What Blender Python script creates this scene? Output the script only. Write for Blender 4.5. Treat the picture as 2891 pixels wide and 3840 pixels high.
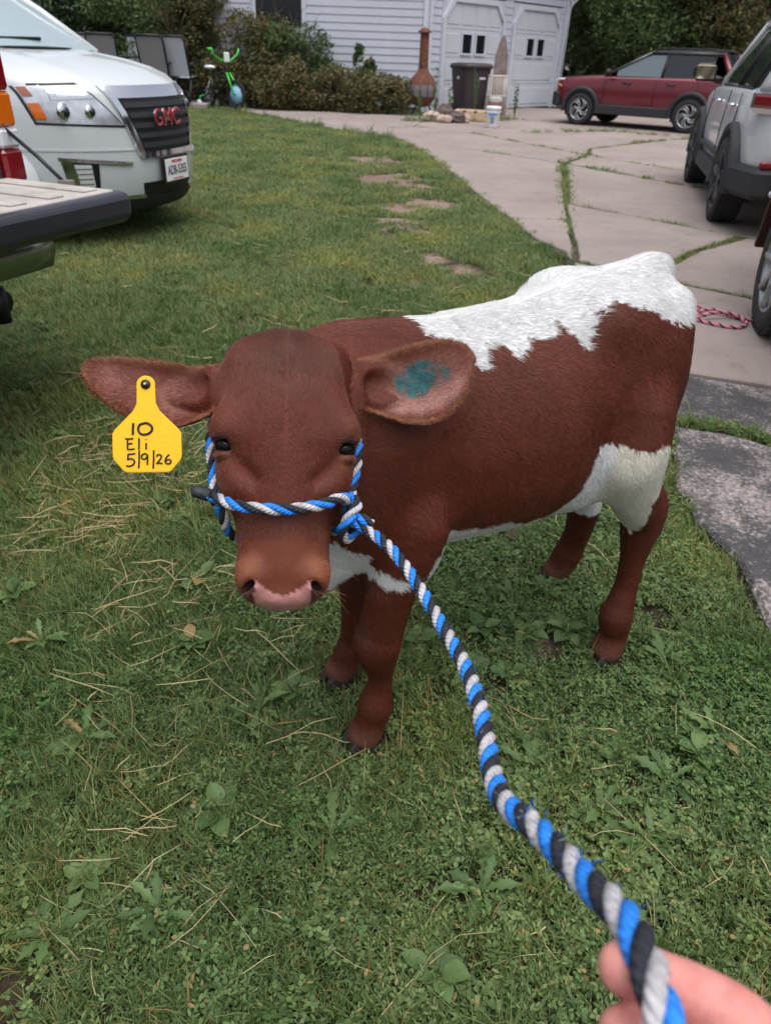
import bpy, bmesh, math, random
import numpy as np
from mathutils import Vector, Matrix, Euler

for o in list(bpy.data.objects):
    bpy.data.objects.remove(o)
sc = bpy.context.scene
COL = sc.collection
R = math.radians
rng = np.random.default_rng(7)
random.seed(7)

# ------------------------------------------------------------------ camera, sky, sun, exposure
cam_data = bpy.data.cameras.new("camera")
cam = bpy.data.objects.new("camera", cam_data)
COL.objects.link(cam)
sc.camera = cam
TH, ROLL, CAM_H = R(32.5), R(2.0), 1.25
_f = Vector((0, math.cos(TH), -math.sin(TH)))
_u = Vector((0, math.sin(TH), math.cos(TH)))
_r = Vector((1, 0, 0))
_rt = _r * math.cos(ROLL) + _u * math.sin(ROLL)
_up = -_r * math.sin(ROLL) + _u * math.cos(ROLL)
cam.matrix_world = Matrix(((_rt.x, _up.x, -_f.x, 0), (_rt.y, _up.y, -_f.y, 0), (_rt.z, _up.z, -_f.z, CAM_H), (0, 0, 0, 1)))
cam_data.sensor_fit = 'HORIZONTAL'
cam_data.sensor_width = 36
cam_data.lens = 33.62
cam_data.clip_start = 0.02
cam_data.clip_end = 500
cam_data.dof.use_dof = True
cam_data.dof.focus_distance = 1.08
cam_data.dof.aperture_fstop = 11.0

SUN_EL, SUN_AZ = R(76), R(158)
world = bpy.data.worlds.new("World")
sc.world = world
world.use_nodes = True
wn = world.node_tree
bg = wn.nodes["Background"]
sky = wn.nodes.new("ShaderNodeTexSky")
sky.sky_type = 'NISHITA'
sky.sun_disc = False
sky.sun_elevation = SUN_EL
sky.sun_rotation = SUN_AZ
sky.air_density = 1.0
sky.dust_density = 4.0
hs = wn.nodes.new("ShaderNodeHueSaturation")       # an overcast sky is nearly grey
hs.inputs["Saturation"].default_value = 0.36
wn.links.new(sky.outputs[0], hs.inputs["Color"])
wn.links.new(hs.outputs[0], bg.inputs[0])
bg.inputs[1].default_value = 0.115
sun_data = bpy.data.lights.new("sun", 'SUN')
sun_data.energy = 1.5
sun_data.angle = R(75)
sun_data.color = (1.0, 0.97, 0.93)
sun = bpy.data.objects.new("sun", sun_data)
COL.objects.link(sun)
_sd = Vector((math.sin(SUN_AZ) * math.cos(SUN_EL), math.cos(SUN_AZ) * math.cos(SUN_EL), math.sin(SUN_EL)))
sun.rotation_euler = _sd.to_track_quat('Z', 'Y').to_euler()
sc.view_settings.view_transform = 'Standard'
sc.view_settings.look = 'None'
sc.view_settings.exposure = 0.68
sc.view_settings.gamma = 1.0
sc.view_settings.use_curve_mapping = False
sc.render.engine = 'CYCLES'
sc.cycles.use_denoising = True
sc.cycles.max_bounces = 5
sc.cycles.diffuse_bounces = 3
sc.cycles.glossy_bounces = 3
sc.cycles.adaptive_threshold = 0.02
sc.cycles.transparent_max_bounces = 12
sc.cycles.caustics_reflective = False
sc.cycles.caustics_refractive = False

# ------------------------------------------------------------------ helpers
MATS = {}


def lin(r, g, b):
    return tuple(((c / 255) / 12.92 if c / 255 <= 0.04045 else ((c / 255 + 0.055) / 1.055) ** 2.4) for c in (r, g, b)) + (1.0,)


def mat(name, col, rough=0.6, metal=0.0, noise=0.0, nscale=20.0, bump=0.0, bscale=60.0, coat=0.0, spec=0.5, col2=None, trans=0.0, alpha=1.0, emis=None, ior=1.45, island=0.0):
    """procedural principled material; noise mottles the colour, bump adds fine relief, island varies each loose piece"""
    if name in MATS:
        return MATS[name]
    m = bpy.data.materials.new(name)
    m.use_nodes = True
    nt = m.node_tree
    p = nt.nodes["Principled BSDF"]
    col = tuple(col) if len(col) == 4 else tuple(col) + (1.0,)
    p.inputs["Base Color"].default_value = col
    p.inputs["Roughness"].default_value = rough
    p.inputs["Metallic"].default_value = metal
    p.inputs["Specular IOR Level"].default_value = spec
    p.inputs["Coat Weight"].default_value = coat
    p.inputs["Coat Roughness"].default_value = 0.05
    p.inputs["IOR"].default_value = ior
    p.inputs["Transmission Weight"].default_value = trans
    p.inputs["Alpha"].default_value = alpha
    if emis:
        p.inputs["Emission Color"].default_value = tuple(emis[:3]) + (1,)
        p.inputs["Emission Strength"].default_value = emis[3]
    tc = nt.nodes.new("ShaderNodeTexCoord")
    last = None
    if noise or col2:
        n = nt.nodes.new("ShaderNodeTexNoise")
        n.inputs["Scale"].default_value = nscale
        n.inputs["Detail"].default_value = 6
        n.inputs["Roughness"].default_value = 0.65
        nt.links.new(tc.outputs["Object"], n.inputs["Vector"])
        mx = nt.nodes.new("ShaderNodeMix")
        mx.data_type = 'RGBA'
        a = tuple(c * (1 - noise) for c in col[:3]) + (1,)
        b = col2 if col2 else tuple(min(1, c * (1 + noise)) for c in col[:3])
        mx.inputs[6].default_value = a
        mx.inputs[7].default_value = tuple(b[:3]) + (1,)
        cr = nt.nodes.new("ShaderNodeMapRange")
        cr.inputs[1].default_value = 0.32
        cr.inputs[2].default_value = 0.68
        nt.links.new(n.outputs[0], cr.inputs[0])
        nt.links.new(cr.outputs[0], mx.inputs[0])
        last = mx.outputs[2]
    if island:
        g = nt.nodes.new("ShaderNodeNewGeometry")
        mr = nt.nodes.new("ShaderNodeMapRange")
        mr.inputs[3].default_value = 1 - island
        mr.inputs[4].default_value = 1 + island
        nt.links.new(g.outputs["Random Per Island"], mr.inputs[0])
        hsv = nt.nodes.new("ShaderNodeHueSaturation")
        nt.links.new(mr.outputs[0], hsv.inputs["Value"])
        if last:
            nt.links.new(last, hsv.inputs["Color"])
        else:
            hsv.inputs["Color"].default_value = col
        last = hsv.outputs[0]
    if last:
        nt.links.new(last, p.inputs["Base Color"])
    if bump:
        n2 = nt.nodes.new("ShaderNodeTexNoise")
        n2.inputs["Scale"].default_value = bscale
        n2.inputs["Detail"].default_value = 5
        nt.links.new(tc.outputs["Object"], n2.inputs["Vector"])
        bp = nt.nodes.new("ShaderNodeBump")
        bp.inputs["Strength"].default_value = bump
        bp.inputs["Distance"].default_value = 0.01
        nt.links.new(n2.outputs[0], bp.inputs["Height"])
        nt.links.new(bp.outputs[0], p.inputs["Normal"])
    MATS[name] = m
    return m


def link(name, me, parent=None, label=None, cat=None, group=None, kind=None):
    o = bpy.data.objects.new(name, me)
    COL.objects.link(o)
    if parent is not None:
        o.parent = parent
    tag(o, label, cat, group, kind)
    return o


def tag(o, label=None, cat=None, group=None, kind=None):
    if label:
        o["label"] = label
    if cat:
        o["category"] = cat
    if group:
        o["group"] = group
    if kind:
        o["kind"] = kind
    return o


def empty(name, loc=(0, 0, 0), rz=0.0, label=None, cat=None, group=None, scale=1.0):
    o = link(name, None, None, label, cat, group)
    o.location = loc
    o.rotation_euler = (0, 0, rz)
    o.scale = (scale,) * 3
    o.empty_display_size = 0.05
    return o


def copy_tree(o, parent=None):
    c = o.copy()
    COL.objects.link(c)
    c.parent = parent
    for ch in list(o.children):
        copy_tree(ch, c)
    return c


class MB:
    """collects shapes for ONE mesh"""

    def __init__(self):
        self.v, self.f, self.fm, self.mats, self.sm = [], [], [], [], []

    def mi(self, m):
        if m not in self.mats:
            self.mats.append(m)
        return self.mats.index(m)

    def add(self, vs, fs, m=None, smooth=True):
        k = len(self.v)
        i = self.mi(m)
        self.v += [tuple(p) for p in vs]
        for f in fs:
            self.f.append(tuple(k + a for a in f))
            self.fm.append(i)
            self.sm.append(smooth)
        return self

    def box(self, c, s, m=None, rot=None, bev=0.0):
        c = Vector(c)
        rm = Euler(rot).to_matrix() if rot else Matrix.Identity(3)
        hx, hy, hz = s[0] / 2, s[1] / 2, s[2] / 2
        b = min(bev, hx * .99, hy * .99, hz * .99)
        if b <= 0:
            vs = [(sx * hx, sy * hy, sz * hz) for sx in (-1, 1) for sy in (-1, 1) for sz in (-1, 1)]
            fs = [(0, 1, 3, 2), (4, 6, 7, 5), (0, 4, 5, 1), (2, 3, 7, 6), (0, 2, 6, 4), (1, 5, 7, 3)]
            self.add([c + rm @ Vector(p) for p in vs], fs, m, False)
        else:
            vs, idx = [], {}
            for sx in (-1, 1):
                for sy in (-1, 1):
                    for sz in (-1, 1):
                        for ax in range(3):
                            p = [sx * (hx - b), sy * (hy - b), sz * (hz - b)]
                            p[ax] = (sx * hx, sy * hy, sz * hz)[ax]
                            idx[(sx, sy, sz, ax)] = len(vs)
                            vs.append(c + rm @ Vector(p))
            fs = []
            for ax in range(3):
                for s_ in (-1, 1):
                    o1, o2 = [a for a in range(3) if a != ax]
                    q = []
                    for a, bb in ((-1, -1), (1, -1), (1, 1), (-1, 1)):
                        k = [0, 0, 0]
                        k[ax], k[o1], k[o2] = s_, a, bb
                        q.append(idx[tuple(k) + (ax,)])
                    flip = (s_ > 0) == (ax == 1)
                    fs.append(tuple(reversed(q)) if flip else tuple(q))
            for ax in range(3):
                o1, o2 = [a for a in range(3) if a != ax]
                for s1 in (-1, 1):
                    for s2 in (-1, 1):
                        ka = [0, 0, 0]
                        kb = [0, 0, 0]
                        ka[ax], ka[o1], ka[o2] = -1, s1, s2
                        kb[ax], kb[o1], kb[o2] = 1, s1, s2
                        fs.append((idx[tuple(ka) + (o1,)], idx[tuple(kb) + (o1,)], idx[tuple(kb) + (o2,)], idx[tuple(ka) + (o2,)]))
            for sx in (-1, 1):
                for sy in (-1, 1):
                    for sz in (-1, 1):
                        fs.append(tuple(idx[(sx, sy, sz, a)] for a in range(3)))
            self.add(vs, fs, m, False)
        return self

    def tube(self, pts, rad, m=None, n=10, caps=True, smooth=True, flat=None):
        """round tube along pts; rad a number or one per point; flat squashes (a, b) the section"""
        pts = [Vector(p) for p in pts]
        rr = rad if hasattr(rad, '__len__') else [rad] * len(pts)
        k = len(pts)
        t0 = (pts[1] - pts[0]).normalized()
        ref = Vector((0, 0, 1)) if abs(t0.z) < 0.9 else Vector((1, 0, 0))
        nrm = (ref - t0 * ref.dot(t0)).normalized()
        vs = []
        for i in range(k):
            if i == 0:
                t = t0
            elif i == k - 1:
                t = (pts[i] - pts[i - 1]).normalized()
            else:
                t = ((pts[i + 1] - pts[i]).normalized() + (pts[i] - pts[i - 1]).normalized())
                t = t.normalized() if t.length > 1e-6 else (pts[i] - pts[i - 1]).normalized()
            nrm = (nrm - t * nrm.dot(t))
            nrm = nrm.normalized() if nrm.length > 1e-6 else t.orthogonal().normalized()
            bn = t.cross(nrm)
            fa, fb = flat if flat else (1, 1)
            for j in range(n):
                a = 2 * math.pi * j / n
                vs.append(pts[i] + nrm * (math.cos(a) * rr[i] * fa) + bn * (math.sin(a) * rr[i] * fb))
        fs = [(i * n + j, i * n + (j + 1) % n, (i + 1) * n + (j + 1) % n, (i + 1) * n + j) for i in range(k - 1) for j in range(n)]
        if caps:
            fs.append(tuple(reversed(range(n))))
            fs.append(tuple((k - 1) * n + j for j in range(n)))
        return self.add(vs, fs, m, smooth)

    def lathe(self, prof, m=None, n=24, c=(0, 0, 0), axis='z', smooth=True, a0=0, a1=2 * math.pi):
        """prof = [(radius, along)]"""
        full = abs(a1 - a0 - 2 * math.pi) < 1e-6
        cols = n if full else n + 1
        vs = []
        for r_, h in prof:
            for j in range(cols):
                a = a0 + (a1 - a0) * j / n
                p = (r_ * math.cos(a), r_ * math.sin(a), h)
                if axis == 'x':
                    p = (h, p[0], p[1])
                elif axis == 'y':
                    p = (p[1], h, p[0])
                vs.append((c[0] + p[0], c[1] + p[1], c[2] + p[2]))
        fs = []
        for i in range(len(prof) - 1):
            for j in range(n):
                j2 = (j + 1) % cols
                fs.append((i * cols + j, i * cols + j2, (i + 1) * cols + j2, (i + 1) * cols + j))
        return self.add(vs, fs, m, smooth)

    def prism(self, poly, h0, h1, m=None, plane='xy', smooth=False):
        """extrude a 2-D outline between h0 and h1 along the plane's normal"""
        def pt(a, b, h):
            return (a, b, h) if plane == 'xy' else ((a, h, b) if plane == 'xz' else (h, a, b))
        n = len(poly)
        vs = [pt(a, b, h0) for a, b in poly] + [pt(a, b, h1) for a, b in poly]
        fs = [tuple(reversed(range(n))), tuple(range(n, 2 * n))] + [(i, (i + 1) % n, n + (i + 1) % n, n + i) for i in range(n)]
        return self.add(vs, fs, m, smooth)

    def sphere(self, c, r, m=None, nu=16, nv=10, rot=None):
        r = r if hasattr(r, '__len__') else (r, r, r)
        rm = rot if rot is not None else Matrix.Identity(3)
        c = Vector(c)
        vs, fs = [], []
        for i in range(nv + 1):
            th = math.pi * i / nv
            for j in range(nu):
                ph = 2 * math.pi * j / nu
                vs.append(c + rm @ Vector((r[0] * math.sin(th) * math.cos(ph), r[1] * math.sin(th) * math.sin(ph), r[2] * math.cos(th))))
        for i in range(nv):
            for j in range(nu):
                fs.append((i * nu + j, (i + 1) * nu + j, (i + 1) * nu + (j + 1) % nu, i * nu + (j + 1) % nu))
        return self.add(vs, fs, m, True)

    def grid(self, rows, m=None, smooth=True, flip=False):
        """rows of points, equal length"""
        k = len(rows[0])
        vs = [p for r_ in rows for p in r_]
        fs = []
        for i in range(len(rows) - 1):
            for j in range(k - 1):
                q = (i * k + j, i * k + j + 1, (i + 1) * k + j + 1, (i + 1) * k + j)
                fs.append(tuple(reversed(q)) if flip else q)
        return self.add(vs, fs, m, smooth)

    def mesh(self, name='mesh', fix=True):
        me = bpy.data.meshes.new(name)
        me.from_pydata([tuple(p) for p in self.v], [], self.f)
        for m in self.mats:
            me.materials.append(MATS[m] if isinstance(m, str) else m)
        me.polygons.foreach_set('material_index', self.fm)
        me.polygons.foreach_set('use_smooth', self.sm)
        me.update()
        if fix:
            bm = bmesh.new()
            bm.from_mesh(me)
            bmesh.ops.recalc_face_normals(bm, faces=bm.faces)
            bm.to_mesh(me)
            bm.free()
        return me

    def build(self, name, parent=None, label=None, cat=None, group=None, kind=None, sub=0, weld=False, bev=0.0):
        o = link(name, self.mesh(name), parent, label, cat, group, kind)
        if bev:
            md = o.modifiers.new('bevel', 'BEVEL')
            md.width = bev
            md.segments = 2
            md.limit_method = 'ANGLE'
            md.angle_limit = R(35)
        if sub:
            md = o.modifiers.new('sub', 'SUBSURF')
            md.levels = sub
            md.render_levels = sub
        return o


def smooth_path(pts, n):
    """Catmull-Rom through pts, n samples spaced evenly along the length"""
    P = np.array([list(p) for p in pts], float)
    P = np.vstack([2 * P[0] - P[1], P, 2 * P[-1] - P[-2]])
    out = []
    for i in range(1, len(P) - 2):
        t = np.linspace(0, 1, 40, endpoint=False)[:, None]
        a, b, c, d = P[i - 1], P[i], P[i + 1], P[i + 2]
        out.append(0.5 * (2 * b + (c - a) * t + (2 * a - 5 * b + 4 * c - d) * t ** 2 + (3 * b - a - 3 * c + d) * t ** 3))
    out = np.vstack(out + [P[-2][None]])
    L = np.concatenate([[0], np.cumsum(np.linalg.norm(np.diff(out, axis=0), axis=1))])
    s = np.linspace(0, L[-1], n)
    return np.stack([np.interp(s, L, out[:, k]) for k in range(out.shape[1])], 1)


def vnoise(p, scale, seed=0):
    """smooth value noise on an (n, 2 or 3) array, about 0..1"""
    p = np.asarray(p, float) * scale + 100.0
    i = np.floor(p).astype(np.int64)
    f = p - i
    f = f * f * (3 - 2 * f)
    dim = p.shape[1]
    out = np.zeros(len(p))
    for corner in range(2 ** dim):
        w = np.ones(len(p))
        h = np.full(len(p), 1013 * (seed + 1), np.int64)
        for k in range(dim):
            bit = (corner >> k) & 1
            w *= f[:, k] if bit else 1 - f[:, k]
            h = (h * 31 + (i[:, k] + bit) * (73856093, 19349663, 83492791)[k]) & 0x7fffffff
        h = (h ^ (h >> 13)) * 1274126177 & 0x7fffffff
        h = (h ^ (h >> 16)) & 0xffff
        out += w * h / 65535.0
    return out

# ------------------------------------------------------------------ ground, driveway slabs, asphalt
def tex_mat(name, build):
    m = bpy.data.materials.new(name)
    m.use_nodes = True
    nt = m.node_tree
    build(nt, nt.nodes["Principled BSDF"])
    MATS[name] = m
    return m


def N(nt, typ, **kw):
    n = nt.nodes.new(typ)
    for k, v in kw.items():
        if k.startswith('i_'):
            n.inputs[k[2:].replace('_', ' ')].default_value = v
        else:
            setattr(n, k, v)
    return n


def ramp(nt, src, stops):
    r_ = nt.nodes.new("ShaderNodeValToRGB")
    el = r_.color_ramp.elements
    while len(el) < len(stops):
        el.new(.5)
    for e, (p, c) in zip(el, stops):
        e.position = p
        e.color = tuple(c[:3]) + (1,)
    nt.links.new(src, r_.inputs[0])
    return r_.outputs[0]


def soil(nt, p):
    tc = N(nt, "ShaderNodeNewGeometry")
    a = N(nt, "ShaderNodeTexNoise", i_Scale=.9, i_Detail=8.0, i_Roughness=.7)
    b = N(nt, "ShaderNodeTexNoise", i_Scale=45.0, i_Detail=6.0)
    nt.links.new(tc.outputs["Position"], a.inputs["Vector"])
    nt.links.new(tc.outputs["Position"], b.inputs["Vector"])
    dr = N(nt, "ShaderNodeAttribute", attribute_name='dry')
    c0 = ramp(nt, a.outputs[0], [(.35, (.030, .026, .016)), (.65, (.065, .052, .034))])
    cd = ramp(nt, a.outputs[0], [(.35, (.22, .165, .135)), (.65, (.33, .255, .215))])
    md = N(nt, "ShaderNodeMix", data_type='RGBA')
    nt.links.new(dr.outputs["Fac"], md.inputs[0])
    nt.links.new(c0, md.inputs[6])
    nt.links.new(cd, md.inputs[7])
    c1 = md.outputs[2]
    c2 = ramp(nt, b.outputs[0], [(.3, (.45, .45, .45)), (.7, (1.15, 1.1, 1.05))])
    mx = N(nt, "ShaderNodeMix", data_type='RGBA', blend_type='MULTIPLY')
    mx.inputs[0].default_value = 1
    nt.links.new(c1, mx.inputs[6])
    nt.links.new(c2, mx.inputs[7])
    nt.links.new(mx.outputs[2], p.inputs["Base Color"])
    p.inputs["Roughness"].default_value = .95
    p.inputs["Specular IOR Level"].default_value = .1
    bp = N(nt, "ShaderNodeBump", i_Strength=.8, i_Distance=.02)
    nt.links.new(b.outputs[0], bp.inputs["Height"])
    nt.links.new(bp.outputs[0], p.inputs["Normal"])


def concrete(nt, p):
    tc = N(nt, "ShaderNodeNewGeometry")
    a = N(nt, "ShaderNodeTexNoise", i_Scale=.8, i_Detail=7.0, i_Roughness=.65)
    b = N(nt, "ShaderNodeTexNoise", i_Scale=130.0, i_Detail=4.0)
    v = N(nt, "ShaderNodeTexVoronoi", i_Scale=75.0)
    st = N(nt, "ShaderNodeTexNoise", i_Scale=5.0, i_Detail=8.0, i_Roughness=.75)
    for q in (a, b, v, st):
        nt.links.new(tc.outputs["Position"], q.inputs["Vector"])
    c1 = ramp(nt, a.outputs[0], [(.3, (.235, .192, .178)), (.55, (.295, .246, .230)), (.75, (.34, .288, .27))])
    c2 = ramp(nt, b.outputs[0], [(.25, (.78, .78, .78)), (.6, (1.0, 1.0, 1.0)), (.85, (1.1, 1.1, 1.1))])
    c3 = ramp(nt, v.outputs["Distance"], [(.0, (.66, .64, .62)), (.12, (1, 1, 1)), (1, (1, 1, 1))])
    c4 = ramp(nt, st.outputs[0], [(.30, (.72, .70, .68)), (.46, (1, 1, 1)), (1, (1, 1, 1))])
    cur = c1
    for c in (c2, c3, c4):
        mx = N(nt, "ShaderNodeMix", data_type='RGBA', blend_type='MULTIPLY')
        mx.inputs[0].default_value = .8
        nt.links.new(cur, mx.inputs[6])
        nt.links.new(c, mx.inputs[7])
        cur = mx.outputs[2]
    nt.links.new(cur, p.inputs["Base Color"])
    p.inputs["Roughness"].default_value = .85
    p.inputs["Specular IOR Level"].default_value = .2
    bp = N(nt, "ShaderNodeBump", i_Strength=.35, i_Distance=.004)
    nt.links.new(b.outputs[0], bp.inputs["Height"])
    nt.links.new(bp.outputs[0], p.inputs["Normal"])


def asphalt(nt, p):
    tc = N(nt, "ShaderNodeNewGeometry")
    v = N(nt, "ShaderNodeTexVoronoi", i_Scale=95.0)
    v2 = N(nt, "ShaderNodeTexVoronoi", i_Scale=190.0)
    a = N(nt, "ShaderNodeTexNoise", i_Scale=2.6, i_Detail=9.0, i_Roughness=.75)
    w = N(nt, "ShaderNodeTexNoise", i_Scale=70.0, i_Detail=3.0)
    for q in (v, v2, a, w):
        nt.links.new(tc.outputs["Position"], q.inputs["Vector"])
    stone = ramp(nt, v.outputs["Color"], [(.0, (.11, .10, .105)), (.45, (.22, .19, .19)), (.8, (.36, .30, .29)), (1, (.46, .42, .40))])
    tar = ramp(nt, w.outputs[0], [(.3, (.025, .024, .028)), (.7, (.07, .066, .07))])
    ms = N(nt, "ShaderNodeMath", operation='ADD')
    nt.links.new(a.outputs[0], ms.inputs[0])
    sub = N(nt, "ShaderNodeMath", operation='MULTIPLY')
    sub.inputs[1].default_value = .42
    nt.links.new(w.outputs[0], sub.inputs[0])
    nt.links.new(sub.outputs[0], ms.inputs[1])
    fac = ramp(nt, ms.outputs[0], [(.62, (0, 0, 0)), (.74, (1, 1, 1))])
    mx = N(nt, "ShaderNodeMix", data_type='RGBA')
    nt.links.new(fac, mx.inputs[0])
    nt.links.new(tar, mx.inputs[7])
    nt.links.new(stone, mx.inputs[6])
    nt.links.new(mx.outputs[2], p.inputs["Base Color"])
    p.inputs["Roughness"].default_value = .8
    bp = N(nt, "ShaderNodeBump", i_Strength=.7, i_Distance=.006)
    nt.links.new(v.outputs["Distance"], bp.inputs["Height"])
    nt.links.new(bp.outputs[0], p.inputs["Normal"])


tex_mat('soil', soil)
tex_mat('concrete', concrete)
tex_mat('asphalt', asphalt)

# lawn sheet: finer near the camera, gently uneven, reaching the horizon
xs = np.concatenate([np.linspace(-120, -8, 18), np.linspace(-7.5, 7.5, 121), np.linspace(8, 120, 18)])
ys = np.concatenate([np.linspace(-60, -1, 10), np.linspace(-.8, 12, 130), np.linspace(12.4, 30, 36), np.linspace(35, 200, 16)])


def ground_z(x, y):
    p = np.stack([np.ravel(x), np.ravel(y)], 1)
    near = np.exp(-((np.ravel(y) - 4) / 14.0) ** 2)
    return ((vnoise(p, .9, 41) - .5) * .030 + (vnoise(p, 2.7, 42) - .5) * .012).reshape(np.shape(x)) * near.reshape(np.shape(x)) - .006


GX, GY = np.meshgrid(xs, ys)
GZ = ground_z(GX, GY)
mb = MB()
mb.grid([[(GX[j, i], GY[j, i], GZ[j, i]) for i in range(len(xs))] for j in range(len(ys))], 'soil')
lawn = mb.build('lawn', kind='structure')

SLABS = [
    [(1.30, 5.47), (1.365, 5.74), (1.56, 6.98), (1.06, 6.99), (1.10, 6.50), (1.16, 6.16), (1.23, 5.95), (1.32, 5.76)],
    [(1.06, 7.01), (1.56, 7.00), (1.70, 7.9), (2.29, 11.22), (.02, 13.93), (.25, 13.0), (.42, 11.9), (.60, 10.6), (.77, 9.2), (.94, 7.7)],
    [(-.04, 14.0), (2.31, 11.27), (2.86, 12.32), (1.34, 15.5), (.3, 16.4), (-.95, 15.1)],
    [(1.40, 15.55), (2.90, 12.40), (3.16, 13.42), (5.1, 15.55), (8.2, 17.7), (11, 21), (7, 24.5), (3.8, 24.6), (2.4, 22.6), (.9, 20.2), (.3, 16.5)],
    [(-1.0, 15.15), (.27, 16.45), (.88, 20.2), (.4, 20.3), (-.3, 20.3), (-1.2, 18.6), (-2.1, 16.75), (-1.46, 15.85)],
    [(-2.13, 16.8), (-1.23, 18.65), (-.35, 20.3), (-1.8, 20.6), (-2.9, 20.9), (-3.75, 19.3)],
    [(-3.78, 19.35), (-2.95, 20.95), (-3.6, 21.5), (-4.4, 22.3), (-5.40, 20.95)],
    [(-5.44, 21.0), (-4.43, 22.35), (-6.0, 24.8), (-7.9, 27.5), (-9.5, 26.0), (-7.3, 23.0)],
    [(1.345, 5.42), (1.60, 5.20), (2.0, 5.47), (2.34, 5.93), (2.90, 6.50), (1.73, 7.83), (1.405, 5.76)],
    [(1.65, 5.14), (2.26, 4.64), (6.2, 1.9), (6.9, 4.0), (2.98, 6.46), (2.38, 5.88), (2.04, 5.41)],
    [(1.765, 7.88), (2.95, 6.53), (6.95, 4.05), (8.0, 6.6), (3.51, 9.31), (2.37, 11.15)],
    [(2.39, 11.24), (3.53, 9.36), (8.05, 6.65), (8.9, 8.4), (3.79, 10.88), (2.91, 12.28)],
    [(2.94, 12.36), (3.81, 10.93), (8.95, 8.45), (12.5, 14.5), (8.4, 17.55), (5.13, 15.46), (3.21, 13.37)],
    [(1.31, 3.30), (1.78, 3.12), (5.4, 1.6), (6.1, 1.85), (2.24, 4.56), (1.285, 5.36), (1.26, 5.0), (1.22, 4.4), (1.24, 3.8)]]
ASPH = [[(1.31, 3.28), (1.78, 3.10), (5.2, 1.6), (4.6, .75), (1.54, 2.62), (1.34, 2.76), (1.18, 2.80)],
        [(1.14, 2.66), (1.34, 2.60), (1.51, 2.48), (4.5, .7), (3.6, -2.5), (.75, -2.5), (.93, .4), (.98, 1.2), (.99, 1.38), (1.02, 1.65), (1.03, 1.81), (1.01, 1.96), (1.02, 2.17), (1.07, 2.37)]]


def densify(poly, step, amp, seed):
    out = []
    n = len(poly)
    for i in range(n):
        a, b = np.array(poly[i]), np.array(poly[(i + 1) % n])
        L = np.linalg.norm(b - a)
        k = max(1, int(L / step))
        for j in range(k):
            out.append(a + (b - a) * j / k)
    out = np.array(out)
    nx = (vnoise(out, 3.0, seed) - .5 + .5 * (vnoise(out, 11.0, seed + 1) - .5)) * amp
    ny = (vnoise(out, 3.0, seed + 2) - .5 + .5 * (vnoise(out, 11.0, seed + 3) - .5)) * amp
    return [(p[0] + a, p[1] + b) for p, a, b in zip(out, nx, ny)]


def slab_mesh(poly, z0, z1, mname, amp, step=.12, bev=.010, seed=1):
    pl = densify(poly, step, amp, seed)
    a = 0.0
    for i in range(len(pl)):
        a += pl[i][0] * pl[(i + 1) % len(pl)][1] - pl[(i + 1) % len(pl)][0] * pl[i][1]
    if a < 0:
        pl = pl[::-1]
    c = np.mean(pl, axis=0)
    n = len(pl)
    ins = []
    for i in range(n):
        p, q, r_ = np.array(pl[i - 1]), np.array(pl[i]), np.array(pl[(i + 1) % n])
        t = (r_ - p) / max(np.linalg.norm(r_ - p), 1e-6)
        ins.append(q + np.array([-t[1], t[0]]) * bev)
    vs = [(x, y, z0) for x, y in pl] + [(x, y, z1 - bev) for x, y in pl] + [(x, y, z1) for x, y in ins]
    fs = [(i, (i + 1) % n, n + (i + 1) % n, n + i) for i in range(n)] + [(n + i, n + (i + 1) % n, 2 * n + (i + 1) % n, 2 * n + i) for i in range(n)] + [tuple(range(2 * n, 3 * n))]
    mb = MB()
    mb.add(vs, fs, mname, False)
    me = mb.mesh('slab', fix=False)
    bm = bmesh.new()
    bm.from_mesh(me)
    bmesh.ops.triangulate(bm, faces=[f for f in bm.faces if len(f.verts) > 4])
    bm.to_mesh(me)
    bm.free()
    return me


drive = link('driveway', None, kind='structure')
for i, pl in enumerate(SLABS):
    link('concrete_slab', slab_mesh(pl, -.10, .020 + (i % 3) * .003, 'concrete', .022, seed=50 + i), drive)
for i, pl in enumerate(ASPH):
    link('asphalt_patch', slab_mesh(pl, -.10, .012 + .003 * i, 'asphalt', .05, .07, .012, seed=90 + i), drive)

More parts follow.
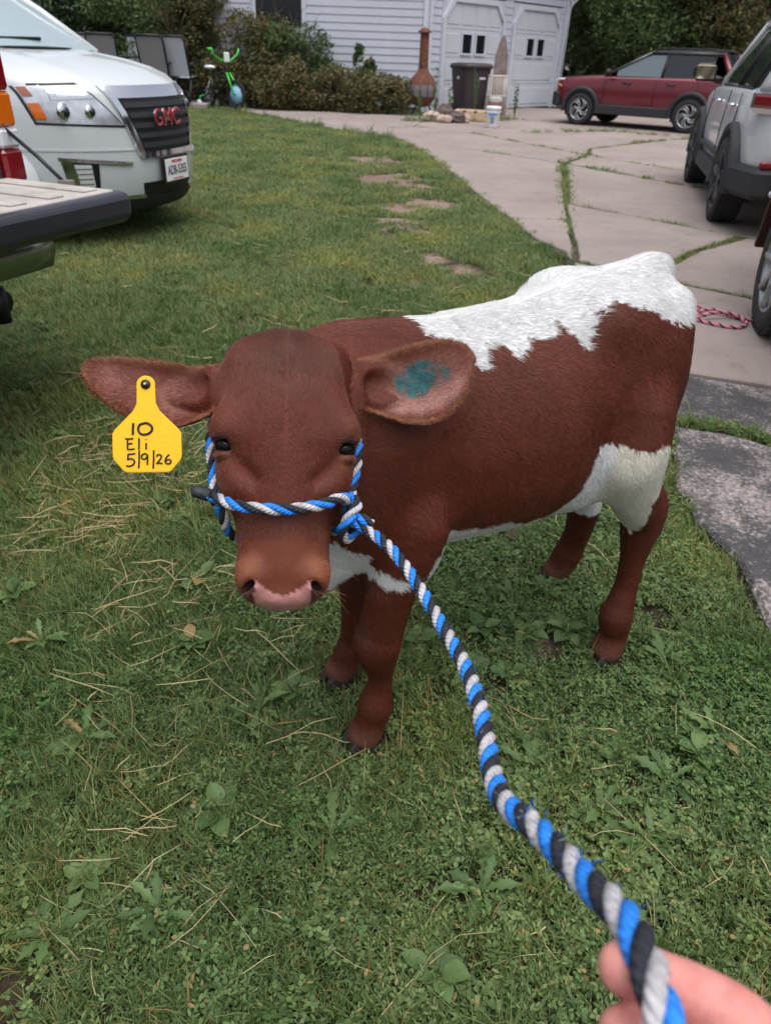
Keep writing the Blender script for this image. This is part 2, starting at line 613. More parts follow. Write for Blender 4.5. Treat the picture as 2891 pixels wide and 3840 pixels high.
# ------------------------------------------------------------------ lawn grass, weeds, straw
def leaf_mat(name, dark, light, dry=(.30, .22, .09), dryamt=.04, trans=.30, rough=.55, patch=True):
    m = bpy.data.materials.new(name)
    m.use_nodes = True
    nt = m.node_tree
    p = nt.nodes["Principled BSDF"]
    outn = nt.nodes["Material Output"]
    geo = N(nt, "ShaderNodeNewGeometry")
    oi = N(nt, "ShaderNodeObjectInfo")
    add = N(nt, "ShaderNodeMath", operation='ADD')
    nt.links.new(geo.outputs["Random Per Island"], add.inputs[0])
    nt.links.new(oi.outputs["Random"], add.inputs[1])
    fr = N(nt, "ShaderNodeMath", operation='FRACT')
    nt.links.new(add.outputs[0], fr.inputs[0])
    mid = tuple((a + b) / 2 for a, b in zip(dark, light))
    c = ramp(nt, fr.outputs[0], [(0, dark), (.45, mid), (1 - dryamt - .02, light), (1 - dryamt, dry)])
    if patch:
        nz = N(nt, "ShaderNodeTexNoise", i_Scale=1.3, i_Detail=4.0)
        nt.links.new(geo.outputs["Position"], nz.inputs["Vector"])
        c2 = ramp(nt, nz.outputs[0], [(.33, (.62, .78, .62)), (.50, (1, 1, 1)), (.68, (1.45, 1.22, .95))])
        mx = N(nt, "ShaderNodeMix", data_type='RGBA', blend_type='MULTIPLY')
        mx.inputs[0].default_value = 1
        nt.links.new(c, mx.inputs[6])
        nt.links.new(c2, mx.inputs[7])
        c = mx.outputs[2]
    nt.links.new(c, p.inputs["Base Color"])
    p.inputs["Roughness"].default_value = rough
    p.inputs["Specular IOR Level"].default_value = .35
    tr = N(nt, "ShaderNodeBsdfTranslucent")
    nt.links.new(c, tr.inputs["Color"])
    ms = N(nt, "ShaderNodeMixShader")
    ms.inputs[0].default_value = trans
    nt.links.new(p.outputs[0], ms.inputs[1])
    nt.links.new(tr.outputs[0], ms.inputs[2])
    nt.links.new(ms.outputs[0], outn.inputs[0])
    MATS[name] = m
    return m


leaf_mat('grass_blade', (.060, .110, .032), (.195, .270, .098), dryamt=.07)
leaf_mat('weed_leaf', (.050, .098, .030), (.175, .255, .090), dryamt=.02)
leaf_mat('broad_leaf', (.060, .115, .036), (.140, .220, .075), dryamt=.015, patch=False)
leaf_mat('turf_blade', (.085, .135, .045), (.245, .315, .125), dryamt=.08)
leaf_mat('straw_stalk', (.34, .26, .12), (.62, .52, .30), dry=(.42, .30, .20), dryamt=.15, trans=.1, patch=False)

KINDS = bpy.data.collections.new('ground_cover_kinds')


def blade(mb, x, y, L, w, lean, az, m, seg=3, z0=-.004, curl=1.0):
    ca, sa = math.cos(az), math.sin(az)
    rows = []
    for i in range(seg + 1):
        t = i / seg
        out = lean * L * (t ** (1.6 * curl))
        up = z0 + L * math.sqrt(max(0, 1 - lean * lean * .8)) * (t - .25 * lean * t * t)
        ww = w * (1 - t ** 1.7) * .5 + w * .04
        px, py = x + ca * out, y + sa * out
        rows.append([(px - sa * ww, py + ca * ww, up), (px + sa * ww, py - ca * ww, up + .0004)])
    mb.grid(rows, m)


def leaflet(mb, p, d, L, w, m, fold=.15, n=(0, 0, 1)):
    d = np.array(d, float)
    d /= np.linalg.norm(d)
    n = np.array(n, float)
    sd = np.cross(d, n)
    sd /= max(np.linalg.norm(sd), 1e-6)
    n = np.cross(sd, d)
    p = np.array(p, float)
    a = p
    b1, b2 = p + d * L * .30 + sd * w * .42, p + d * L * .30 - sd * w * .42
    c1, c2 = p + d * L * .65 + sd * w * .46, p + d * L * .65 - sd * w * .46
    mid1, mid2 = p + d * L * .30 - n * w * fold, p + d * L * .65 - n * w * fold
    e = p + d * L
    mb.add([a, b1, mid1, b2, c1, mid2, c2, e], [(0, 1, 2), (0, 2, 3), (1, 4, 5, 2), (2, 5, 6, 3), (4, 7, 5), (5, 7, 6)], m)


def kind(name, fn):
    mb = MB()
    fn(mb)
    o = bpy.data.objects.new(name, mb.mesh(name, fix=False))
    KINDS.objects.link(o)


def k_grass(seed, n, rad, l0, l1, w, m='grass_blade'):
    def fn(mb):
        rr = random.Random(seed)
        for i in range(n):
            r_, a = rad * math.sqrt(rr.random()), rr.random() * 6.283
            blade(mb, r_ * math.cos(a), r_ * math.sin(a), rr.uniform(l0, l1), w * rr.uniform(.7, 1.3), rr.uniform(.25, .92), rr.random() * 6.283, m, 3, curl=rr.uniform(.7, 1.3))
    return fn


def k_weed(seed, n, rad, hmax, l0, l1):
    def fn(mb):
        rr = random.Random(seed)
        for st in range(n):
            a = rr.random() * 6.283
            r_ = rad * math.sqrt(rr.random())
            bx, by = r_ * math.cos(a), r_ * math.sin(a)
            az = rr.random() * 6.283
            lean = rr.uniform(.2, 1.2)
            H = rr.uniform(.35, 1) * hmax
            k = rr.randint(4, 7)
            for j in range(k):
                t = (j + 1) / k
                p = (bx + math.cos(az) * lean * H * t, by + math.sin(az) * lean * H * t, H * t * .95)
                la = az + (1 if j % 2 else -1) * rr.uniform(.5, 1.3) if j < k - 1 else az
                L = rr.uniform(l0, l1)
                leaflet(mb, p, (math.cos(la), math.sin(la), rr.uniform(.0, .9)), L, L * rr.uniform(.32, .46), 'weed_leaf')
    return fn


def k_clover(seed, n, rad):
    def fn(mb):
        rr = random.Random(seed)
        for st in range(n):
            a = rr.random() * 6.283
            r_ = rad * math.sqrt(rr.random())
            x, y, z = r_ * math.cos(a), r_ * math.sin(a), rr.uniform(.012, .034)
            a0 = rr.random() * 6
            tx, ty = rr.uniform(-.4, .4), rr.uniform(-.4, .4)
            for j in range(3):
                al = a0 + j * 2.094
                L = rr.uniform(.007, .011)
                leaflet(mb, (x, y, z), (math.cos(al), math.sin(al), tx * math.cos(al) + ty * math.sin(al)), L, L * .85, 'weed_leaf', .08)
    return fn


for i in range(3):
    kind('a%d_grass_tuft' % i, k_grass(i, 26, .030, .028, .062, .0026))
for i in range(3):
    kind('b%d_knotweed' % i, k_weed(10 + i, 13, .030, .034, .006, .013))
for i in range(2):
    kind('c%d_clover' % i, k_clover(20 + i, 13, .030))
for i in range(2):
    kind('d%d_turf' % i, k_grass(30 + i, 70, .075, .028, .055, .0046, 'turf_blade'))
kind('e0_long_grass', k_grass(40, 12, .018, .060, .115, .0030))


def scatter_group():
    ng = bpy.data.node_groups.new('scatter', 'GeometryNodeTree')
    ng.interface.new_socket('Geometry', in_out='INPUT', socket_type='NodeSocketGeometry')
    ng.interface.new_socket('Geometry', in_out='OUTPUT', socket_type='NodeSocketGeometry')
    ci = ng.interface.new_socket('Collection', in_out='INPUT', socket_type='NodeSocketCollection')
    gi = ng.nodes.new('NodeGroupInput')
    go = ng.nodes.new('NodeGroupOutput')
    col = ng.nodes.new('GeometryNodeCollectionInfo')
    col.inputs['Separate Children'].default_value = True
    col.inputs['Reset Children'].default_value = True
    ng.links.new(gi.outputs['Collection'], col.inputs['Collection'])
    ins = ng.nodes.new('GeometryNodeInstanceOnPoints')
    ins.inputs['Pick Instance'].default_value = True
    ng.links.new(gi.outputs['Geometry'], ins.inputs['Points'])
    ng.links.new(col.outputs[0], ins.inputs['Instance'])
    for nm, typ, sock in (('kind', 'INT', 'Instance Index'), ('rot', 'FLOAT_VECTOR', 'Rotation'), ('scl', 'FLOAT', 'Scale')):
        a = ng.nodes.new('GeometryNodeInputNamedAttribute')
        a.data_type = typ
        a.inputs['Name'].default_value = nm
        o = [q for q in a.outputs if q.enabled and q.name == 'Attribute'][0]
        ng.links.new(o, ins.inputs[sock])
    ng.links.new(ins.outputs[0], go.inputs['Geometry'])
    return ng, ci.identifier


SCAT, SCAT_ID = scatter_group()


def scatter(name, P, kinds, rot, scl, coll, parent=None, **tags):
    me = bpy.data.meshes.new(name)
    me.from_pydata(P.tolist(), [], [])
    a = me.attributes.new('kind', 'INT', 'POINT')
    a.data.foreach_set('value', kinds.astype(np.int32))
    a = me.attributes.new('rot', 'FLOAT_VECTOR', 'POINT')
    a.data.foreach_set('vector', rot.astype(np.float32).ravel())
    a = me.attributes.new('scl', 'FLOAT', 'POINT')
    a.data.foreach_set('value', scl.astype(np.float32))
    o = link(name, me, parent, **tags)
    md = o.modifiers.new('scatter', 'NODES')
    md.node_group = SCAT
    md[SCAT_ID] = coll
    return o


def hard(P, grow=0.0):
    m = np.zeros(len(P), bool)
    for pl in SLABS + ASPH:
        c = np.mean(pl, axis=0)
        q = np.array([(np.array(p) - c) for p in pl])
        d = np.linalg.norm(q, axis=1)[:, None]
        m |= in_poly(P[:, 0], P[:, 1], [tuple(x) for x in c + q * (1 - grow / d)])
    return m


def in_poly(x, y, poly):
    c = np.zeros(len(x), bool)
    n = len(poly)
    for i in range(n):
        x0, y0 = poly[i]
        x1, y1 = poly[(i + 1) % n]
        if y0 == y1:
            continue
        c ^= ((y0 > y) != (y1 > y)) & (x < (x1 - x0) * (y - y0) / (y1 - y0) + x0)
    return c


BARE = [(-0.366, 10.674, 0.28, 0.50), (-0.07, 9.338, 0.27, 0.40), (-1.09, 11.08, 0.18, 0.31), (0.226, 7.676, 0.22, 0.40), (-0.037, 6.597, 0.17, 0.24), (0.293, 5.3, 0.07, 0.1), (0.167, 4.799, 0.05, 0.09), (0.541, 4.918, 0.04, 0.11), (0.094, 9.012, 0.14, 0.30), (1.16, 6.05, 0.08, 0.16), (.44, 1.37, .035, .02), (.47, 1.32, .03, .02)]


def bare(P):
    m = np.zeros(len(P))
    w = np.stack([vnoise(P, 3.5, 61), vnoise(P, 3.5, 62)], 1) - .5
    Q = P + w * .45 * np.clip(P[:, 1:2] / 6, .15, 1)
    for x, y, a, b in BARE:
        m = np.maximum(m, np.exp(-(((Q[:, 0] - x) / (a * 1.3)) ** 2 + ((Q[:, 1] - y) / (b * 1.3)) ** 2) * .42))
    return m


da = lawn.data.attributes.new('dry', 'FLOAT', 'POINT')
lv = np.zeros(len(lawn.data.vertices) * 3, np.float32)
lawn.data.vertices.foreach_get('co', lv)
lv = lv.reshape(-1, 3)[:, :2].astype(float)
da.data.foreach_set('value', np.clip(bare(lv) * 2.6 - .5 + (lv[:, 1] > 26), 0, 1).astype(np.float32))

NC = 190000
yy = np.exp(rng.uniform(math.log(.30), math.log(24), NC))
hw = .78 * yy + 1.0
xx = rng.uniform(-1, 1, NC) * hw
P2 = np.stack([xx, yy], 1)
dens = 2700 * np.minimum(1, (1.5 / np.maximum(yy, .1)) ** 1.25)
samp = NC / (math.log(24 / .30)) / yy / (2 * hw)
acc = rng.random(NC) < dens / samp
P2 = P2[acc & ~hard(P2, -.015)]
bm_ = bare(P2)
bm_ = bm_ + (vnoise(P2, 4.0, 63) - .5) * 1.1 + (vnoise(P2, 14.0, 64) - .5) * .5
P2 = P2[(rng.random(len(P2)) > np.clip(bm_ * 3.0 - .75, 0, .97))]
HOOF = [(-.03, 1.03), (-.005, 1.04), (-.095, 1.22), (-.075, 1.24), (.555, 1.33), (.58, 1.325), (.485, 1.63), (.46, 1.64)]
for hx_, hy_ in HOOF:
    P2 = P2[np.hypot(P2[:, 0] - hx_, P2[:, 1] - hy_) > .045]
r_ = P2[:, 1]
z = ground_z(P2[:, 0], P2[:, 1])
n1, n2 = vnoise(P2, 1.7, 71), vnoise(P2, 5.0, 72)
# right foreground is mostly small-leaved weed, left has more grass
weedy = np.clip(.45 + .35 * np.tanh(P2[:, 0] * 2.2 + .3) + .9 * (n1 - .5) + .5 * (n2 - .5), .08, .95) * np.clip(1.3 - r_ / 6, .12, 1)
u = rng.random(len(P2))
far = rng.random(len(P2)) < np.clip((r_ - 2.0) / 3.0, 0, 1)
knd = np.where(u < weedy, np.where(rng.random(len(P2)) < .82, rng.integers(3, 6, len(P2)), rng.integers(6, 8, len(P2))), rng.integers(0, 3, len(P2)))
knd = np.where(far, rng.integers(8, 10, len(P2)), knd)
lng = (~far) & (rng.random(len(P2)) < .035)
knd = np.where(lng, 10, knd)
scl = rng.uniform(.75, 1.25, len(P2)) * np.clip((r_ / 1.6) ** .30, .95, 2.0)
scl = np.where(far, rng.uniform(.6, 1.0, len(P2)) * np.clip((r_ / 3.5) ** .5, .75, 1.75), scl)
rot = np.stack([rng.normal(0, .12, len(P2)), rng.normal(0, .12, len(P2)), rng.uniform(0, 6.283, len(P2))], 1)
G3 = [np.column_stack([P2, z])]
K3, R3, S3 = [knd], [rot], [scl]


# weeds in the joints and along the slab edges
def along(line, step, spread, s0, s1, kinds=(0, 1, 2, 3, 4, 5), skip=0.0):
    L = np.array(line, float)
    seg = np.linalg.norm(np.diff(L, axis=0), axis=1)
    tot = seg.sum()
    n = int(tot / step)
    s = np.sort(rng.random(n)) * tot
    cum = np.concatenate([[0], np.cumsum(seg)])
    p = np.stack([np.interp(s, cum, L[:, k]) for k in range(2)], 1)
    keep = vnoise(p, 2.5, 77) > skip
    p = p[keep] + rng.normal(0, spread, (keep.sum(), 2))
    G3.append(np.column_stack([p, np.full(len(p), .008)]))
    K3.append(rng.choice(kinds, len(p)))
    R3.append(np.stack([rng.normal(0, .2, len(p)), rng.normal(0, .2, len(p)), rng.uniform(0, 6.283, len(p))], 1))
    S3.append(rng.uniform(s0, s1, len(p)))


along([(1.31, 5.40), (1.385, 5.75), (1.73, 7.88), (2.34, 11.22), (2.93, 12.35), (3.19, 13.40), (5.12, 15.5)], .020, .008, .25, .55, skip=.25)
along([(1.25, 5.42), (1.60, 5.16), (2.25, 4.60), (3.5, 3.7)], .012, .008, .35, .65, skip=.12)
along([(1.62, 5.17), (2.02, 5.44), (2.36, 5.90), (2.94, 6.50)], .016, .008, .25, .5, skip=.2)
along([(0, 13.97), (2.30, 11.25), (3.52, 9.33)], .05, .008, .25, .5, skip=.5)
along([(1.37, 15.5), (2.9, 12.33), (3.8, 10.9)], .06, .008, .25, .5, skip=.5)
along([(1.06, 7.0), (1.56, 6.99)], .06, .01, .4, .7, skip=.3)
along([(1.74, 7.86), (2.93, 6.52)], .09, .01, .35, .6, skip=.5)
along([(1.16, 2.73), (1.34, 2.68), (1.53, 2.55), (2.4, 2.05)], .005, .018, .5, .8)
along([(1.31, 3.29), (1.78, 3.11)], .05, .01, .3, .5, skip=.45)
along([(-5.4, 20.95), (-2.1, 16.7), (-1.0, 15.1), (-.05, 14.0)], .03, .05, 1.2, 2.6, kinds=(3, 4, 5, 10), skip=.35)
along([(-3.6, 21.3), (-1.8, 20.4), (.3, 20.2)], .02, .10, 1.5, 3.5, kinds=(3, 4, 5, 10), skip=.2)
along([(.3, 17.9), (.9, 18.2), (1.6, 18.6), (2.6, 19.4)], .015, .14, 1.5, 3.2, kinds=(3, 4, 5, 10, 10), skip=.2)
along([(2.2, 15.8), (4.3, 17.1), (6.5, 15.9)], .03, .12, 1.0, 2.2, kinds=(3, 4, 5), skip=.4)
lawn_grass = scatter('lawn_grass', np.vstack(G3), np.concatenate(K3), np.vstack(R3), np.concatenate(S3), KINDS, kind='stuff', label='short mown grass and small weeds covering the lawn', cat='grass')

# straw strewn over the lawn
mb = MB()
NS = 0
for k in range(1700):
    if k < 1050:
        x, y = rng.normal(-.95, .40), rng.normal(1.70, .50)
    elif k < 1300:
        x, y = rng.uniform(-1.0, .9), rng.uniform(.5, 2.6)
    else:
        y = math.exp(rng.uniform(math.log(2.2), math.log(14)))
        x = rng.uniform(-.55, .16) * y + .2
    if y < .45 or hard(np.array([[x, y]]))[0]:
        continue
    if vnoise(np.array([[x, y]]), 2.2, 81)[0] < .36 + .1 * rng.random():
        continue
    L = rng.uniform(.03, .11) if rng.random() < .75 else rng.uniform(.11, .20)
    far_ = y > 2.6
    az = rng.uniform(0, 6.283)
    z = ground_z(np.array([x]), np.array([y]))[0] + rng.uniform(.020, .046)
    bend = rng.normal(0, .16)
    kink = rng.random() < .10
    pts = []
    for i in range(4):
        t = i / 3 - .5
        a2 = az + bend * t + (.8 * (t > .1) if kink else 0)
        pts.append((x + math.cos(a2) * L * t, y + math.sin(a2) * L * t, z + rng.normal(0, .004)))
    w = rng.uniform(.0009, .0020) * (1.5 if far_ else 1)
    mb.tube(pts, [w, w, w, w * .6], 'straw_stalk', 4, flat=(1, .55))
    NS += 1
mb.build('straw', kind='stuff', label='loose dry straw scattered over the lawn', cat='straw')

# broad-leaved weeds, one plant each
def leaf_mesh(kind_, seed):
    rr = random.Random(seed)
    rows = []
    n = 9
    for i in range(n + 1):
        t = i / n
        if kind_ == 'plantain':
            w = .30 * math.sin(math.pi * min(1, max(0, (t - .22) / .78))) ** .75 if t > .22 else .025
        else:   # dandelion: toothed
            w = (.05 + .17 * t) * (1.0 if i % 2 else .55) * (1 - t ** 7) if t < .98 else .01
        zz = .42 * t - .55 * t * t
        rows.append([(t, -w, zz + w * .25 + .02 * math.sin(i * 1.9)), (t, -w * .5, zz + w * .04), (t, 0, zz - w * .10), (t, w * .5, zz + w * .04), (t, w, zz + w * .25 + .02 * math.cos(i * 2.3))])
    mb = MB()
    mb.grid(rows, 'broad_leaf')
    return mb.mesh('leaf', fix=False)


LEAVES = {'plantain': [leaf_mesh('plantain', i) for i in range(2)], 'dandelion': [leaf_mesh('dandelion', i) for i in range(2)]}
WEEDS = [(0.451, 1.575, 1), (0.346, 1.535, 1), (0.211, 1.265, 0), (-0.268, 1.123, 1), (-0.200, 1.175, 0), (-0.463, 1.324, 0), (-0.981, 1.476, 0), (-0.834, 1.305, 1), (-0.415, 1.60, 0), (-0.500, 1.565, 0), (0.31, 1.25, 0), (0.677, 1.024, 0), (0.735, 1.085, 1), (0.437, 0.882, 1), (0.518, 0.816, 1), (-0.504, 0.716, 0),
         (-0.360, 0.660, 1), (0.194, 0.716, 1), (0.106, 0.577, 0), (-0.530, 0.615, 1), (0.507, 1.010, 0), (0.474, 1.406, 0), (0.60, .955, 1), (0.377, 1.401, 0), (0.09, 1.355, 0), (0.02, 1.19, 1), (.26, 1.40, 0), (-.62, 1.02, 1), (-.08, .82, 1), (-.30, .86, 0), (.32, .98, 1), (.70, 1.32, 1), (-.72, 1.95, 0), (-.40, 1.95, 1), (-1.1, 2.5, 0)]
WHERE = ["under the calf's belly by the far hind leg", 'just left of the far hind hoof', "right of the lead rope's upper part", 'left of the near front hoof', 'between the two front hooves and the straw', "below the calf's muzzle among straw", 'at the left edge level with the muzzle', 'at the left edge below the straw', "nearest the calf's muzzle on the left", 'left of the muzzle beside a second oval-leaved weed', 'right of the rope below the belly', 'at the right edge below the asphalt', 'at the right edge nearest the asphalt', "right of the rope's sharp bend", 'halfway between the rope bend and the right edge', 'in the lower left quarter', 'low in the picture left of centre', "just left of the rope's sharp bend", 'at the bottom in the middle', 'at the lower left corner', 'right of the rope below the near hind hoof', 'between the belly and the near hind hoof', 'far right below the near hind hoof', 'behind the lead rope under the belly', 'right beside the near front leg', 'directly right of the near front hoof', 'between the rope and the front leg', 'far left below the straw', 'below the near front hoof in the middle', 'left of centre below the straw', "close right of the rope's middle", 'right of the near hind hoof by the asphalt', 'behind the ear tag on the left', "left behind the calf's head", 'at the left edge behind the ear tag']
for i, (x, y, k) in enumerate(WEEDS):
    rr = random.Random(i)
    kk = 'dandelion' if k else 'plantain'
    pl = empty('dandelion_plant' if k else 'plantain_plant', (x, y, float(ground_z(np.array([x]), np.array([y]))[0])), rr.random() * 6, ('dandelion weed with toothed leaves ' if k else 'oval-leaved plantain weed ') + WHERE[i], 'weed', 'broad-leaved weeds in the lawn')
    for j in range(rr.randint(7, 11)):
        o = link('leaf', LEAVES[kk][j % 2], pl)
        s = rr.uniform(.042, .078) * (1.15 if k else .85)
        o.scale = (s, s * rr.uniform(.8, 1.1), s)
        o.rotation_euler = (rr.uniform(-.25, .25), rr.uniform(-.75, -.2), j * 2.4 + rr.uniform(-.3, .3))
        o.location = (0, 0, rr.uniform(.006, .016))

# ------------------------------------------------------------------ calf: body grown as one smooth distance field
BO = np.array([-.055, 1.13, 0.0])
BB = np.array([.8541, .5201, 0.0])          # towards the tail
BL = np.array([.5201, -.8541, 0.0])         # towards the calf's left flank
BZ = np.array([0, 0, 1.0])
HO = np.array([-0.143, 0.9, 0.783])         # between the eyes
HX = np.array([0.9902, 0.1242, -0.0638])    # towards the calf's left ear
HY = np.array([-0.0248, 0.6061, 0.795])     # muzzle to poll
HZ = np.array([0.1374, -0.7856, 0.6033])    # out of the forehead


def bf(s, t, z):
    return BO + BB * s + BL * t + BZ * z


def hf(x, y, z):
    return HO + HX * x + HY * y + HZ * z


class Field:
    def __init__(self, lo, hi, h):
        self.lo, self.h = np.array(lo, float), h
        self.n = np.ceil((np.array(hi) - self.lo) / h).astype(int) + 1
        self.f = np.full(self.n, 0.2, np.float32)

    def win(self, lo, hi, mg):
        a = np.clip(np.floor((np.array(lo) - mg - self.lo) / self.h).astype(int), 0, self.n)
        b = np.clip(np.ceil((np.array(hi) + mg - self.lo) / self.h).astype(int) + 1, 0, self.n)
        ax = [(self.lo[i] + self.h * np.arange(a[i], b[i])).astype(np.float32) for i in range(3)]
        X, Y, Z = np.meshgrid(*ax, indexing='ij')
        return tuple(slice(a[i], b[i]) for i in range(3)), X, Y, Z

    def put(self, sl, d, k):
        g = self.f[sl]
        if k > 0:
            h = np.clip(0.5 + 0.5 * (g - d) / k, 0, 1)
            self.f[sl] = g * (1 - h) + d * h - k * h * (1 - h)
        else:
            self.f[sl] = np.minimum(g, d)

    def cut(self, sl, d, k):
        g = self.f[sl]
        h = np.clip(0.5 - 0.5 * (g + d) / k, 0, 1)
        self.f[sl] = g * (1 - h) - d * h + k * h * (1 - h)

    def chain(self, pts, k):
        """pts = [(world point, radius)] joined into one tapering limb"""
        D = smooth_path([tuple(p) + (r,) for p, r in pts], 5 * len(pts))
        P, rad = D[:, :3], np.maximum(D[:, 3], .006)
        rm = rad.max()
        sl, X, Y, Z = self.win(P.min(0) - rm, P.max(0) + rm, k + 0.01)
        best = np.full(X.shape, 0.3, np.float32)
        for i in range(len(P) - 1):
            a, b, ra, rb = P[i], P[i + 1], rad[i], rad[i + 1]
            mg = max(ra, rb) + k + .012
            lo, hi = np.minimum(a, b) - mg, np.maximum(a, b) + mg
            ws = []
            for q in range(3):
                g = self.lo[q] + self.h * np.arange(sl[q].start, sl[q].stop)
                ws.append(slice(np.searchsorted(g, lo[q]), np.searchsorted(g, hi[q])))
            ws = tuple(ws)
            x, y, z = X[ws] - a[0], Y[ws] - a[1], Z[ws] - a[2]
            ab = b - a
            t = np.clip((x * ab[0] + y * ab[1] + z * ab[2]) / (ab @ ab), 0, 1)
            d = np.sqrt((x - t * ab[0]) ** 2 + (y - t * ab[1]) ** 2 + (z - t * ab[2]) ** 2) - (ra + (rb - ra) * t)
            best[ws] = np.minimum(best[ws], d)
        self.put(sl, best, k)

    def ell_d(self, c, ax, r, mg):
        ext = sum(np.abs(np.array(a)) * q for a, q in zip(ax, r))
        sl, X, Y, Z = self.win(c - ext, c + ext, mg)
        q = [(X - c[0]) * a[0] + (Y - c[1]) * a[1] + (Z - c[2]) * a[2] for a in ax]
        k0 = np.sqrt(sum((q[i] / r[i]) ** 2 for i in range(3))) + 1e-6
        k1 = np.sqrt(sum((q[i] / r[i] ** 2) ** 2 for i in range(3))) + 1e-6
        return sl, k0 * (k0 - 1) / k1

    def ell(self, c, ax, r, k):
        sl, d = self.ell_d(c, ax, r, k + 0.012)
        self.put(sl, d, k)

    def ellcut(self, c, ax, r, k):
        sl, d = self.ell_d(c, ax, r, k + 0.012)
        self.cut(sl, d, k)

    def loft(self, org, A, U, V, secs, k, p=2.0, narrow=0.0):
        """secs = [(a, halfwidth along U, v top, v bottom)] swept along A; narrow pinches the top"""
        S = np.array(secs, float)
        a0, a1 = S[:, 0].min(), S[:, 0].max()
        corners = np.array([org + A * a + U * u + V * v for a in (a0, a1) for u in (-S[:, 1].max(), S[:, 1].max()) for v in (S[:, 2].max(), S[:, 3].min())])
        sl, X, Y, Z = self.win(corners.min(0), corners.max(0), k + 0.02)
        X, Y, Z = X - org[0], Y - org[1], Z - org[2]
        a = X * A[0] + Y * A[1] + Z * A[2]
        u = X * U[0] + Y * U[1] + Z * U[2]
        v = X * V[0] + Y * V[1] + Z * V[2]
        # smooth (Catmull-Rom) resampling of the sections
        fine = smooth_path(S, 200)
        fine = fine[np.argsort(fine[:, 0])]
        ac = np.clip(a, a0, a1)
        w = np.interp(ac, fine[:, 0], fine[:, 1])
        vt = np.interp(ac, fine[:, 0], fine[:, 2])
        vb = np.interp(ac, fine[:, 0], fine[:, 3])
        vc, vh = (vt + vb) / 2, (vt - vb) / 2
        e = (v - vc) / vh
        w = w * (1 - narrow * np.clip(e, 0, 1) ** 2)
        q = (np.abs(u / w) ** p + np.abs(e) ** p) ** (1 / p)
        grad = np.sqrt((u / w ** 2) ** 2 + (e / vh) ** 2) / (np.sqrt((u / w) ** 2 + e ** 2) + 1e-6)
        d = (q - 1) / (grad + 1e-6)
        over = np.abs(a - ac)
        d = np.where(over > 0, np.sqrt(np.maximum(d, 0) ** 2 + over ** 2) + np.minimum(d, 0) * 0, d)
        self.put(sl, d.astype(np.float32), k)

    def mesh(self):
        """naive surface nets"""
        f = self.f
        s = f < 0
        n = np.array(f.shape) - 1
        cnt = np.zeros(n, np.uint8)
        for dx in (0, 1):
            for dy in (0, 1):
                for dz in (0, 1):
                    cnt += s[dx:dx + n[0], dy:dy + n[1], dz:dz + n[2]]
        cells = np.argwhere((cnt > 0) & (cnt < 8))
        idx = np.full(n, -1, np.int32)
        idx[tuple(cells.T)] = np.arange(len(cells))
        acc = np.zeros((len(cells), 3))
        num = np.zeros(len(cells))
        cor = [(dx, dy, dz) for dx in (0, 1) for dy in (0, 1) for dz in (0, 1)]
        val = {c: f[cells[:, 0] + c[0], cells[:, 1] + c[1], cells[:, 2] + c[2]].astype(float) for c in cor}
        for c in cor:
            for ax in range(3):
                if c[ax] == 0:
                    e = list(c)
                    e[ax] = 1
                    a, b = val[c], val[tuple(e)]
                    m = (a < 0) != (b < 0)
                    t = np.where(m, a / np.where(m, a - b, 1), 0)
                    p = np.tile(np.array(c, float), (len(cells), 1))
                    p[:, ax] += t
                    acc[m] += p[m]
                    num[m] += 1
        V = self.lo + self.h * (cells + acc / num[:, None])
        F = []
        for ax in range(3):
            o1, o2 = (ax + 1) % 3, (ax + 2) % 3
            sl0 = [slice(1, n[i]) for i in range(3)]
            sl0[ax] = slice(0, n[ax])
            sl1 = list(sl0)
            sl1[ax] = slice(1, n[ax] + 1)
            a, b = s[tuple(sl0)], s[tuple(sl1)]
            for flip, m in ((False, a & ~b), (True, ~a & b)):
                e = np.argwhere(m)
                e[:, o1] += 1
                e[:, o2] += 1
                q = []
                for d1, d2 in ((-1, -1), (0, -1), (0, 0), (-1, 0)):
                    c = e.copy()
                    c[:, o1] += d1
                    c[:, o2] += d2
                    q.append(idx[c[:, 0], c[:, 1], c[:, 2]])
                q = np.stack(q, 1)
                F.append(q[:, ::-1] if flip else q)
        return V, np.vstack(F)


def relax(V, F, it=2, lam=0.5, taubin=True):
    E = np.vstack([F[:, [0, 1]], F[:, [1, 2]], F[:, [2, 3]], F[:, [3, 0]]])
    E = np.vstack([E, E[:, ::-1]])
    deg = np.bincount(E[:, 0], minlength=len(V))[:, None]
    for i in range(it):
        for lm in ((lam, -lam * 1.03) if taubin else (lam,)):
            S = np.stack([np.bincount(E[:, 0], V[E[:, 1], k], minlength=len(V)) for k in range(3)], 1)
            V = V + lm * (S / np.maximum(deg, 1) - V)
    return V


# ear outlines: distance along the ear -> (half width, centre shift)
EAR_L = [(0, .022, .0), (.03, .028, .002), (.06, .040, -.002), (.09, .053, -.006), (.12, .060, -.008), (.15, .059, -.005), (.177, .050, .002), (.197, .034, .010), (.207, .020, .015), (.213, .004, .019)]
EAR_R = [(0, .024, .0), (.03, .032, -.004), (.06, .042, -.012), (.09, .049, -.016), (.12, .049, -.013), (.15, .043, -.006), (.18, .032, .004), (.20, .021, .011), (.212, .004, .015)]


def ear_frame(base, tip, roll):
    U = tip - base
    L = np.linalg.norm(U)
    U = U / L
    W = HZ * math.cos(roll) + HY * math.sin(roll)
    W = W - U * (W @ U)
    W /= np.linalg.norm(W)
    Vv = np.cross(W, U)
    if Vv @ HY < 0:
        Vv = -Vv
    return base, U, Vv, W


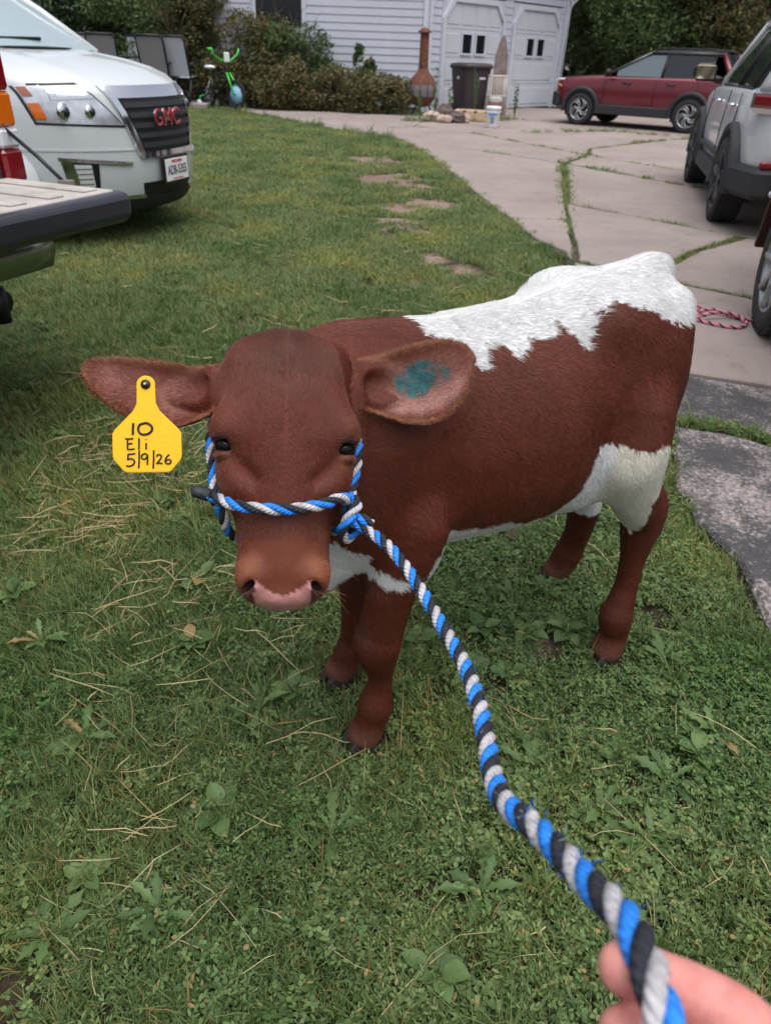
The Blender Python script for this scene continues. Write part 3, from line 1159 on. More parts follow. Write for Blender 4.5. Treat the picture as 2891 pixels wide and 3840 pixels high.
EARS = {'l': ear_frame(hf(.074, .088, -.058), hf(.272, .128, -.030), R(8)) + (EAR_L,),
        'r': ear_frame(hf(-.074, .088, -.058), hf(-.282, .086, -.034), R(16)) + (EAR_R,)}


def ear_sdf(F_, ear, k):
    base, U, Vv, W, prof = ear
    S = np.array(prof)
    L = S[-1, 0]
    pts = np.array([base + U * a + Vv * v + W * w for a in (0, L) for v in (-.08, .08) for w in (-.045, .03)])
    sl, X, Y, Z = F_.win(pts.min(0), pts.max(0), 0.01)
    X, Y, Z = X - base[0], Y - base[1], Z - base[2]
    u = X * U[0] + Y * U[1] + Z * U[2]
    v = X * Vv[0] + Y * Vv[1] + Z * Vv[2]
    w = X * W[0] + Y * W[1] + Z * W[2]
    uc = np.clip(u, 0, L)
    hw = np.interp(uc, S[:, 0], S[:, 1])
    vc = np.interp(uc, S[:, 0], S[:, 2])
    e = (v - vc) / np.maximum(hw, .004)
    bowl = np.interp(uc, [0, .04, .09, .15, L], [.020, .030, .024, .014, .002])
    w0 = -bowl * (1 - np.clip(np.abs(e), 0, 1.4) ** 2)
    th = 0.0047
    d = np.sqrt(np.maximum(np.abs(w - w0) - th * .4, 0) ** 2 + np.maximum((np.abs(v - vc) - hw) * .9, 0) ** 2 + np.maximum(np.maximum(u - L, -u), 0) ** 2) - th * .8
    F_.put(sl, d.astype(np.float32), k)


def build_calf_field(h=0.004):
    F_ = Field((-.47, .66, -.01), (.80, 1.80, 1.0), h)
    # trunk: (s, half width, top, bottom)
    F_.loft(BO, BB, BL, BZ, [(-.15, .050, .70, .50), (-.11, .095, .80, .435), (-.05, .122, .855, .405), (.02, .132, .876, .40), (.10, .145, .878, .428), (.20, .168, .873, .432),
                              (.30, .185, .876, .428), (.38, .187, .890, .430), (.46, .172, .906, .44), (.54, .150, .916, .50), (.61, .132, .925, .56), (.67, .108, .915, .63), (.71, .075, .87, .70)], 0, p=2.15, narrow=.30)
    ax = (BB, BL, BZ)
    for t in (-1, 1):
        F_.ell(bf(.015, .098 * t, .66), ax, (.085, .055, .16), .06)        # shoulder
        F_.ell(bf(.50, .088 * t, .852), ax, (.07, .046, .045), .07)       # hook bone
        F_.ell(bf(.675, .070 * t, .83), ax, (.035, .038, .05), .04)       # pin bone
        F_.ell(bf(.575, .105 * t, .70), ax, (.115, .062, .165), .05)      # haunch
    F_.ell(bf(.665, 0, .905), ax, (.05, .026, .030), .03)                 # tail head
    # tail hanging behind
    F_.chain([(bf(.68, 0, .90), .022), (bf(.725, -.005, .84), .019), (bf(.735, -.01, .72), .015), (bf(.735, -.012, .60), .014), (bf(.73, -.012, .52), .020), (bf(.725, -.012, .46), .008)], .012)
    # neck
    F_.chain([(bf(.02, .0, .735), .125), (bf(-.075, .028, .79), .098), (hf(0, .055, -.115), .082)], .06)
    F_.chain([(bf(-.02, .0, .60), .115), (bf(-.10, .04, .66), .085), (hf(0, -.03, -.13), .060)], .05)
    F_.ell(bf(-.10, .01, .475), ax, (.06, .060, .085), .05)               # brisket
    # left foreleg
    F_.chain([(bf(.06, .115, .56), .070), (bf(.045, .115, .50), .060), (bf(.024, .108, .435), .048), (bf(.012, .104, .37), .044), (bf(.002, .10, .315), .0445), (bf(-.005, .10, .285), .0465),
              (bf(-.001, .10, .245), .0365), (bf(.004, .10, .20), .0255), (bf(.003, .10, .16), .0255), (bf(-.004, .10, .115), .0355), (bf(-.010, .098, .085), .0325), (bf(-.018, .095, .05), .034), (bf(-.024, .092, .03), .036)], .03)
    # right foreleg, set back and bent under
    F_.chain([(bf(.05, -.10, .53), .066), (bf(.055, -.098, .44), .050), (bf(.056, -.09, .35), .040), (bf(.050, -.085, .285), .039), (bf(.045, -.083, .23), .031),
              (bf(.042, -.085, .17), .0265), (bf(.042, -.088, .125), .028), (bf(.036, -.09, .09), .033), (bf(.024, -.095, .05), .033), (bf(.016, -.10, .03), .035)], .03)
    # left hind leg
    F_.chain([(bf(.55, .125, .66), .085), (bf(.535, .150, .60), .075), (bf(.56, .150, .53), .062), (bf(.610, .140, .455), .052), (bf(.648, .134, .405), .046), (bf(.655, .132, .36), .041),
              (bf(.650, .138, .29), .0285), (bf(.645, .143, .22), .0265), (bf(.634, .148, .165), .032), (bf(.627, .15, .13), .0385), (bf(.634, .15, .085), .034), (bf(.630, .15, .05), .036), (bf(.626, .15, .03), .037)], .035)
    F_.chain([(bf(.66, .13, .47), .020), (bf(.688, .132, .425), .024), (bf(.675, .132, .37), .026)], .025)   # point of hock
    # right hind leg
    F_.chain([(bf(.58, -.11, .62), .080), (bf(.58, -.125, .54), .066), (bf(.65, -.110, .43), .056), (bf(.715, -.108, .33), .048), (bf(.74, -.112, .27), .043), (bf(.752, -.122, .19), .036),
              (bf(.754, -.135, .13), .035), (bf(.748, -.142, .085), .038), (bf(.738, -.15, .045), .036), (bf(.732, -.155, .03), .036)], .035)
    F_.chain([(bf(.745, -.115, .38), .02), (bf(.775, -.117, .325), .023), (bf(.765, -.12, .27), .024)], .02)
    # flank fold and sheath
    F_.ell(bf(.475, .10, .515), ax, (.06, .035, .05), .05)
    F_.ell(bf(.40, 0, .42), ax, (.06, .028, .022), .03)
    for t in (-1, 1):
        F_.ellcut(bf(.112, .178 * t, .58), ax, (.014, .022, .13), .035)       # crease behind the shoulder
        F_.ellcut(bf(.445, .205 * t, .70), ax, (.045, .024, .10), .06)        # hollow of the flank
        F_.ellcut(bf(.64, .205 * t, .62), (BB, BL, BZ), (.03, .03, .10), .05)
    # head: (y, half width, front, back)
    F_.loft(HO, HY, HX, HZ, [(-.228, .032, -.014, -.070), (-.218, .050, .002, -.085), (-.203, .0630, .016, -.098), (-.18, .0680, .026, -.108), (-.155, .0655, .030, -.112), (-.12, .0670, .034, -.128), (-.085, .0755, .038, -.150),
                              (-.05, .0850, .044, -.168), (-.01, .0920, .051, -.175), (.03, .0960, .055, -.172), (.07, .0960, .052, -.160), (.11, .0860, .040, -.135), (.14, .0680, .022, -.105), (.158, .050, .004, -.075), (.170, .028, -.015, -.05)], .03, p=2.3)
    hx = (HX, HY, HZ)
    for s in (-1, 1):
        F_.ell(hf(.075 * s, .020, .006), hx, (.027, .026, .028), .035)        # brow
        F_.ell(hf(.064 * s, -.045, -.012), hx, (.024, .034, .028), .035)       # cheek below the eye
        F_.ell(hf(.072 * s, -.02, -.10), hx, (.020, .05, .06), .04)           # jaw muscle
        F_.ell(hf(.044 * s, -.186, .012), hx, (.020, .026, .018), .018)       # nostril wing
        F_.ell(hf(.060 * s, .122, -.012), hx, (.020, .020, .020), .04)        # horn bud
    F_.ell(hf(0, -.211, -.012), hx, (.046, .018, .028), .016)                 # nose pad
    F_.ell(hf(0, -.21, -.085), hx, (.040, .022, .028), .015)                  # lower lip
    for s in (-1, 1):
        F_.ellcut(hf(.047 * s, -.199, .016), (HX * .75 + HY * .66 * s, HY * .75 - HX * .66 * s, HZ), (.0055, .015, .018), .007)
        F_.ellcut(hf(.0880 * s, -.006, .017), (HX, HY * .94 + HZ * .3, HZ * .94 - HY * .3), (.017, .0115, .020), .005)
        F_.ellcut(hf(.062 * s, -.040, .034), (HX * .6 - HY * .8 * s, HY * .6 + HX * .8 * s, HZ), (.008, .026, .007), .018)  # groove under the eye
    for s in (-1, 1):
        F_.ell(hf(.0835 * s, .0075, .011), (HX, HY, HZ), (.015, .0058, .0165), .004)    # upper eyelid
        F_.ell(hf(.0850 * s, -.0185, .009), (HX, HY, HZ), (.012, .0042, .0150), .005)   # lower eyelid
    F_.ellcut(hf(0, .13, .046), hx, (.006, .05, .014), .012)                  # furrow on the poll
    for s, ear in (('l', EARS['l']), ('r', EARS['r'])):
        sg = 1 if s == 'l' else -1
        base, U, Vv, W = ear[:4]
        F_.chain([(hf(.05 * sg, .080, -.068), .042), (base + U * .015 - W * .004, .038), (base + U * .045 - W * .012, .034), (base + U * .075 - W * .016, .024)], .025)
        ear_sdf(F_, ear, .010)
        F_.ellcut(base + U * .082 + W * .010, (U, Vv, W), (.05, .024, .020), .014)
    return F_


CV, CF = build_calf_field().mesh()
CV = relax(CV, CF, 3)
calf_mesh = bpy.data.meshes.new('calf_body')
calf_mesh.vertices.add(len(CV))
calf_mesh.vertices.foreach_set('co', CV.astype(np.float32).ravel())
calf_mesh.loops.add(CF.size)
calf_mesh.loops.foreach_set('vertex_index', CF.astype(np.int32).ravel())
calf_mesh.polygons.add(len(CF))
calf_mesh.polygons.foreach_set('loop_start', np.arange(0, CF.size, 4, dtype=np.int32))
calf_mesh.update(calc_edges=True)
calf_mesh.polygons.foreach_set('use_smooth', np.ones(len(CF), bool))
calf_mesh.validate()

# ------------------------------------------------------------------ calf: coat colours, hair, hooves, eyes
def in_poly(x, y, poly):
    c = np.zeros(len(x), bool)
    n = len(poly)
    for i in range(n):
        x0, y0 = poly[i]
        x1, y1 = poly[(i + 1) % n]
        if y0 == y1:
            continue
        c ^= ((y0 > y) != (y1 > y)) & (x < (x1 - x0) * (y - y0) / (y1 - y0) + x0)
    return c


def sstep(a, b, x):
    t = np.clip((x - a) / (b - a), 0, 1)
    return t * t * (3 - 2 * t)


def ear_uvw(P, ear):
    q = P - ear[0]
    return q @ ear[1], q @ ear[2], q @ ear[3]


DORSAL = np.array([(.085, .90), (.09, .880), (.115, .862), (.15, .836), (.185, .808), (.196, .812), (.209, .841), (.241, .843), (.258, .818), (.275, .832), (.303, .842), (.336, .840), (.36, .858), (.376, .848), (.384, .826), (.40, .822), (.413, .851),
                   (.427, .876), (.468, .896), (.485, .884), (.513, .879), (.544, .869), (.578, .850), (.618, .838), (.66, .832), (.72, .80)])
BELLY = np.array([(.05, .44), (.075, .52), (.12, .530), (.14, .518), (.2, .508), (.25, .512), (.3, .490), (.35, .496), (.375, .508), (.39, .535), (.41, .575), (.42, .617), (.428, .645), (.453, .640), (.5, .632), (.53, .640), (.56, .631), (.70, .642)])
CHEST = [(-.105, .565), (-.08, .54), (-.04, .522), (-.034, .49), (-.01, .475), (.02, .472), (.034, .462), (.02, .450), (-.01, .446), (-.03, .458), (-.035, .468), (-.08, .43), (-.16, .40), (-.2, .50), (-.14, .57)]


def coat_rgb(P):
    """colour of the coat at world points P"""
    q = P - BO
    s, t, z = q @ BB, q @ BL, P[:, 2].copy()
    h = P - HO
    hx, hy, hz = h @ HX, h @ HY, h @ HZ
    j1 = vnoise(P, 90, 1) + .6 * vnoise(P, 230, 2) - .8
    j2 = vnoise(P, 90, 3) + .6 * vnoise(P, 230, 4) - .8
    sj, zj = s + j1 * .012, z + j2 * .014
    head = ((hz > -.2) & (hy < .2) & (hy > -.25) & (np.abs(hx) < .12) & (s < -.1)) | ((s < -.12) & (z > .6))
    for e in EARS.values():
        u, v, w = ear_uvw(P, e)
        head |= (u > .02) & (u < .25) & (np.abs(v) < .09) & (np.abs(w) < .05)
    white = (sj > .088) & (zj > np.interp(sj, DORSAL[:, 0], DORSAL[:, 1]))
    white |= (s > .70) & (np.abs(t) < .035)
    low = zj < np.interp(sj, BELLY[:, 0], BELLY[:, 1])
    hind = s > .47
    lleg = hind & (t > .02)
    rleg = hind & (t < -.04)
    keep = ~hind | (hind & ~lleg & ~rleg)
    keep |= lleg & (zj > .372) & (sj < np.interp(z, [.35, .407, .489, .521, .56, .64], [.618, .604, .577, .588, .645, .85]))
    keep |= rleg & (zj > .262)
    front_leg = (s < .075) & (z < .46)
    white |= low & keep & (s > .05) & ~front_leg
    elbow = (t > .04) & (sj > .064 + np.clip(z - .50, -.2, .2) * .35) & (s < .13) & (zj < .535) & (z > .43)
    white |= elbow
    ch = in_poly(sj, zj, CHEST)
    white |= ch & ((s < -.03) | (t > .05))
    white &= ~head
    # browns
    base = np.tile(np.array([.100, .0220, .0110]), (len(P), 1))
    n = vnoise(P, 9, 5)
    n2 = vnoise(P, 40, 6)
    base *= (.80 + .28 * n + .14 * n2)[:, None]
    gold = np.array([.23, .085, .036])
    dark = np.array([.028, .011, .009])
    m = head & (np.abs(hx) < .13)
    # darker cap of the head, lighter muzzle sides
    f = (m & (hz > -.12)) * sstep(.02, .11, hy) * sstep(.085, .015, np.abs(hx)) * .55
    base = base * (1 - f[:, None]) + np.array([.055, .018, .011]) * f[:, None]
    f = m * sstep(-.10, -.17, hy) * .36 * (.6 + .6 * n2)
    base = base * (1 - f[:, None]) + np.array([.20, .060, .028]) * f[:, None]
    f = m * np.exp(-(((np.abs(hx) - .047) / .016) ** 2 + ((hy + .172) / .016) ** 2)) * .55
    base = base * (1 - f[:, None]) + gold * f[:, None]
    # pale rims of the eyes and tear line
    f = m * np.exp(-(((np.abs(hx) - .084) / .016) ** 2 + ((hy + .022) / .012) ** 2)) * .45 + m * np.exp(-(((np.abs(hx) - .083) / .014) ** 2 + ((hy - .022) / .012) ** 2)) * .12
    f = np.clip(f, 0, 1)
    base = base * (1 - f[:, None]) + np.array([.24, .095, .05]) * f[:, None]
    f = m * np.exp(-(((np.abs(hx) - .083) / .013) ** 2 + ((hy + .006) / .011) ** 2)) * (hz > -.03) * .9
    base = base * (1 - f[:, None]) + np.array([.03, .014, .012]) * f[:, None]
    # nose pad and the dark corners of the nostrils
    nr = np.maximum(np.abs(hx) - .005, 0)
    pad = m & (hz > -.055) & (hy < -.209 + (hx / .037) ** 2 * .023) & (np.abs(hx) < .038)
    f = m * sstep(.018, .0, np.sqrt(((np.abs(hx) - .050) / 1.0) ** 2 + ((hy + .212) / 1.0) ** 2)) * .85
    base = base * (1 - f[:, None]) + np.array([.05, .022, .022]) * f[:, None]
    mott = vnoise(P, 260, 8) * .5 + vnoise(P, 90, 9) * .5
    pk = np.array([.46, .215, .20]) * (.62 + .66 * mott)[:, None]
    base = np.where(pad[:, None], pk, base)
    hole = m & (np.sqrt(((np.abs(hx) - .044) / .0075) ** 2 + ((hy + .199) / .012) ** 2) < 1) & (hz < .024)
    base = np.where(hole[:, None], np.array([.05, .016, .016]), base)
    # ears
    for nm, e in EARS.items():
        u, v, w = ear_uvw(P, e)
        S = np.array(e[4])
        inb = (u > .03) & (u < S[-1, 0] + .01) & (np.abs(w) < .05) & (np.abs(v) < .085)
        uc = np.clip(u, 0, S[-1, 0])
        hw, vc = np.interp(uc, S[:, 0], S[:, 1]), np.interp(uc, S[:, 0], S[:, 2])
        bowl = np.interp(uc, [0, .04, .09, .15, S[-1, 0]], [.020, .030, .024, .014, .002])
        ee = np.abs(v - vc) / np.maximum(hw, .004)
        w0 = -bowl * (1 - np.clip(ee, 0, 1.4) ** 2)
        inb &= (ee < 1.22) & (np.abs(w - w0) < .017)
        inside = inb & (w > -bowl * (1 - np.clip(ee, 0, 1.4) ** 2))
        edge = np.maximum(sstep(.78, 1.0, ee), sstep(S[-1, 0] - .016, S[-1, 0], u)) * inb
        f = edge * .35
        base = base * (1 - f[:, None]) + np.array([.27, .125, .055]) * f[:, None]
        skin = inside * sstep(.95, .55, ee) * sstep(.055, .09, u) * sstep(S[-1, 0], S[-1, 0] - .035, u)
        if nm == 'l':
            f = skin * (.15 + .55 * sstep(.2, -.6, (v - vc) / np.maximum(hw, .01)))
            base = base * (1 - f[:, None]) + np.array([.36, .19, .16]) * f[:, None]
            blob = np.exp(-(((u - .124 + .02 * (vnoise(P, 30, 14) - .5)) / .042) ** 2 + ((v - vc - .012) / .026) ** 2)) * (.55 + .9 * vnoise(P, 45, 15))
            ink = skin * sstep(.25, .45, blob) * sstep(.30, .55, vnoise(P, 55, 11) * .55 + vnoise(P, 140, 12) * .45)
            tcol = np.array([.004, .085, .095]) * (.5 + 1.0 * vnoise(P, 120, 13))[:, None]
            base = base * (1 - ink[:, None] * .92) + tcol * (ink * .92)[:, None]
        else:
            f = skin * (.18 + .35 * n2)
            base = base * (1 - f[:, None]) + np.array([.30, .13, .10]) * f[:, None]
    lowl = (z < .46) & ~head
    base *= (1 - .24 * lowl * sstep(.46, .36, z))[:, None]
    # pasterns: skin shows through above the hooves
    leg = (z < .085) & (s > -.1)
    f = leg * sstep(.085, .045, z) * .35
    base = base * (1 - f[:, None]) + np.array([.20, .095, .075]) * f[:, None]
    wcol = np.array([.66, .665, .675]) * (.93 + .1 * n2)[:, None]
    wcol = np.where((lleg & (z > .40) & (z < .66))[:, None], np.array([.64, .62, .54]) * (.94 + .1 * n2)[:, None], wcol)
    base = np.where(white[:, None], wcol, base)
    return np.clip(base, 0, 1), white, head, pad


calf = empty('calf', (0, 0, 0), 0, 'red-brown calf with a white back facing the camera in a rope halter', 'calf')
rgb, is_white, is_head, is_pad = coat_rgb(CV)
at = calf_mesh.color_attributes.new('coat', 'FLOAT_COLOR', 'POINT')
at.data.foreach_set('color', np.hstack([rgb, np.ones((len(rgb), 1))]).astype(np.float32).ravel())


def attr_mat(name, attr, rough, spec, sheen=0.0, wet=None):
    m = bpy.data.materials.new(name)
    m.use_nodes = True
    nt = m.node_tree
    p = nt.nodes["Principled BSDF"]
    a = nt.nodes.new("ShaderNodeAttribute")
    a.attribute_name = attr
    nt.links.new(a.outputs["Color"], p.inputs["Base Color"])
    p.inputs["Roughness"].default_value = rough
    p.inputs["Specular IOR Level"].default_value = spec
    p.inputs["Sheen Weight"].default_value = sheen
    tc = nt.nodes.new("ShaderNodeTexCoord")
    n2 = nt.nodes.new("ShaderNodeTexNoise")
    n2.inputs["Scale"].default_value = 260
    nt.links.new(tc.outputs["Object"], n2.inputs["Vector"])
    bp = nt.nodes.new("ShaderNodeBump")
    bp.inputs["Strength"].default_value = 0.12
    bp.inputs["Distance"].default_value = 0.002
    nt.links.new(n2.outputs[0], bp.inputs["Height"])
    nt.links.new(bp.outputs[0], p.inputs["Normal"])
    MATS[name] = m
    return m


attr_mat('calf_skin', 'coat', .62, .25)
attr_mat('calf_hair', 'hcol', .40, .50)
attr_mat('calf_nose', 'coat', .30, .55)
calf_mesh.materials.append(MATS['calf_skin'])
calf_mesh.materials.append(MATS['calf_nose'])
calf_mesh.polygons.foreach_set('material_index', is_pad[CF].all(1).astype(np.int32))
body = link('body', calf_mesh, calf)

# hair
NH = 420000
Q = CV[CF]
fc = Q.mean(1)
fn = np.cross(Q[:, 2] - Q[:, 0], Q[:, 3] - Q[:, 1])
area = np.linalg.norm(fn, axis=1)
fn = fn / np.maximum(area, 1e-12)[:, None]
# smooth normals per vertex
vn = np.zeros_like(CV)
for k in range(4):
    for c in range(3):
        vn[:, c] += np.bincount(CF[:, k], fn[:, c] * area, minlength=len(CV))
vn /= np.maximum(np.linalg.norm(vn, axis=1), 1e-12)[:, None]
wgt = area.copy()
hd = is_head[CF[:, 0]]
wgt[hd] *= 2.6
wgt[is_pad[CF[:, 0]]] = 0
wgt[(fc[:, 2] < .03)] = 0
pick = rng.choice(len(CF), NH, p=wgt / wgt.sum())
u, v = rng.random(NH), rng.random(NH)
w4 = np.stack([(1 - u) * (1 - v), u * (1 - v), u * v, (1 - u) * v], 1)
root = (Q[pick] * w4[:, :, None]).sum(1)
nrm = (vn[CF[pick]] * w4[:, :, None]).sum(1)
nrm /= np.linalg.norm(nrm, axis=1)[:, None]
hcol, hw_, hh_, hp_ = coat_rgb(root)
hq = root - HO
hx, hy, hz = hq @ HX, hq @ HY, hq @ HZ
sq = root - BO
ss, tt, zz = sq @ BB, sq @ BL, root[:, 2]
flow = BB[None] * .55 - BZ[None] * (.45 + .5 * sstep(.75, .55, zz))[:, None] + np.zeros((NH, 1))
flow[zz < .42] = -BZ + BB * .1
flow = np.where(((zz > .86) & (ss > -.05))[:, None], BB * 1.0 + BL * (np.sign(tt) * .5)[:, None] - BZ * .1, flow)
up = np.clip((hy - .005) / .03, -1, 1)
rad = HX[None] * (hx * 7)[:, None]
face = HY[None] * up[:, None] + rad * np.exp(-np.abs(hy) / .06)[:, None] + HX[None] * (np.sign(hx) * .25)[:, None]
flow = np.where(hh_[:, None], face, flow)
ln = np.where(hh_, .0070, .0105) * (.7 + .6 * rng.random(NH))
ln = np.where(hw_ & (zz > .80), .013 * (.7 + .6 * rng.random(NH)), ln)
ln = np.where((zz < .40) & ~hh_, .0085, ln)
ln = np.where(hh_ & (hy < -.13), .0040, ln)
ln = np.where(hh_ & (hy > .085) & (np.abs(hx) < .07), .0125, ln)
lift = np.full(NH, .22)
for nm, e in EARS.items():
    uu, vv, ww = ear_uvw(root, e)
    S = np.array(e[4])
    inb = (uu > .035) & (uu < .23) & (np.abs(ww) < .05) & (np.abs(vv) < .085)
    hwv, vcv = np.interp(uu, S[:, 0], S[:, 1]), np.interp(uu, S[:, 0], S[:, 2])
    ee = (vv - vcv) / np.maximum(hwv, .004)
    fl = e[1][None] * 1.0 + e[2][None] * (np.clip(ee, -1, 1) * .9)[:, None]
    flow = np.where(inb[:, None], fl, flow)
    ln = np.where(inb, np.where(np.abs(ee) > .8, .0075, .0060), ln)
    lift = np.where(inb, .25, lift)
jit = rng.normal(0, .13, (NH, 3)) + (np.stack([vnoise(root, 28, 21), vnoise(root, 28, 22), vnoise(root, 28, 23)], 1) - .5) * .75
flow = flow / np.maximum(np.linalg.norm(flow, axis=1), 1e-6)[:, None] + jit
tan = flow - nrm * (flow * nrm).sum(1)[:, None]
tan /= np.maximum(np.linalg.norm(tan, axis=1), 1e-6)[:, None]
lift = lift * (.5 + rng.random(NH))
tuft = hw_ & (zz > .86) & (ss > .17) & (ss < .30)
lift = np.where(tuft, .9, lift)
d1 = tan + nrm * lift[:, None]
d1 /= np.linalg.norm(d1, axis=1)[:, None]
d2 = tan + nrm * (lift * .15)[:, None]
d2 /= np.linalg.norm(d2, axis=1)[:, None]
p0 = root - nrm * .0004
p1 = p0 + d1 * (ln * .5)[:, None]
p2 = p1 + d2 * (ln * .5)[:, None]
pts = np.stack([p0, p1, p2], 1).reshape(-1, 3)
hc = bpy.data.hair_curves.new('coat_hair')
hc.add_curves([3] * NH)
hc.attributes['position'].data.foreach_set('vector', pts.astype(np.float32).ravel()) if 'position' in hc.attributes else None
rd = np.tile(np.array([.00024, .00020, .00004]), NH)
ra = hc.attributes.get('radius') or hc.attributes.new('radius', 'FLOAT', 'POINT')
ra.data.foreach_set('value', rd.astype(np.float32))
ca = hc.attributes.new('hcol', 'FLOAT_COLOR', 'CURVE')
clump = vnoise(root * np.array([1, 1, .6]), 70, 31) * .6 + vnoise(root, 190, 32) * .4
bri = (.52 + .50 * rng.random(NH) + .70 * clump)[:, None]
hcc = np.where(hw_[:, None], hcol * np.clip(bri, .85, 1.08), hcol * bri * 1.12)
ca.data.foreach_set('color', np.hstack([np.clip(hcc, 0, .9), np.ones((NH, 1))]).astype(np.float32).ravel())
hc.materials.append(MATS['calf_hair'])
hair = link('hair_coat', hc, calf, kind='stuff')

# hooves: two claws each, dark horn
mat('hoof_horn', lin(46, 40, 42), .45, noise=.5, nscale=60, bump=.3, bscale=120)
mat('dew_claw', lin(60, 46, 42), .5)
for (s0, t0, k) in ((-.028, .092, .9), (.012, -.100, .9), (.624, .150, .92), (.728, -.156, .9)):
    for sd in (-1, 1):
        mb = MB()
        rows = []
        for (h_, fr, bk, wd) in ((0, .052, -.030, .0195), (.012, .048, -.031, .0195), (.028, .036, -.030, .018), (.044, .022, -.028, .016), (.050, .012, -.022, .010)):
            r_ = []
            for a in range(15):
                an = 2 * math.pi * a / 14
                ca_, sa_ = math.cos(an), math.sin(an)
                along = fr * ca_ if ca_ > 0 else -bk * ca_
                side = wd * sa_ * (1 - .35 * max(ca_, 0) ** 2)
                r_.append(bf(s0 - along * k, t0 + sd * (.0195 - .002 * (ca_ > 0)) * k + side * k * .92, h_ * k + .001))
            rows.append(r_)
        mb.grid(rows, 'hoof_horn')
        mb.build('hoof', calf)
# eyes
mat('eye_ball', (.004, .003, .003), .16, spec=.25)
for sd in (-1, 1):
    MB().sphere(hf(.0800 * sd, -.006, .0025), (.0170, .0145, .0190), 'eye_ball', 24, 16, rot=Matrix((tuple(HX), tuple(HY), tuple(HZ))).transposed()).build('eye', calf)
    lash = MB()
    for k in range(16):
        f = k / 15
        a = hf((.086 + .010 * f) * sd, .0075 + .002 * math.sin(f * 3), .018 - .030 * f)
        b_ = a + (HX * sd * .55 + HZ * .5 * (1 - f) - HY * .25) * .016
        lash.tube([a, (a + b_) / 2 + HY * .001, b_], [.0005, .0004, .0001], 'eye_ball', 4)
    lash.build('eyelash', calf)
wk = MB()
for sd in (-1, 1):
    for k in range(11):
        a = hf((.040 + .026 * rng.random()) * sd, -.205 + .045 * rng.random(), .016 * rng.random())
        d = HX * sd * rng.uniform(.5, 1) + HZ * rng.uniform(.1, .7) - HY * rng.uniform(-.1, .7)
        d /= np.linalg.norm(d)
        L = rng.uniform(.02, .045)
        wk.tube([a, a + d * L * .5, a + d * L - HY * .006], [.00025, .0002, .00008], 'whisker', 4)
mat('whisker', lin(150, 120, 100), .5)
wk.build('whiskers', calf, kind='stuff')
tf = MB()
mat('tassel', lin(206, 196, 170), .7)
for k in range(60):
    a = bf(.40 + rng.normal(0, .006), rng.normal(0, .005), .405)
    tf.tube([a, a + np.array([rng.normal(0, .004), rng.normal(0, .004), -.03]), a + np.array([rng.normal(0, .010), rng.normal(0, .010), -.065])], [.0006, .0005, .0002], 'tassel', 4)
tf.build('belly_tassel', calf, kind='stuff')

# ------------------------------------------------------------------ rope halter and lead, ear tag
def rope_mat(name, col):
    m = mat(name, col, .75, noise=.30, nscale=90, spec=.25)
    nt = m.node_tree
    p = nt.nodes["Principled BSDF"]
    tc = nt.nodes.new("ShaderNodeUVMap")
    wv = nt.nodes.new("ShaderNodeTexWave")
    wv.inputs["Scale"].default_value = 1.0
    wv.inputs["Distortion"].default_value = 1.2
    wv.inputs["Detail"].default_value = 2
    wv.inputs["Detail Scale"].default_value = 4
    nt.links.new(tc.outputs[0], wv.inputs["Vector"])
    bp = nt.nodes.new("ShaderNodeBump")
    bp.inputs["Strength"].default_value = .9
    bp.inputs["Distance"].default_value = .0012
    nt.links.new(wv.outputs["Fac"], bp.inputs["Height"])
    nt.links.new(bp.outputs[0], p.inputs["Normal"])
    return m


rope_mat('rope_blue', lin(44, 128, 224))
rope_mat('rope_grey', lin(182, 180, 184))
rope_mat('rope_black', lin(44, 46, 54))


def strand_mesh(name, pts, mname, r, n=10):
    """tube with a UV that runs diagonally, so that the yarns lie across the strand"""
    mb = MB()
    mb.tube(pts, r, mname, n)
    me = mb.mesh(name, fix=False)
    L = 0.0
    ln = [0.0]
    for i in range(1, len(pts)):
        L += float(np.linalg.norm(np.array(pts[i]) - np.array(pts[i - 1])))
        ln.append(L)
    uv = me.uv_layers.new(name='UVMap')
    k = len(pts)
    dat = np.zeros((len(me.loops), 2), np.float32)
    vi = np.zeros(len(me.loops), np.int32)
    me.loops.foreach_get('vertex_index', vi)
    ring, col = vi // n, vi % n
    # unwrap the seam
    first = {}
    for poly in me.polygons:
        cs = [col[li] for li in poly.loop_indices]
        wrap = max(cs) - min(cs) > n / 2
        for li in poly.loop_indices:
            c = col[li] + (n if wrap and col[li] < n / 2 else 0)
            dat[li] = (ln[ring[li]] * 60 + c / n * 1.2, 0)
    uv.data.foreach_set('uv', dat.ravel())
    return me


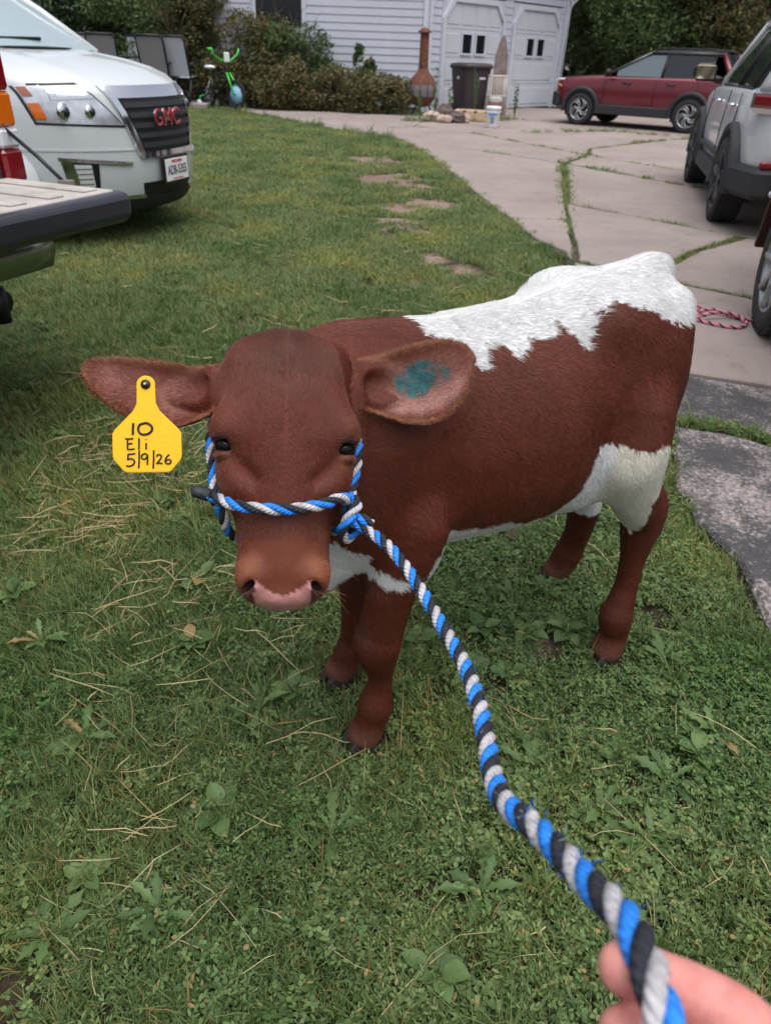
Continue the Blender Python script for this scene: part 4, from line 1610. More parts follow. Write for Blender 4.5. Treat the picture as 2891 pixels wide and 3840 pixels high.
def rope(parent, name, path, r=.0085, pitch=.056, phase=0.0, step=.0032, mats=('rope_blue', 'rope_grey', 'rope_black'), words=('blue', 'grey', 'black')):
    P = smooth_path(path, 400)
    L = np.linalg.norm(np.diff(P, axis=0), axis=1).sum()
    P = smooth_path(path, max(12, int(L / step)))
    T = np.gradient(P, axis=0)
    T /= np.linalg.norm(T, axis=1)[:, None]
    N = np.zeros_like(P)
    ref = np.array([0, 0, 1.0]) if abs(T[0][2]) < .9 else np.array([1.0, 0, 0])
    N[0] = ref - T[0] * (ref @ T[0])
    N[0] /= np.linalg.norm(N[0])
    for i in range(1, len(P)):
        q = N[i - 1] - T[i] * (N[i - 1] @ T[i])
        N[i] = q / np.linalg.norm(q)
    Bn = np.cross(T, N)
    sdist = np.concatenate([[0], np.cumsum(np.linalg.norm(np.diff(P, axis=0), axis=1))])
    part = link(name, None, parent) if name else parent
    for k in range(3):
        a = sdist / pitch * 2 * math.pi + phase + 1.3 * (vnoise(np.stack([sdist, sdist * 0], 1), 9.0, 7) - .5) + k * 2 * math.pi / 3
        H = P + (N * np.cos(a)[:, None] + Bn * np.sin(a)[:, None]) * (r * .50)
        link(words[k] + '_strand', strand_mesh('strand', [tuple(x) for x in H], mats[k], r * .535), part)
    return P


halter = empty('rope_halter', (0, 0, 0), 0, 'twisted blue, grey and black rope halter and lead on the calf\'s head', 'halter')
LEAD = [(-0.052, 0.846, 0.698), (-0.02, 0.828, 0.688), (0.006, 0.785, 0.695), (0.031, 0.736, 0.694), (0.053, 0.678, 0.695), (0.073, 0.603, 0.707), (0.086, 0.533, 0.728), (0.091, 0.464, 0.75), (0.09, 0.396, 0.774), (0.087, 0.342, 0.8), (0.088, 0.301, 0.829), (0.094, 0.271, 0.856), (0.102, 0.242, 0.876), (0.107, 0.217, 0.893), (0.11, 0.194, 0.913), (0.113, 0.174, 0.928), (0.113, 0.157, 0.938), (0.112, 0.143, 0.943), (0.112, 0.131, 0.944), (0.112, 0.121, 0.941), (0.114, 0.11, 0.936), (0.12, 0.1, 0.919), (0.126, 0.097, 0.86), (0.122, 0.12, 0.74), (0.118, 0.13, 0.60)]
rope(halter, 'lead', LEAD, .0082, .052)
H3 = lambda L: [tuple(hf(*p)) for p in L]
rope(halter, 'noseband', H3([(-.112, -.074, .006), (-.098, -.076, .004), (-.089, -.080, .010), (-.072, -.088, .034), (-.045, -.094, .047), (0, -.096, .051), (.045, -.089, .047), (.068, -.080, .036), (.084, -.076, .016), (.092, -.080, -.008), (.088, -.094, -.022)]), .0082, .060, 1.0)
rope(halter, 'cheek_strap', H3([(-.093, -.085, .000), (-.097, -.070, -.012), (-.101, -.04, -.03), (-.108, .0, -.05), (-.108, .05, -.09), (-.088, .105, -.125), (-.05, .152, -.118), (0, .180, -.092), (.05, .158, -.112), (.09, .105, -.125), (.107, .05, -.09), (.107, .0, -.05), (.101, -.04, -.032), (.094, -.068, -.014), (.088, -.084, .004)]), .0075, .056, .4)
rope(halter, 'chin_strap', H3([(-.090, -.086, -.004), (-.084, -.105, -.020), (-.078, -.122, -.055), (-.05, -.140, -.125), (0, -.140, -.148), (.05, -.128, -.135), (.078, -.115, -.085), (.088, -.112, -.045), (.090, -.104, -.020)]), .0075, .056, 2.0)
# the knot at the calf's left cheek
rope(halter, 'knot', H3([(.092, -.070, -.006), (.100, -.084, .012), (.088, -.104, .018), (.080, -.120, .004), (.088, -.130, -.012), (.100, -.118, -.010), (.100, -.100, .004), (.108, -.104, .012), (.122, -.112, .012)]), .0082, .058, .2)
mat('tape_black', lin(40, 42, 48), .55, noise=.4, nscale=120, bump=.4, bscale=200)
MB().tube(H3([(-.098, -.075, .003), (-.108, -.073, .005), (-.118, -.070, .006), (-.126, -.071, .006)]), [.0085, .0095, .0092, .0070], 'tape_black', 14).build('taped_end', halter)
fz = MB()
for c in (LEAD[11], LEAD[13], LEAD[12]):
    for k in range(16):
        d = rng.normal(0, 1, 3)
        d /= np.linalg.norm(d)
        p = np.array(c) + rng.normal(0, .0025, 3) + d * .007
        fz.tube([p, p + d * .003 + rng.normal(0, .0008, 3), p + d * .0055 + rng.normal(0, .0015, 3)], [.0003, .00022, .0001], random.choice(['rope_blue', 'rope_grey', 'rope_blue']), 4)
LP = smooth_path(LEAD, 900)
for c in LP[rng.integers(0, 800, 620)]:
    d = rng.normal(0, 1, 3)
    d /= np.linalg.norm(d)
    p = c + d * .0078
    fz.tube([p, p + d * .0016 + rng.normal(0, .0008, 3), p + d * .0028 + rng.normal(0, .0014, 3)], [.00016, .00013, .00007], random.choice(['rope_blue', 'rope_grey', 'rope_grey']), 3)
fz.build('frayed_fibres', halter, kind='stuff')

# ear tag hanging from the calf's right ear
mat('tag_yellow', lin(240, 180, 8), .42, noise=.05, nscale=30, bump=.08, bscale=200)
mat('tag_ink', (.010, .010, .012), .5)
mat('stud_dark', lin(70, 66, 56), .35, metal=.7)
mat('stud_pale', lin(190, 186, 170), .4, metal=.3)
tagO = np.array([-0.332, 0.9175, 0.858])      # stud
tagX = np.array([0.992, 0.055, 0.02])
tagX /= np.linalg.norm(tagX)
tagY = np.array([-0.035, 0.50, 0.845])
tagY -= tagX * (tagY @ tagX)
tagY /= np.linalg.norm(tagY)
tagZ = np.cross(tagX, tagY)


def tg(x, y, z):
    return tuple(tagO + tagX * x + tagY * y + tagZ * z)


ear_tag = empty('ear_tag', tuple(tagO - tagY * .13), 0, 'yellow plastic ear tag with handwritten number, name and date in the ear', 'ear tag')
tag_off = Vector(ear_tag.location)


def tparts(mb):
    mb.v = [tuple(Vector(p) - tag_off) for p in mb.v]
    return mb


out = []
for a in range(0, 181, 15):
    out.append((.0125 * math.cos(R(a)), .0125 * math.sin(R(a)) * .95))
out += [(-.0125, -.012), (-.013, -.026), (-.018, -.036), (-.043, -.061), (-.0465, -.067), (-.0465, -.098), (-.0445, -.103), (-.032, -.1175), (-.028, -.1195), (.028, -.1195), (.032, -.1175), (.0445, -.103), (.0465, -.098), (.0465, -.067), (.043, -.061), (.018, -.036), (.013, -.026), (.0125, -.012)]
mb = MB()
n = len(out)


def inset(d):
    cx, cy = 0, -.06
    return [(x * (1 - d / .05) if abs(x) > .001 else x, cy + (y - cy) * (1 - d / .065)) for x, y in out]


o2 = inset(.0014)
lay = [(o2, 0.0), (out, .0005), (out, .0013), (o2, .0018)]
vs = [tg(x, y, z + .004 + .010 * max(0, (-y - .03)) ** 1.0 * 0) for o_, z in lay for x, y in o_]
fs = [tuple(reversed(range(n))), tuple(range(3 * n, 4 * n))] + [(i * n + j, i * n + (j + 1) % n, (i + 1) * n + (j + 1) % n, (i + 1) * n + j) for i in range(3) for j in range(n)]
mb.add(vs, fs, 'tag_yellow', False)
tparts(mb).build('plate', ear_tag)
mb = MB()
prof = [(.0001, .0105), (.0022, .0105), (.0025, .0098), (.0042, .0095), (.0046, .0085), (.0062, .0082), (.0066, .0070), (.0066, .0055)]
rows = [[tg(r_ * math.cos(a * math.pi / 10), r_ * math.sin(a * math.pi / 10), z) for a in range(21)] for r_, z in prof]
mb.grid(rows, 'stud_dark')
tparts(mb).build('stud', ear_tag)
mb = MB()
mb.grid([[tg(r_ * math.cos(a * math.pi / 8), r_ * math.sin(a * math.pi / 8), z) for a in range(17)] for r_, z in ((.0001, .0119), (.0014, .0117), (.0019, .0108))], 'stud_pale')
tparts(mb).build('stud_pin', ear_tag)


# handwriting: pen strokes as slightly raised ink
def strokes(lines, w, z=.0062):
    mb = MB()
    for L in lines:
        P = smooth_path([(x, y, 0) for x, y in L], max(6, 6 * len(L))) if len(L) > 2 else np.array([(x, y, 0) for x, y in L])
        mb.tube([tg(p[0], p[1], z) for p in P], w / 2, 'tag_ink', 8, flat=(1, 1))
    return tparts(mb)


def ch(L, x, y, s):
    return [[(x + a * s, y + b * s) for a, b in st] for st in L]


ONE = [[(.5, 1), (.46, .5), (.44, 0)]]
ZERO = [[(.55, 1), (.1, .85), (-.05, .4), (.2, .02), (.75, .0), (1.15, .3), (1.15, .7), (.8, .98), (.5, 1.0)]]
EE = [[(.75, 1.02), (.4, .98), (0, 1)], [(.22, 1), (.2, .5), (.2, 0)], [(.22, .52), (.45, .53), (.65, .56)], [(.2, 0), (.5, .0), (.85, .05)]]
LL = [[(.2, 1.05), (.2, .5), (.17, 0)]]
II = [[(.2, .58), (.2, .3), (.19, 0)], [(.2, .93), (.205, .90)]]
FIVE = [[(.7, 1.05), (.4, 1.0), (.12, 1.0)], [(.12, 1.0), (.1, .75), (.06, .55)], [(.06, .55), (.4, .62), (.62, .40), (.5, .12), (.15, 0), (-.05, .05)]]
SL = [[(.15, 1.25), (.13, .5), (.08, -.25)]]
NINE = [[(.62, .85), (.4, 1.0), (.1, .85), (.1, .55), (.4, .5), (.62, .8)], [(.63, .85), (.62, .4), (.58, -.05)]]
TWO = [[(.02, .8), (.2, 1.0), (.5, .92), (.5, .65), (.25, .3), (0, .02)], [(0, .02), (.35, .08), (.65, .0)]]
SIX = [[(.5, 1.0), (.2, .7), (.05, .3), (.2, .02), (.55, .02), (.68, .28), (.5, .45), (.2, .38), (.08, .2)]]
strokes(ch(ONE, -.0255, -.0680, .0155) + ch(ZERO, -.0105, -.0675, .0150), .0034).build('number_ten', ear_tag)
strokes(ch(EE, -.0290, -.0880, .0145) + ch(LL, -.0135, -.0880, .0145) + ch(II, -.0040, -.0880, .0145), .0024).build('name', ear_tag)
strokes(ch(FIVE, -.0275, -.1110, .0165) + ch(SL, -.0130, -.1095, .0165) + ch(NINE, -.0085, -.1085, .0145) + ch(SL, .0065, -.1100, .0165) + ch(TWO, .0125, -.1080, .0125) + ch(SIX, .0235, -.1080, .0125), .0024).build('date', ear_tag)

# ------------------------------------------------------------------ house with garage, shed
mat('siding_white', lin(190, 193, 206), .55, noise=.05, nscale=3, bump=.05, bscale=8)
mat('trim_white', lin(202, 205, 216), .5, noise=.04, nscale=4)
mat('door_white', lin(198, 201, 210), .45, noise=.03, nscale=2)
mat('pane_dark', (.012, .014, .018), .08, spec=.6)
mat('siding_grey', lin(98, 98, 104), .65, noise=.1, nscale=3)
mat('shingle', lin(70, 66, 64), .9, noise=.3, nscale=20)
mat('wall_core', lin(120, 120, 128), .9)

house = empty('house', (.62, 21.0, 0), 0, 'white house clad in horizontal boards with a two-door garage wing', 'house')
# frontal wall: local x from -9.6 to 0, faces -y.  garage wall: from the corner along (.651, .759)
GA = math.atan2(.759, .651)


def plank_mesh(L, h=.162, t0=.004, t1=.020):
    mb = MB()
    mb.add([(0, 0, 0), (L, 0, 0), (L, -t1, 0), (0, -t1, 0), (0, 0, h), (L, 0, h), (L, -t0, h), (0, -t0, h), (0, -t1, .012), (L, -t1, .012)],
           [(3, 2, 1, 0), (3, 8, 9, 2), (8, 7, 6, 9), (7, 4, 5, 6), (0, 4, 7, 8, 3), (1, 2, 9, 6, 5), (0, 1, 5, 4)], 'siding_white', False)
    return mb.mesh('plank', fix=True)


_pl = {}


def plank(L, x, z, rz, ox=0, oy=0, parent=house, m=None):
    k = (round(L, 3), m)
    if k not in _pl:
        _pl[k] = plank_mesh(L)
        if m:
            _pl[k].materials.clear()
            _pl[k].materials.append(MATS[m])
    o = link('siding_board', _pl[k], parent)
    o.location = (ox + x * math.cos(rz), oy + x * math.sin(rz), z)
    o.rotation_euler = (0, 0, rz)
    return o


EXP, ROWS = .158, 27
WIN = (-4.15, -3.05, 1.70, 3.2)
for i in range(ROWS):
    z = .12 + i * EXP
    if z + .1 > WIN[2] and z < WIN[3]:
        plank(5.4 + WIN[0] - .1, -5.4, z, 0)
        plank(-.12 - WIN[1] - .1, WIN[1] + .1, z, 0)
    else:
        plank(5.4 - .12, -5.4, z, 0)
MB().box((-2.7, .16, 2.2), (5.4, .28, 4.6), 'wall_core').build('wall', house)
mb = MB()
for a, b, c, d in ((WIN[0] - .1, WIN[0], WIN[2] - .1, WIN[3] + .1), (WIN[1], WIN[1] + .1, WIN[2] - .1, WIN[3] + .1), (WIN[0], WIN[1], WIN[2] - .1, WIN[2]), (WIN[0], WIN[1], WIN[3], WIN[3] + .1)):
    mb.box(((a + b) / 2, -.02, (c + d) / 2), (b - a, .07, d - c), 'trim_white', bev=.006)
win = mb.build('window', house)
MB().box(((WIN[0] + WIN[1]) / 2, .0, (WIN[2] + WIN[3]) / 2), (WIN[1] - WIN[0], .03, WIN[3] - WIN[2]), 'pane_dark').build('pane', win)
MB().box(((WIN[0] + WIN[1]) / 2, -.025, 2.45), (WIN[1] - WIN[0], .04, .05), 'trim_white').build('sash_bar', win)
MB().box((-.06, -.02, 2.2), (.12, .09, 4.4), 'trim_white', bev=.005).build('corner_board', house)
# garage wing, built in its own frame: x along the wall, -y out
gar = link('garage_wall', None, house)
gar.rotation_euler = (0, 0, GA)
GL = 6.45
D1, D2, DT = (.62, 3.10), (3.72, 6.02), 2.38
MB().box((GL / 2 + .15, .17, 2.2), (GL - .3, .28, 4.6), 'wall_core').build('wall', gar)
for i in range(ROWS):
    z = .02 + i * EXP
    if z + .04 < DT + .12:
        for a, b in ((.10, D1[0] - .12), (D1[1] + .12, D2[0] - .12), (D2[1] + .12, GL - .10)):
            plank(b - a, a, z, 0, parent=gar)
    else:
        plank(GL - .2, .10, z, 0, parent=gar)
MB().box((.05, -.02, 2.2), (.10, .09, 4.4), 'trim_white', bev=.005).build('corner_board', gar)
MB().box((GL - .05, -.02, 2.2), (.10, .09, 4.4), 'trim_white', bev=.005).build('corner_board', gar)
dsp = MB().tube([(GL + .05, -.10, 4.2), (GL + .05, -.10, 2.62), (GL + .05, -.06, 2.5), (GL + .05, -.06, .1)], .045, 'trim_white', 8)
dsp.tube([(GL + .05, -.10, 2.6), (GL + .35, -.25, 2.9)], .04, 'trim_white', 8)
dsp.build('downspout', gar)
for (a, b) in (D1, D2):
    door = link('garage_door', None, gar)
    ch = .34
    for k in range(4):
        z0, z1 = .03 + k * .60, .03 + (k + 1) * .60 - .008
        mb = MB()
        top = z1
        mb.box(((a + b) / 2, -.005, (z0 + z1) / 2), (b - a, .05, z1 - z0), 'door_white', bev=.004)
        npan = 4
        for j in range(npan):
            pa = a + .09 + j * (b - a - .09) / npan
            pb = a + (j + 1) * (b - a - .09) / npan
            if k == 2 and j in (1, 2):
                continue
            mb.box(((pa + pb) / 2, -.034, (z0 + z1) / 2), (pb - pa, .018, z1 - z0 - .18), 'door_white', bev=.012)
        sec = mb.build('door_section', door)
        if k == 2:
            for j in (1, 2):
                pa = a + .09 + j * (b - a - .09) / npan
                pb = a + (j + 1) * (b - a - .09) / npan
                pm, pw = (pa + pb) / 2, (pb - pa) * .86
                mb = MB()
                for sx in (-1, 1):
                    mb.box((pm + sx * pw / 2, -.04, z0 + .29), (.045, .04, .47), 'trim_white')
                for sz in (-1, 1):
                    mb.box((pm, -.041, z0 + .29 + sz * .225), (pw, .04, .045), 'trim_white')
                w = mb.build('door_window', door)
                MB().box((pm, -.030, z0 + .29), (pw - .04, .012, .42), 'pane_dark').build('pane', w)
    mb = MB()
    for sx, x in ((-1, a), (1, b)):
        mb.box((x + sx * .06, -.03, (DT - ch) / 2), (.12, .12, DT - ch), 'trim_white', bev=.005)
        x0 = x - sx * .0
        mb.prism([(x + sx * .12, DT - ch), (x + sx * .0, DT - ch), (x - sx * ch, DT), (x - sx * ch, DT + .12), (x - sx * ch + sx * .05, DT + .12)], -.09, .03, 'trim_white', 'xz')
        # closing triangle of the clipped corner
        mb.prism([(x + sx * .11, DT - ch), (x + sx * .11, DT + .13), (x - sx * ch, DT + .13)], -.018, .02, 'siding_white', 'xz')
    mb.box(((a + b) / 2, -.03, DT + .06), (b - a - 2 * ch, .12, .12), 'trim_white', bev=.005)
    mb.build('door_trim', door)
rf = MB()
c, s = math.cos(GA), math.sin(GA)
rf.add([(-5.7, -.5, 4.35), (.2, -.5, 4.35), (.62 + GL * c + .3, GL * s - .6, 4.35), (GL * c - 1, GL * s + 4, 4.35), (-5.7, 9, 4.35), (-5.3, 4.2, 6.9), (-1, 4.4, 6.9)], [(0, 1, 6, 5), (1, 2, 3, 6), (3, 4, 5, 6), (4, 0, 5), (0, 4, 3, 2, 1)], 'shingle', False)
rf.build('roof', house)
MB().prism([(-5.4, .3), (-.1, .3), (c * GL - .1, s * GL + .2), (c * GL - 3, s * GL + 4), (-5.4, 7.5)], -.1, 4.3, 'wall_core').build('rear_wall', house)

shed = empty('shed', (-13.2, 25.5, 0), R(4), 'dark grey board-sided shed behind the patio at far left', 'shed')
MB().box((1.9, 1.6, 1.6), (3.7, 3.0, 3.2), 'siding_grey').build('wall', shed)
for i in range(18):
    plank(3.75, 0, .05 + i * .17, 0, parent=shed, m='siding_grey')
MB().box((3.82, -.01, 1.55), (.12, .10, 3.1), 'trim_white').build('corner_board', shed)
MB().add([(-.3, -.4, 3.1), (4.2, -.4, 3.1), (4.2, 3.6, 3.1), (-.3, 3.6, 3.1), (-.3, 1.6, 4.4), (4.2, 1.6, 4.4)], [(0, 1, 5, 4), (2, 3, 4, 5), (1, 2, 5), (3, 0, 4), (0, 3, 2, 1)], 'shingle', False).build('roof', shed)

# ------------------------------------------------------------------ shrubs and trees
leaf_mat('leaf_green', (.040, .080, .028), (.125, .185, .062), dry=(.16, .12, .04), dryamt=.03, trans=.25, patch=False)
leaf_mat('leaf_olive', (.070, .080, .032), (.180, .170, .075), dry=(.22, .13, .05), dryamt=.10, trans=.25, patch=False)
leaf_mat('leaf_dark', (.018, .038, .020), (.065, .100, .042), dry=(.06, .06, .03), dryamt=.02, trans=.15, patch=False)
mat('bark', lin(96, 84, 74), .9, noise=.35, nscale=14, bump=.6, bscale=25)


def foliage(seed, lobes, n, size, mname, fill=.55, droop=0.0):
    """lobes = [(x, y, z, rx, ry, rz)]; n leaves of the given size, denser towards the outside, with gaps"""
    g = np.random.default_rng(seed)
    L = np.array(lobes, float)
    vol = (L[:, 3] * L[:, 4] * L[:, 5]) ** (2 / 3)
    w = g.choice(len(L), int(n * 1.6), p=vol / vol.sum())
    d = g.normal(0, 1, (len(w), 3))
    d /= np.linalg.norm(d, axis=1)[:, None]
    rr = (1 - fill * g.random(len(w)) ** 1.4) * (1 + g.normal(0, .07, len(w)))
    p = L[w, :3] + d * L[w, 3:] * rr[:, None]
    gap = vnoise(p, 2.3 / max(.6, L[:, 3].mean()), seed) * .6 + vnoise(p, 6.0, seed + 1) * .4
    p = p[gap > .40][:n]
    p = p[p[:, 2] > .02]
    k = len(p)
    a = g.normal(0, 1, (k, 3)) + np.array([0, 0, -droop])
    a /= np.linalg.norm(a, axis=1)[:, None]
    b = np.cross(a, g.normal(0, 1, (k, 3)))
    b /= np.linalg.norm(b, axis=1)[:, None]
    s = size * g.uniform(.55, 1.35, k)[:, None]
    q0, q1, q2, q3 = p - a * s, p + b * s * .42, p + a * s, p - b * s * .42
    V = np.stack([q0, q1, q2, q3], 1).reshape(-1, 3)
    F = np.arange(4 * k).reshape(-1, 4)
    me = bpy.data.meshes.new('foliage')
    me.vertices.add(len(V))
    me.vertices.foreach_set('co', V.astype(np.float32).ravel())
    me.loops.add(F.size)
    me.loops.foreach_set('vertex_index', F.astype(np.int32).ravel())
    me.polygons.add(len(F))
    me.polygons.foreach_set('loop_start', np.arange(0, F.size, 4, dtype=np.int32))
    me.update(calc_edges=True)
    me.materials.append(MATS[mname])
    return me


def stems(seed, n, h, spread, r0, curve=.2):
    g = random.Random(seed)
    mb = MB()
    for i in range(n):
        a = g.random() * 6.283
        bx, by = .12 * math.cos(a), .12 * math.sin(a)
        tx, ty = spread * math.cos(a) * g.uniform(.3, 1), spread * math.sin(a) * g.uniform(.3, 1)
        hh = h * g.uniform(.7, 1)
        pts = [(bx + (tx - bx) * t ** 1.5 + g.uniform(-.04, .04), by + (ty - by) * t ** 1.5 + g.uniform(-.04, .04), hh * t) for t in (0, .25, .5, .75, 1)]
        mb.tube(pts, [r0, r0 * .85, r0 * .65, r0 * .45, r0 * .2], 'bark', 6)
        for j in range(3):
            q = pts[g.randint(2, 4)]
            e = (q[0] + g.uniform(-.5, .5) * spread, q[1] + g.uniform(-.5, .5) * spread, q[2] + g.uniform(.1, .35) * h)
            mb.tube([q, ((q[0] + e[0]) / 2, (q[1] + e[1]) / 2, (q[2] + e[2]) / 2 + .05), e], [r0 * .45, r0 * .3, r0 * .1], 'bark', 5)
    return mb


def shrub(name, loc, lobes, n, size, mname, label, seed, st=(6, 1.0, .5, .02), group=None, cat='shrub'):
    o = empty(name, loc, 0, label, cat, group)
    link('foliage', foliage(seed, lobes, n, size, mname), o)
    stems(seed, *st).build('stems', o)
    return o


def blob(seed, n, rx, ry, z0, z1, r):
    g = random.Random(seed)
    return [(g.uniform(-rx, rx), g.uniform(-ry, ry), g.uniform(z0, z1), r * g.uniform(.7, 1.3), r * g.uniform(.7, 1.3), r * g.uniform(.6, 1.1)) for _ in range(n)]


shrub('tall_shrub', (-6.6, 22.2, 0), blob(1, 10, 1.0, .5, .5, 2.9, .75), 20000, .055, 'leaf_green', 'tall bright green shrub behind the patio chairs', 1, (7, 2.2, .8, .03))
shrub('tall_shrub', (-8.7, 23.6, 0), blob(2, 10, 1.0, .6, .6, 3.2, .85), 17000, .065, 'leaf_dark', 'very dark tall evergreen shrub beside the grey shed', 2, (6, 2.2, .8, .03))
shrub('tall_shrub', (-5.2, 20.95, 0), blob(3, 12, .7, .35, .4, 2.6, .60), 17000, .050, 'leaf_olive', 'tall olive-leaved shrub with bare arching stems behind the child\'s bicycle', 3, (16, 1.9, .9, .018))
shrub('climbing_shrub', (-3.75, 20.55, 0), blob(4, 11, .7, .22, .3, 1.75, .50), 14000, .046, 'leaf_olive', 'twiggy shrub growing up under the house window', 4, (18, 2.3, .8, .014))
shrub('climbing_shrub', (-2.4, 20.5, 0), blob(5, 9, .6, .22, .3, 1.55, .48), 12000, .046, 'leaf_green', 'green shrub spreading against the white board wall right of the window', 5, (10, 1.9, .7, .016))
shrub('low_shrub', (-3.55, 20.25, 0), blob(6, 7, .6, .25, .2, .75, .42), 9000, .040, 'leaf_olive', 'low brownish shrub right beside the bicycle\'s front wheel', 6, (6, .8, .5, .014), 'low shrubs along the path')
shrub('low_shrub', (-2.6, 19.95, 0), blob(7, 7, .6, .28, .2, .85, .42), 9000, .040, 'leaf_olive', 'low brown-tinged shrub in the hedge below the house window', 7, (6, .8, .5, .014), 'low shrubs along the path')
shrub('low_shrub', (-1.55, 19.85, 0), blob(8, 7, .6, .28, .2, .80, .44), 9000, .040, 'leaf_olive', 'middle low shrub of the hedge in front of the white boards', 8, (6, .8, .5, .014), 'low shrubs along the path')
shrub('low_shrub', (-.50, 19.9, 0), blob(9, 7, .6, .28, .2, .70, .42), 9000, .040, 'leaf_olive', 'low shrub at the hedge end left of the rusty chiminea', 9, (6, .7, .5, .014), 'low shrubs along the path')
shrub('leafy_weed', (-1.0, 20.5, 0), [(0, 0, 1.1, .16, .12, .35), (.2, 0, .9, .2, .12, .3)], 700, .06, 'leaf_green', 'single tall leafy weed rising above the hedge before the white boards', 10, (3, 1.3, .2, .012), cat='weed')


def tree(name, loc, h, crown, n, size, mname, label, seed, trunk_r=.16, group='trees behind the driveway', droop=0.0):
    o = empty(name, loc, 0, label, 'tree', group)
    g = random.Random(seed)
    mb = MB()
    mb.tube([(0, 0, -.1), (.05, 0, h * .3), (-.05, .05, h * .6), (.05, 0, h * .92)], [trunk_r, trunk_r * .8, trunk_r * .5, trunk_r * .1], 'bark', 8)
    for (x, y, z, rx, ry, rz) in crown:
        for k in range(2):
            z0 = max(.3, z * g.uniform(.4, .8))
            e = (x + g.uniform(-.4, .4) * rx, y + g.uniform(-.4, .4) * ry, z + g.uniform(-.2, .4) * rz)
            mb.tube([(0, 0, z0), (e[0] * .45, e[1] * .45, z0 + (e[2] - z0) * .55), e], [trunk_r * .35, trunk_r * .2, trunk_r * .05], 'bark', 5)
    mb.build('trunk', o)
    link('crown', foliage(seed, crown, n, size, mname, droop=droop), o)
    return o


tree('broadleaf_tree', (7.3, 28.6, 0), 5.5, blob(21, 13, 1.4, .8, .4, 4.2, .95), 34000, .065, 'leaf_green', 'dense green tree directly right of the garage corner', 21)
tree('broadleaf_tree', (8.0, 25.2, 0), 6, blob(22, 14, 1.6, .9, .4, 4.4, 1.0), 36000, .065, 'leaf_green', 'bushy mid-green tree behind the hood of the dark red car', 22)
tree('broadleaf_tree', (9.5, 25.2, 0), 6, blob(23, 13, 1.5, .9, .5, 4.5, 1.0), 32000, .068, 'leaf_olive', 'yellow-green tree rising above the roof of the dark red car', 23)
tree('conifer_tree', (12.2, 26.2, 0), 7, blob(24, 13, 1.6, 1.0, .6, 5.6, .95), 20000, .075, 'leaf_dark', 'dark thin conifer with bare drooping branches above the silver car', 24, droop=1.2)
tree('conifer_tree', (14.8, 24.6, 0), 7, blob(25, 13, 1.6, 1.0, .6, 5.6, .95), 20000, .075, 'leaf_dark', 'dark conifer with hanging twigs at the far right edge', 25, droop=1.2)
tree('broadleaf_tree', (-11.5, 30.5, 0), 7, blob(26, 10, 2.0, 1.0, 1.0, 5.2, 1.4), 13000, .13, 'leaf_dark', 'dark tree behind the grey shed at far left', 26)
tree('broadleaf_tree', (-7.2, 28.2, 0), 7, blob(27, 10, 1.6, 1.0, 1.5, 5.0, 1.2), 12000, .12, 'leaf_green', 'tall green tree behind the patio at upper left', 27)
# bare hanging branches in the conifers
for k, (x, y) in enumerate(((11.2, 24.4), (12.6, 24.2), (13.8, 23.4))):
    mb = MB()
    g = random.Random(200 + k)
    for j in range(26):
        z0 = g.uniform(1.6, 5.0)
        a = g.uniform(2.6, 5.2)
        L = g.uniform(.8, 2.0)
        pts = [(g.uniform(-.1, .1), 0, z0 + .2), (math.cos(a) * L * .4, math.sin(a) * L * .3, z0 + .15), (math.cos(a) * L * .75, math.sin(a) * L * .6, z0 - .15), (math.cos(a) * L, math.sin(a) * L * .8, z0 - .6)]
        mb.tube(pts, [.026, .020, .013, .005], 'bark', 5)
        for q in range(4):
            p = pts[1 + q % 3]
            mb.tube([p, (p[0] + g.uniform(-.25, .25), p[1] + g.uniform(-.2, .2), p[2] - g.uniform(.2, .7))], [.009, .003], 'bark', 4)
    mb.tube([(0, 0, 0), (.05, 0, 3), (0, .05, 6)], [.13, .1, .05], 'bark', 8)
    dt = mb.build('bare_tree', None, ('leafless hanging grey branches between the green tree and the silver car', 'leafless grey tree in the middle of the bare branches at upper right', 'leafless grey tree nearest the silver car at upper right')[k], 'tree', 'trees behind the driveway')
    dt.location = (x, y, 0)
wood = link('distant_wood', foliage(40, [(x, 38 + 3 * math.sin(x * 1.7), 2.4 + 1.2 * math.sin(x * .9), 3.6, 2.4, 4.2) for x in np.linspace(-46, 46, 27)], 60000, .32, 'leaf_dark', fill=.35), kind='stuff', label='dark mass of far trees closing the view behind the house', cat='wood')

# ------------------------------------------------------------------ patio chairs and table, bicycle, chiminea, bin, crate, bucket, rocks
mat('metal_black', lin(34, 34, 38), .5, noise=.2, nscale=30)
mat('sling_grey', lin(128, 126, 130), .8, noise=.12, nscale=60)
mat('sling_light', lin(176, 180, 190), .8, noise=.08, nscale=60)


